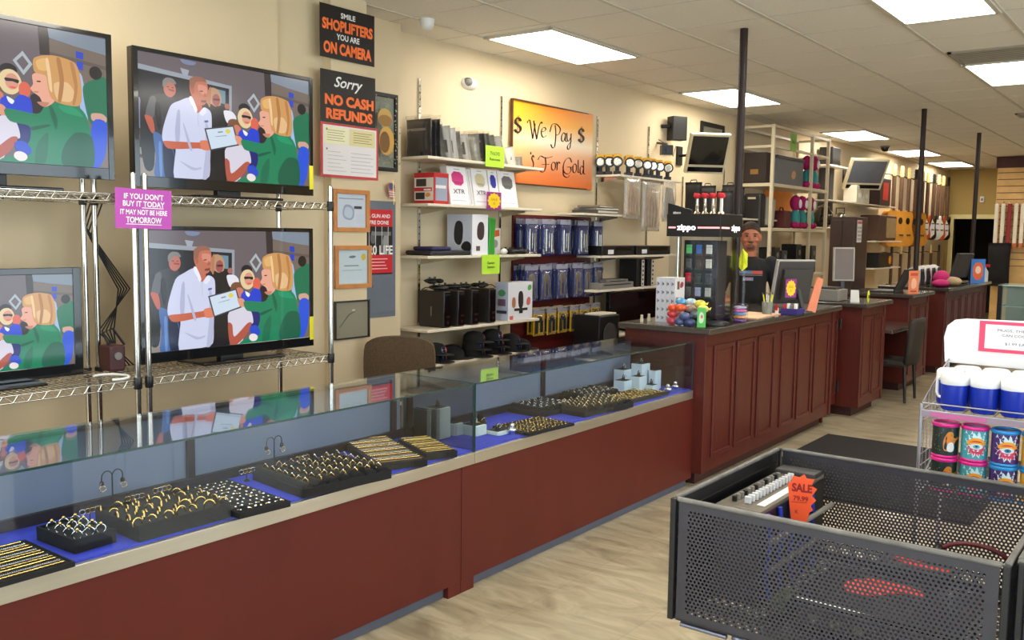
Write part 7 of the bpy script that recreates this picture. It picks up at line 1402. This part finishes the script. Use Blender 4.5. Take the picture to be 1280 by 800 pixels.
b = MB(); b.rbox(-.70, -.37, 2.014, 2.02, .77, .82, .002); b.build('front_plate', M_DGREY, t)
for k in range(3): b = MB(); b.cyl((-.66+k*.05, 2.014, .795), (-.66+k*.05, 2.006, .795), .012, n=14); b.build('knob', M_CHROME, t)
b = MB(); b.prism([(x, y, .8305) for x, y in soft([(-.65, 2.16), (-.62, 2.23), (-.56, 2.26), (-.52, 2.24), (-.47, 2.23), (-.47, 2.20), (-.53, 2.19), (-.56, 2.13), (-.62, 2.12)])], (0, 0, .002)); tag(b.build('red_oval_tag', RS), 'bright red oval tag lying on the black amplifier, larger of two', 'price tag')
b = MB(); b.rbox(-.62, -.45, 2.335, 2.42, ZA+.004, .845, .004); tag(b.build('black_case', M_BLACK), 'small black case behind the amplifier in the bin, under the narrow red tag', 'case')
b = MB(); b.prism([(x, y, .8455) for x, y in soft([(-.60, 2.385), (-.54, 2.36), (-.52, 2.345), (-.455, 2.36), (-.452, 2.385), (-.50, 2.39), (-.58, 2.405)])], (0, 0, .002)); tag(b.build('red_strip_tag', RS), 'narrow red tag lying on the small case behind the amplifier', 'price tag')
t = thing('headphones', 'black headphones with a dark red band near the right end of the bin', 'headphones', (-.42, 2.4, ZA)); b = MB(); b.tube([(-.50+.085*(1-math.cos(PI*k/12)), 2.47, .85+.045*math.sin(PI*k/12)) for k in range(13)], .006, 8); b.build('headband', mat('dark_crimson_band', c(92, 20, 28), .4), t)
for x in (-.50, -.33): b = MB(); b.ell(x, 2.47, .835, .022, .042, .045); b.ell(x, 2.47, .80, .012, .02, .04); b.build('ear_cup', M_BLACK, t)
b = MB(); b.tube([(-.5, 2.47, .80), (-.45, 2.45, .765), (-.36, 2.45, .764), (-.33, 2.47, .78)], .004, 6); b.build('cord', M_BLACK, t)
b = MB(); b.rbox(-.78, -.74, 2.06, 2.14, ZA+.004, .80, .004); tag(b.build('green_circuit_box', mat('moss_green_label', c(90, 110, 50), .5, var=.3, scale=60)), 'small green labelled box low at the front of the bin beside the mixer', 'box')
t = thing('neighbour_bin', 'black corner of a second display bin cut off by the right edge of the photo', 'bin', (-.1, 2.1, 0)); b = MB(); b.rbox(-.249, -.235, 1.905, 1.935, 0, 1.05, .003); b.build('corner_post', M_BLACK, t); b = MB(); b.rbox(-.246, -.238, 1.935, 2.55, .74, 1.05, .002); b.rbox(-.235, .35, 1.915, 1.925, .74, 1.05, .002); b.build('side_panel', M_BIN, t)
b = MB(); b.rbox(-.25, .35, 1.908, 1.93, 1.04, 1.052, .003); b.rbox(-.252, -.234, 1.93, 2.56, 1.04, 1.052, .003); b.build('rim', M_RIM, t)
for x, y in ((.34, 1.92), (-.242, 2.54), (.34, 2.54)): b = MB(); b.rbox(x-.008, x+.008, y-.008, y+.008, 0, 1.04, .002); b.build('corner_post', M_BLACK, t)

# ================================================================ MUG DISPLAY
t = thing('mug_rack', 'white wire countertop rack of blue mugs with a rounded white header', 'display rack', (-.35, 2.85, 0))
pts = [(-.612, 1.285), (-.618, 1.36), (-.610, 1.395), (-.59, 1.413), (-.56, 1.418), (-.06, 1.428), (-.02, 1.41), (-.0, 1.36), (-.0, 1.28)]
b = MB(); b.prism([(x, 2.95, z) for x, z in pts], (0, .012, 0)); b.build('header_board', mat('bright_white_plastic', c(238, 238, 240), .35), t, bevel=.002)
b = MB(); b.box(-.522, -.314, 2.944, 2.9495, 1.327, 1.416); b.build('pink_label_frame', mat('hot_coral_pink', c(232, 62, 104), .5), t)
b = MB(); b.box(-.506, -.330, 2.942, 2.944, 1.337, 1.407); b.build('label_paper', M_WHITE, t)
b = MB()
for s, x, z, wd in (('MUGS, THERMOS,', -.418, 1.388, .112), ('CAN COOLERS', -.418, 1.374, .088), ('$1.99 EACH', -.418, 1.350, .07)): b.text(s, (x, 2.9415, z), (1, 0, 0), (0, 0, 1), .0075, wd, bold=.0)
b.build('lettering', mat('slate_ink', c(70, 76, 110), .5), t)
M_RW = mat('grey_rack_wire', c(168, 166, 170), .3, .6)
def rackwire(p, r=.0022): b.tube(p, r, 6)
for z, yf in ((1.185, 2.655), (.955, 2.66)):
    b = MB(); rackwire([(-.60, yf, z), (.02, yf, z)], .003); rackwire([(-.60, 2.95, z), (.02, 2.95, z)]); rackwire([(-.60, yf, z+.02), (.02, yf, z+.02)])
    for k in range(26): x = -.60+k*.0248; rackwire([(x, yf, z), (x, 2.95, z)], .0013)
    for x in (-.60, .02): rackwire([(x, yf, z), (x, 2.95, z)]); rackwire([(x, yf, z+.02), (x-.0, 2.80, z+.07), (x, 2.95, z+.11)])
    b.build('wire_shelf', M_RW, t)
b = MB(); b.box(-.60, .02, 2.652, 2.654, 1.168, 1.184); b.build('front_lip', mat('lilac_grey_strip', c(150, 132, 146), .5), t)
b = MB(); b.box(-.575, -.44, 2.650, 2.6515, 1.170, 1.182); b.build('pink_strip', mat('dusty_pink_strip', c(196, 96, 150), .5), t)
for x in (-.604, .024):
    for y in (2.662, 2.955): b = MB(); b.tube([(x, y, 0), (x, y, 1.20 if y < 2.9 else 1.30)], .005, 8); b.build('upright', M_RW, t)
def side_grid(x):
    b = MB()
    for k in range(8): y = 2.66+k*.042; rackw = b.tube([(x, y, .95), (x, y, 1.2+.012*k)], .0013, 5)
    for k in range(8): b.tube([(x, 2.66, .96+k*.032), (x, 2.95, .96+k*.032)], .0013, 5)
    b.build('side_mesh', M_RW, t)
side_grid(-.604); side_grid(.024)
M_BMUG = mat('royal_blue_mug', c(22, 50, 170), .3, var=.04, coat=.3); M_LID = mat('bright_white_plastic', c(238, 238, 240), .35)
mg = thing('travel_mug', 'x', 'mug', (0, 0, 0)); b = MB(); b.lathe([(.030, 0), (.0335, .006), (.0355, .07)], 0, 0, 28); b.build('cup_body', M_BMUG, mg)
b = MB(); b.lathe([(.0355, .070), (.0368, .072), (.0368, .092), (.034, .097), (.029, .101), (.001, .101)], 0, 0, 28); b.build('lid', M_LID, mg)
b = MB(); b.tube([(-.033, 0, .085), (-.046, 0, .084), (-.052, 0, .076), (-.052, 0, .040), (-.046, 0, .03), (-.034, 0, .028)], .0045, 8); b.build('handle', M_LID, mg); mk_ = kids(mg)
first = True; rn = ('front', 'second', 'third', 'back')
for r_ in range(3):
    for k in range(8):
        x = -.530+k*.0735-(.028 if r_ else 0)*(r_ % 2); y = 2.70+r_*.078
        if k < 3: lb = 'blue travel mug with white lid in the '+rn[r_]+' row, '+('leftmost', 'second from the left', 'third from the left')[k]; gr = None
        elif k == 3: lb = 'blue travel mug cut off by the right edge, '+rn[r_]+' row'; gr = None
        else: lb = 'blue travel mug farther along the rack, outside the photo'; gr = 'blue mugs outside the photo'
        o = mg if first else copy_tree(mg, ks=mk_); first = False
        o.location = (x, y, 1.1885); o.rotation_euler.z = (-.35 if k == 0 and r_ == 0 else -PI/2+random.uniform(-.3, .3)); o['label'] = lb
        if gr: o['group'] = gr
def cyl_art(b, r, z0, h, polys, th0, span):
    for i, (col, pts) in enumerate(polys):
        b.c = col; rr = r+.00018*(i+1); cxm = sum(p_[0] for p_ in pts)/len(pts); czm = sum(p_[1] for p_ in pts)/len(pts)
        den = []
        for k, p_ in enumerate(pts):
            q = pts[(k+1) % len(pts)]; m_ = max(1, int(abs(q[0]-p_[0])/.08))
            den += [(p_[0]+(q[0]-p_[0])*s/m_, p_[1]+(q[1]-p_[1])*s/m_) for s in range(m_)]
        f3 = lambda u, v: (rr*math.cos(th0+(u-.5)*span), rr*math.sin(th0+(u-.5)*span), z0+v*h)
        vs = [f3(cxm, czm)]+[f3((u+cxm)/2, (v+czm)/2) for u, v in den]+[f3(u, v) for u, v in den]; n = len(den)
        b.add(vs, [(0, 1+k, 1+(k+1) % n) for k in range(n)]+[(1+k, 1+n+k, 1+n+(k+1) % n, 1+(k+1) % n) for k in range(n)])
    b.c = None
def sun_eye(base_, petal, lash):
    P_ = [(c(*base_), rect(0, 0, 1, 1))]
    P_.append((c(206, 232, 236), [p_ for k in range(14) for p_ in ((.5+.42*math.cos(2*PI*k/14), .48+.46*math.sin(2*PI*k/14)), (.5+.30*math.cos(2*PI*(k+.5)/14), .48+.33*math.sin(2*PI*(k+.5)/14)))]))
    P_.append((c(*petal), [p_ for k in range(12) for p_ in ((.5+.36*math.cos(PI+PI*k/12), .44+.38*math.sin(PI+PI*k/12)), (.5+.22*math.cos(PI+PI*(k+.5)/12), .44+.22*math.sin(PI+PI*(k+.5)/12)))]+[(.86, .44), (.14, .44)]))
    P_.append((c(236, 158, 30), soft([(.14, .50), (.3, .70), (.5, .76), (.7, .70), (.86, .5), (.5, .46)]))); P_.append((c(206, 60, 40), soft([(.24, .56), (.5, .68), (.76, .56), (.5, .6)])))
    P_.append((c(214, 226, 230), oval(.5, .44, .2, .10))); P_.append((c(*lash), oval(.5, .44, .10, .07))); P_.append((c(30, 60, 60), oval(.5, .45, .04, .035)))
    for k in range(5): P_.append((c(206, 232, 236), [(.12+k*.19, .84), (.17+k*.19, .99), (.22+k*.19, .84), (.17+k*.19, .90)]))
    return P_
fox = [(c(26, 44, 38), rect(0, 0, 1, 1)), (c(214, 130, 44), soft([(.42, .18), (.40, .5), (.52, .8), (.62, .86), (.74, .78), (.72, .6), (.9, .62), (.92, .68), (.96, .58), (.8, .5), (.74, .3), (.7, .15), (.5, .12)])), (c(222, 226, 226), soft([(.52, .12), (.54, .42), (.7, .48), (.78, .3), (.74, .1)])), (c(60, 40, 24), oval(.66, .72, .02, .015))]+[(c(180, 150, 60), oval(random.random()*.35+.02, random.random()*.9+.05, .015, .012, 6)) for _ in range(14)]
KZ = [('pink', (232, 30, 142), fox, (26, 44, 38), 'dark green can cooler with an orange animal and pink rims'), ('pink', (232, 30, 142), sun_eye((66, 160, 172), (206, 50, 90), (90, 170, 180)), (66, 160, 172), 'teal can cooler with sunburst eye pattern and pink rims'), ('blue', (28, 144, 214), sun_eye((72, 34, 110), (206, 50, 90), (60, 120, 160)), (72, 34, 110), 'purple can cooler with sunburst eye pattern and blue rims'), ('blue', (28, 144, 214), sun_eye((222, 166, 54), (206, 50, 90), (60, 120, 160)), (222, 166, 54), 'ochre can cooler with sunburst eye pattern and blue rims')]
for i, (rn_, rc, art_, bc, lb) in enumerate(KZ):
    for lev in (0, 1):
        z = .962+lev*.096; x = -.546+i*.073; y = 2.70
        t = thing('can_cooler', lb+(', upper of the stack' if lev else ', lower of the stack'), 'can cooler', (0, 0, 0)); b = MB(); b.lathe([(.033, .002), (.0335, .008), (.0335, .086), (.033, .090)], 0, 0, 28); b.build('sleeve', mat('sleeve_%s' % str(bc), c(*bc), .35, coat=.4), t)
        b = MB(); cyl_art(b, .0335, .009, .076, art_, -PI/2+.25, 2.4); b.build('printed_pattern', ART, t)
        b = MB(); b.lathe([(.033, .084), (.0358, .085), (.0362, .091), (.0345, .0945), (.031, .0945), (.031, .088)], 0, 0, 28); b.build('top_rim', mat('rim_%s' % rn_, c(*rc), .3, coat=.4), t)
        b = MB(); b.lathe([(.030, 0), (.0352, .0005), (.0352, .005), (.0335, .0065)], 0, 0, 28); b.build('bottom_rim', mat('rim_%s' % rn_, c(*rc), .3), t)
        t.location = (x, y, z); t.rotation_euler.z = .05*i
# cords behind the racks
b = MB()
for k in range(5): b.tube([(-4.28, 2.36-.02*k, 1.78), (-4.30, 2.30-.01*k, 1.6+.02*k), (-4.27, 2.42+.015*k, 1.35), (-4.25, 2.38-.02*k, 1.15), (-4.15, 2.34+.02*k, .985)], .004, 6)
tag(b.build('cable_bundle', M_BLACK), 'tangle of black cables hanging behind the chrome posts between the televisions', 'cables')
b = MB(); b.tube([(-3.90+.09*math.cos(a), 2.16+.075*math.sin(a), .982) for a in [PI*i/14-PI*.15 for i in range(19)]], .006, 8); tag(b.build('white_cable_loop', M_WHITE), 'curved white cable loop on the lower rack shelf', 'cable')
t = thing('power_strip', 'dark red power strip tangle on the lower rack shelf between the televisions', 'power strip', (-4.1, 2.3, .978)); b = MB(); b.rbox(-4.16, -4.06, 2.25, 2.33, .978, 1.10, .01); b.build('body', mat('dark_maroon_plastic', c(70, 30, 34), .4), t); b = MB(); b.cyl((-4.06, 2.29, 1.05), (-4.052, 2.29, 1.05), .018, n=14); b.build('outlet', M_GREY, t); b = MB(); b.tube([(-4.1, 2.27, 1.10), (-4.1, 2.24, 1.16), (-4.08, 2.28, 1.18), (-4.07, 2.33, 1.10)], .006, 6); b.build('cord', M_BLACK, t)
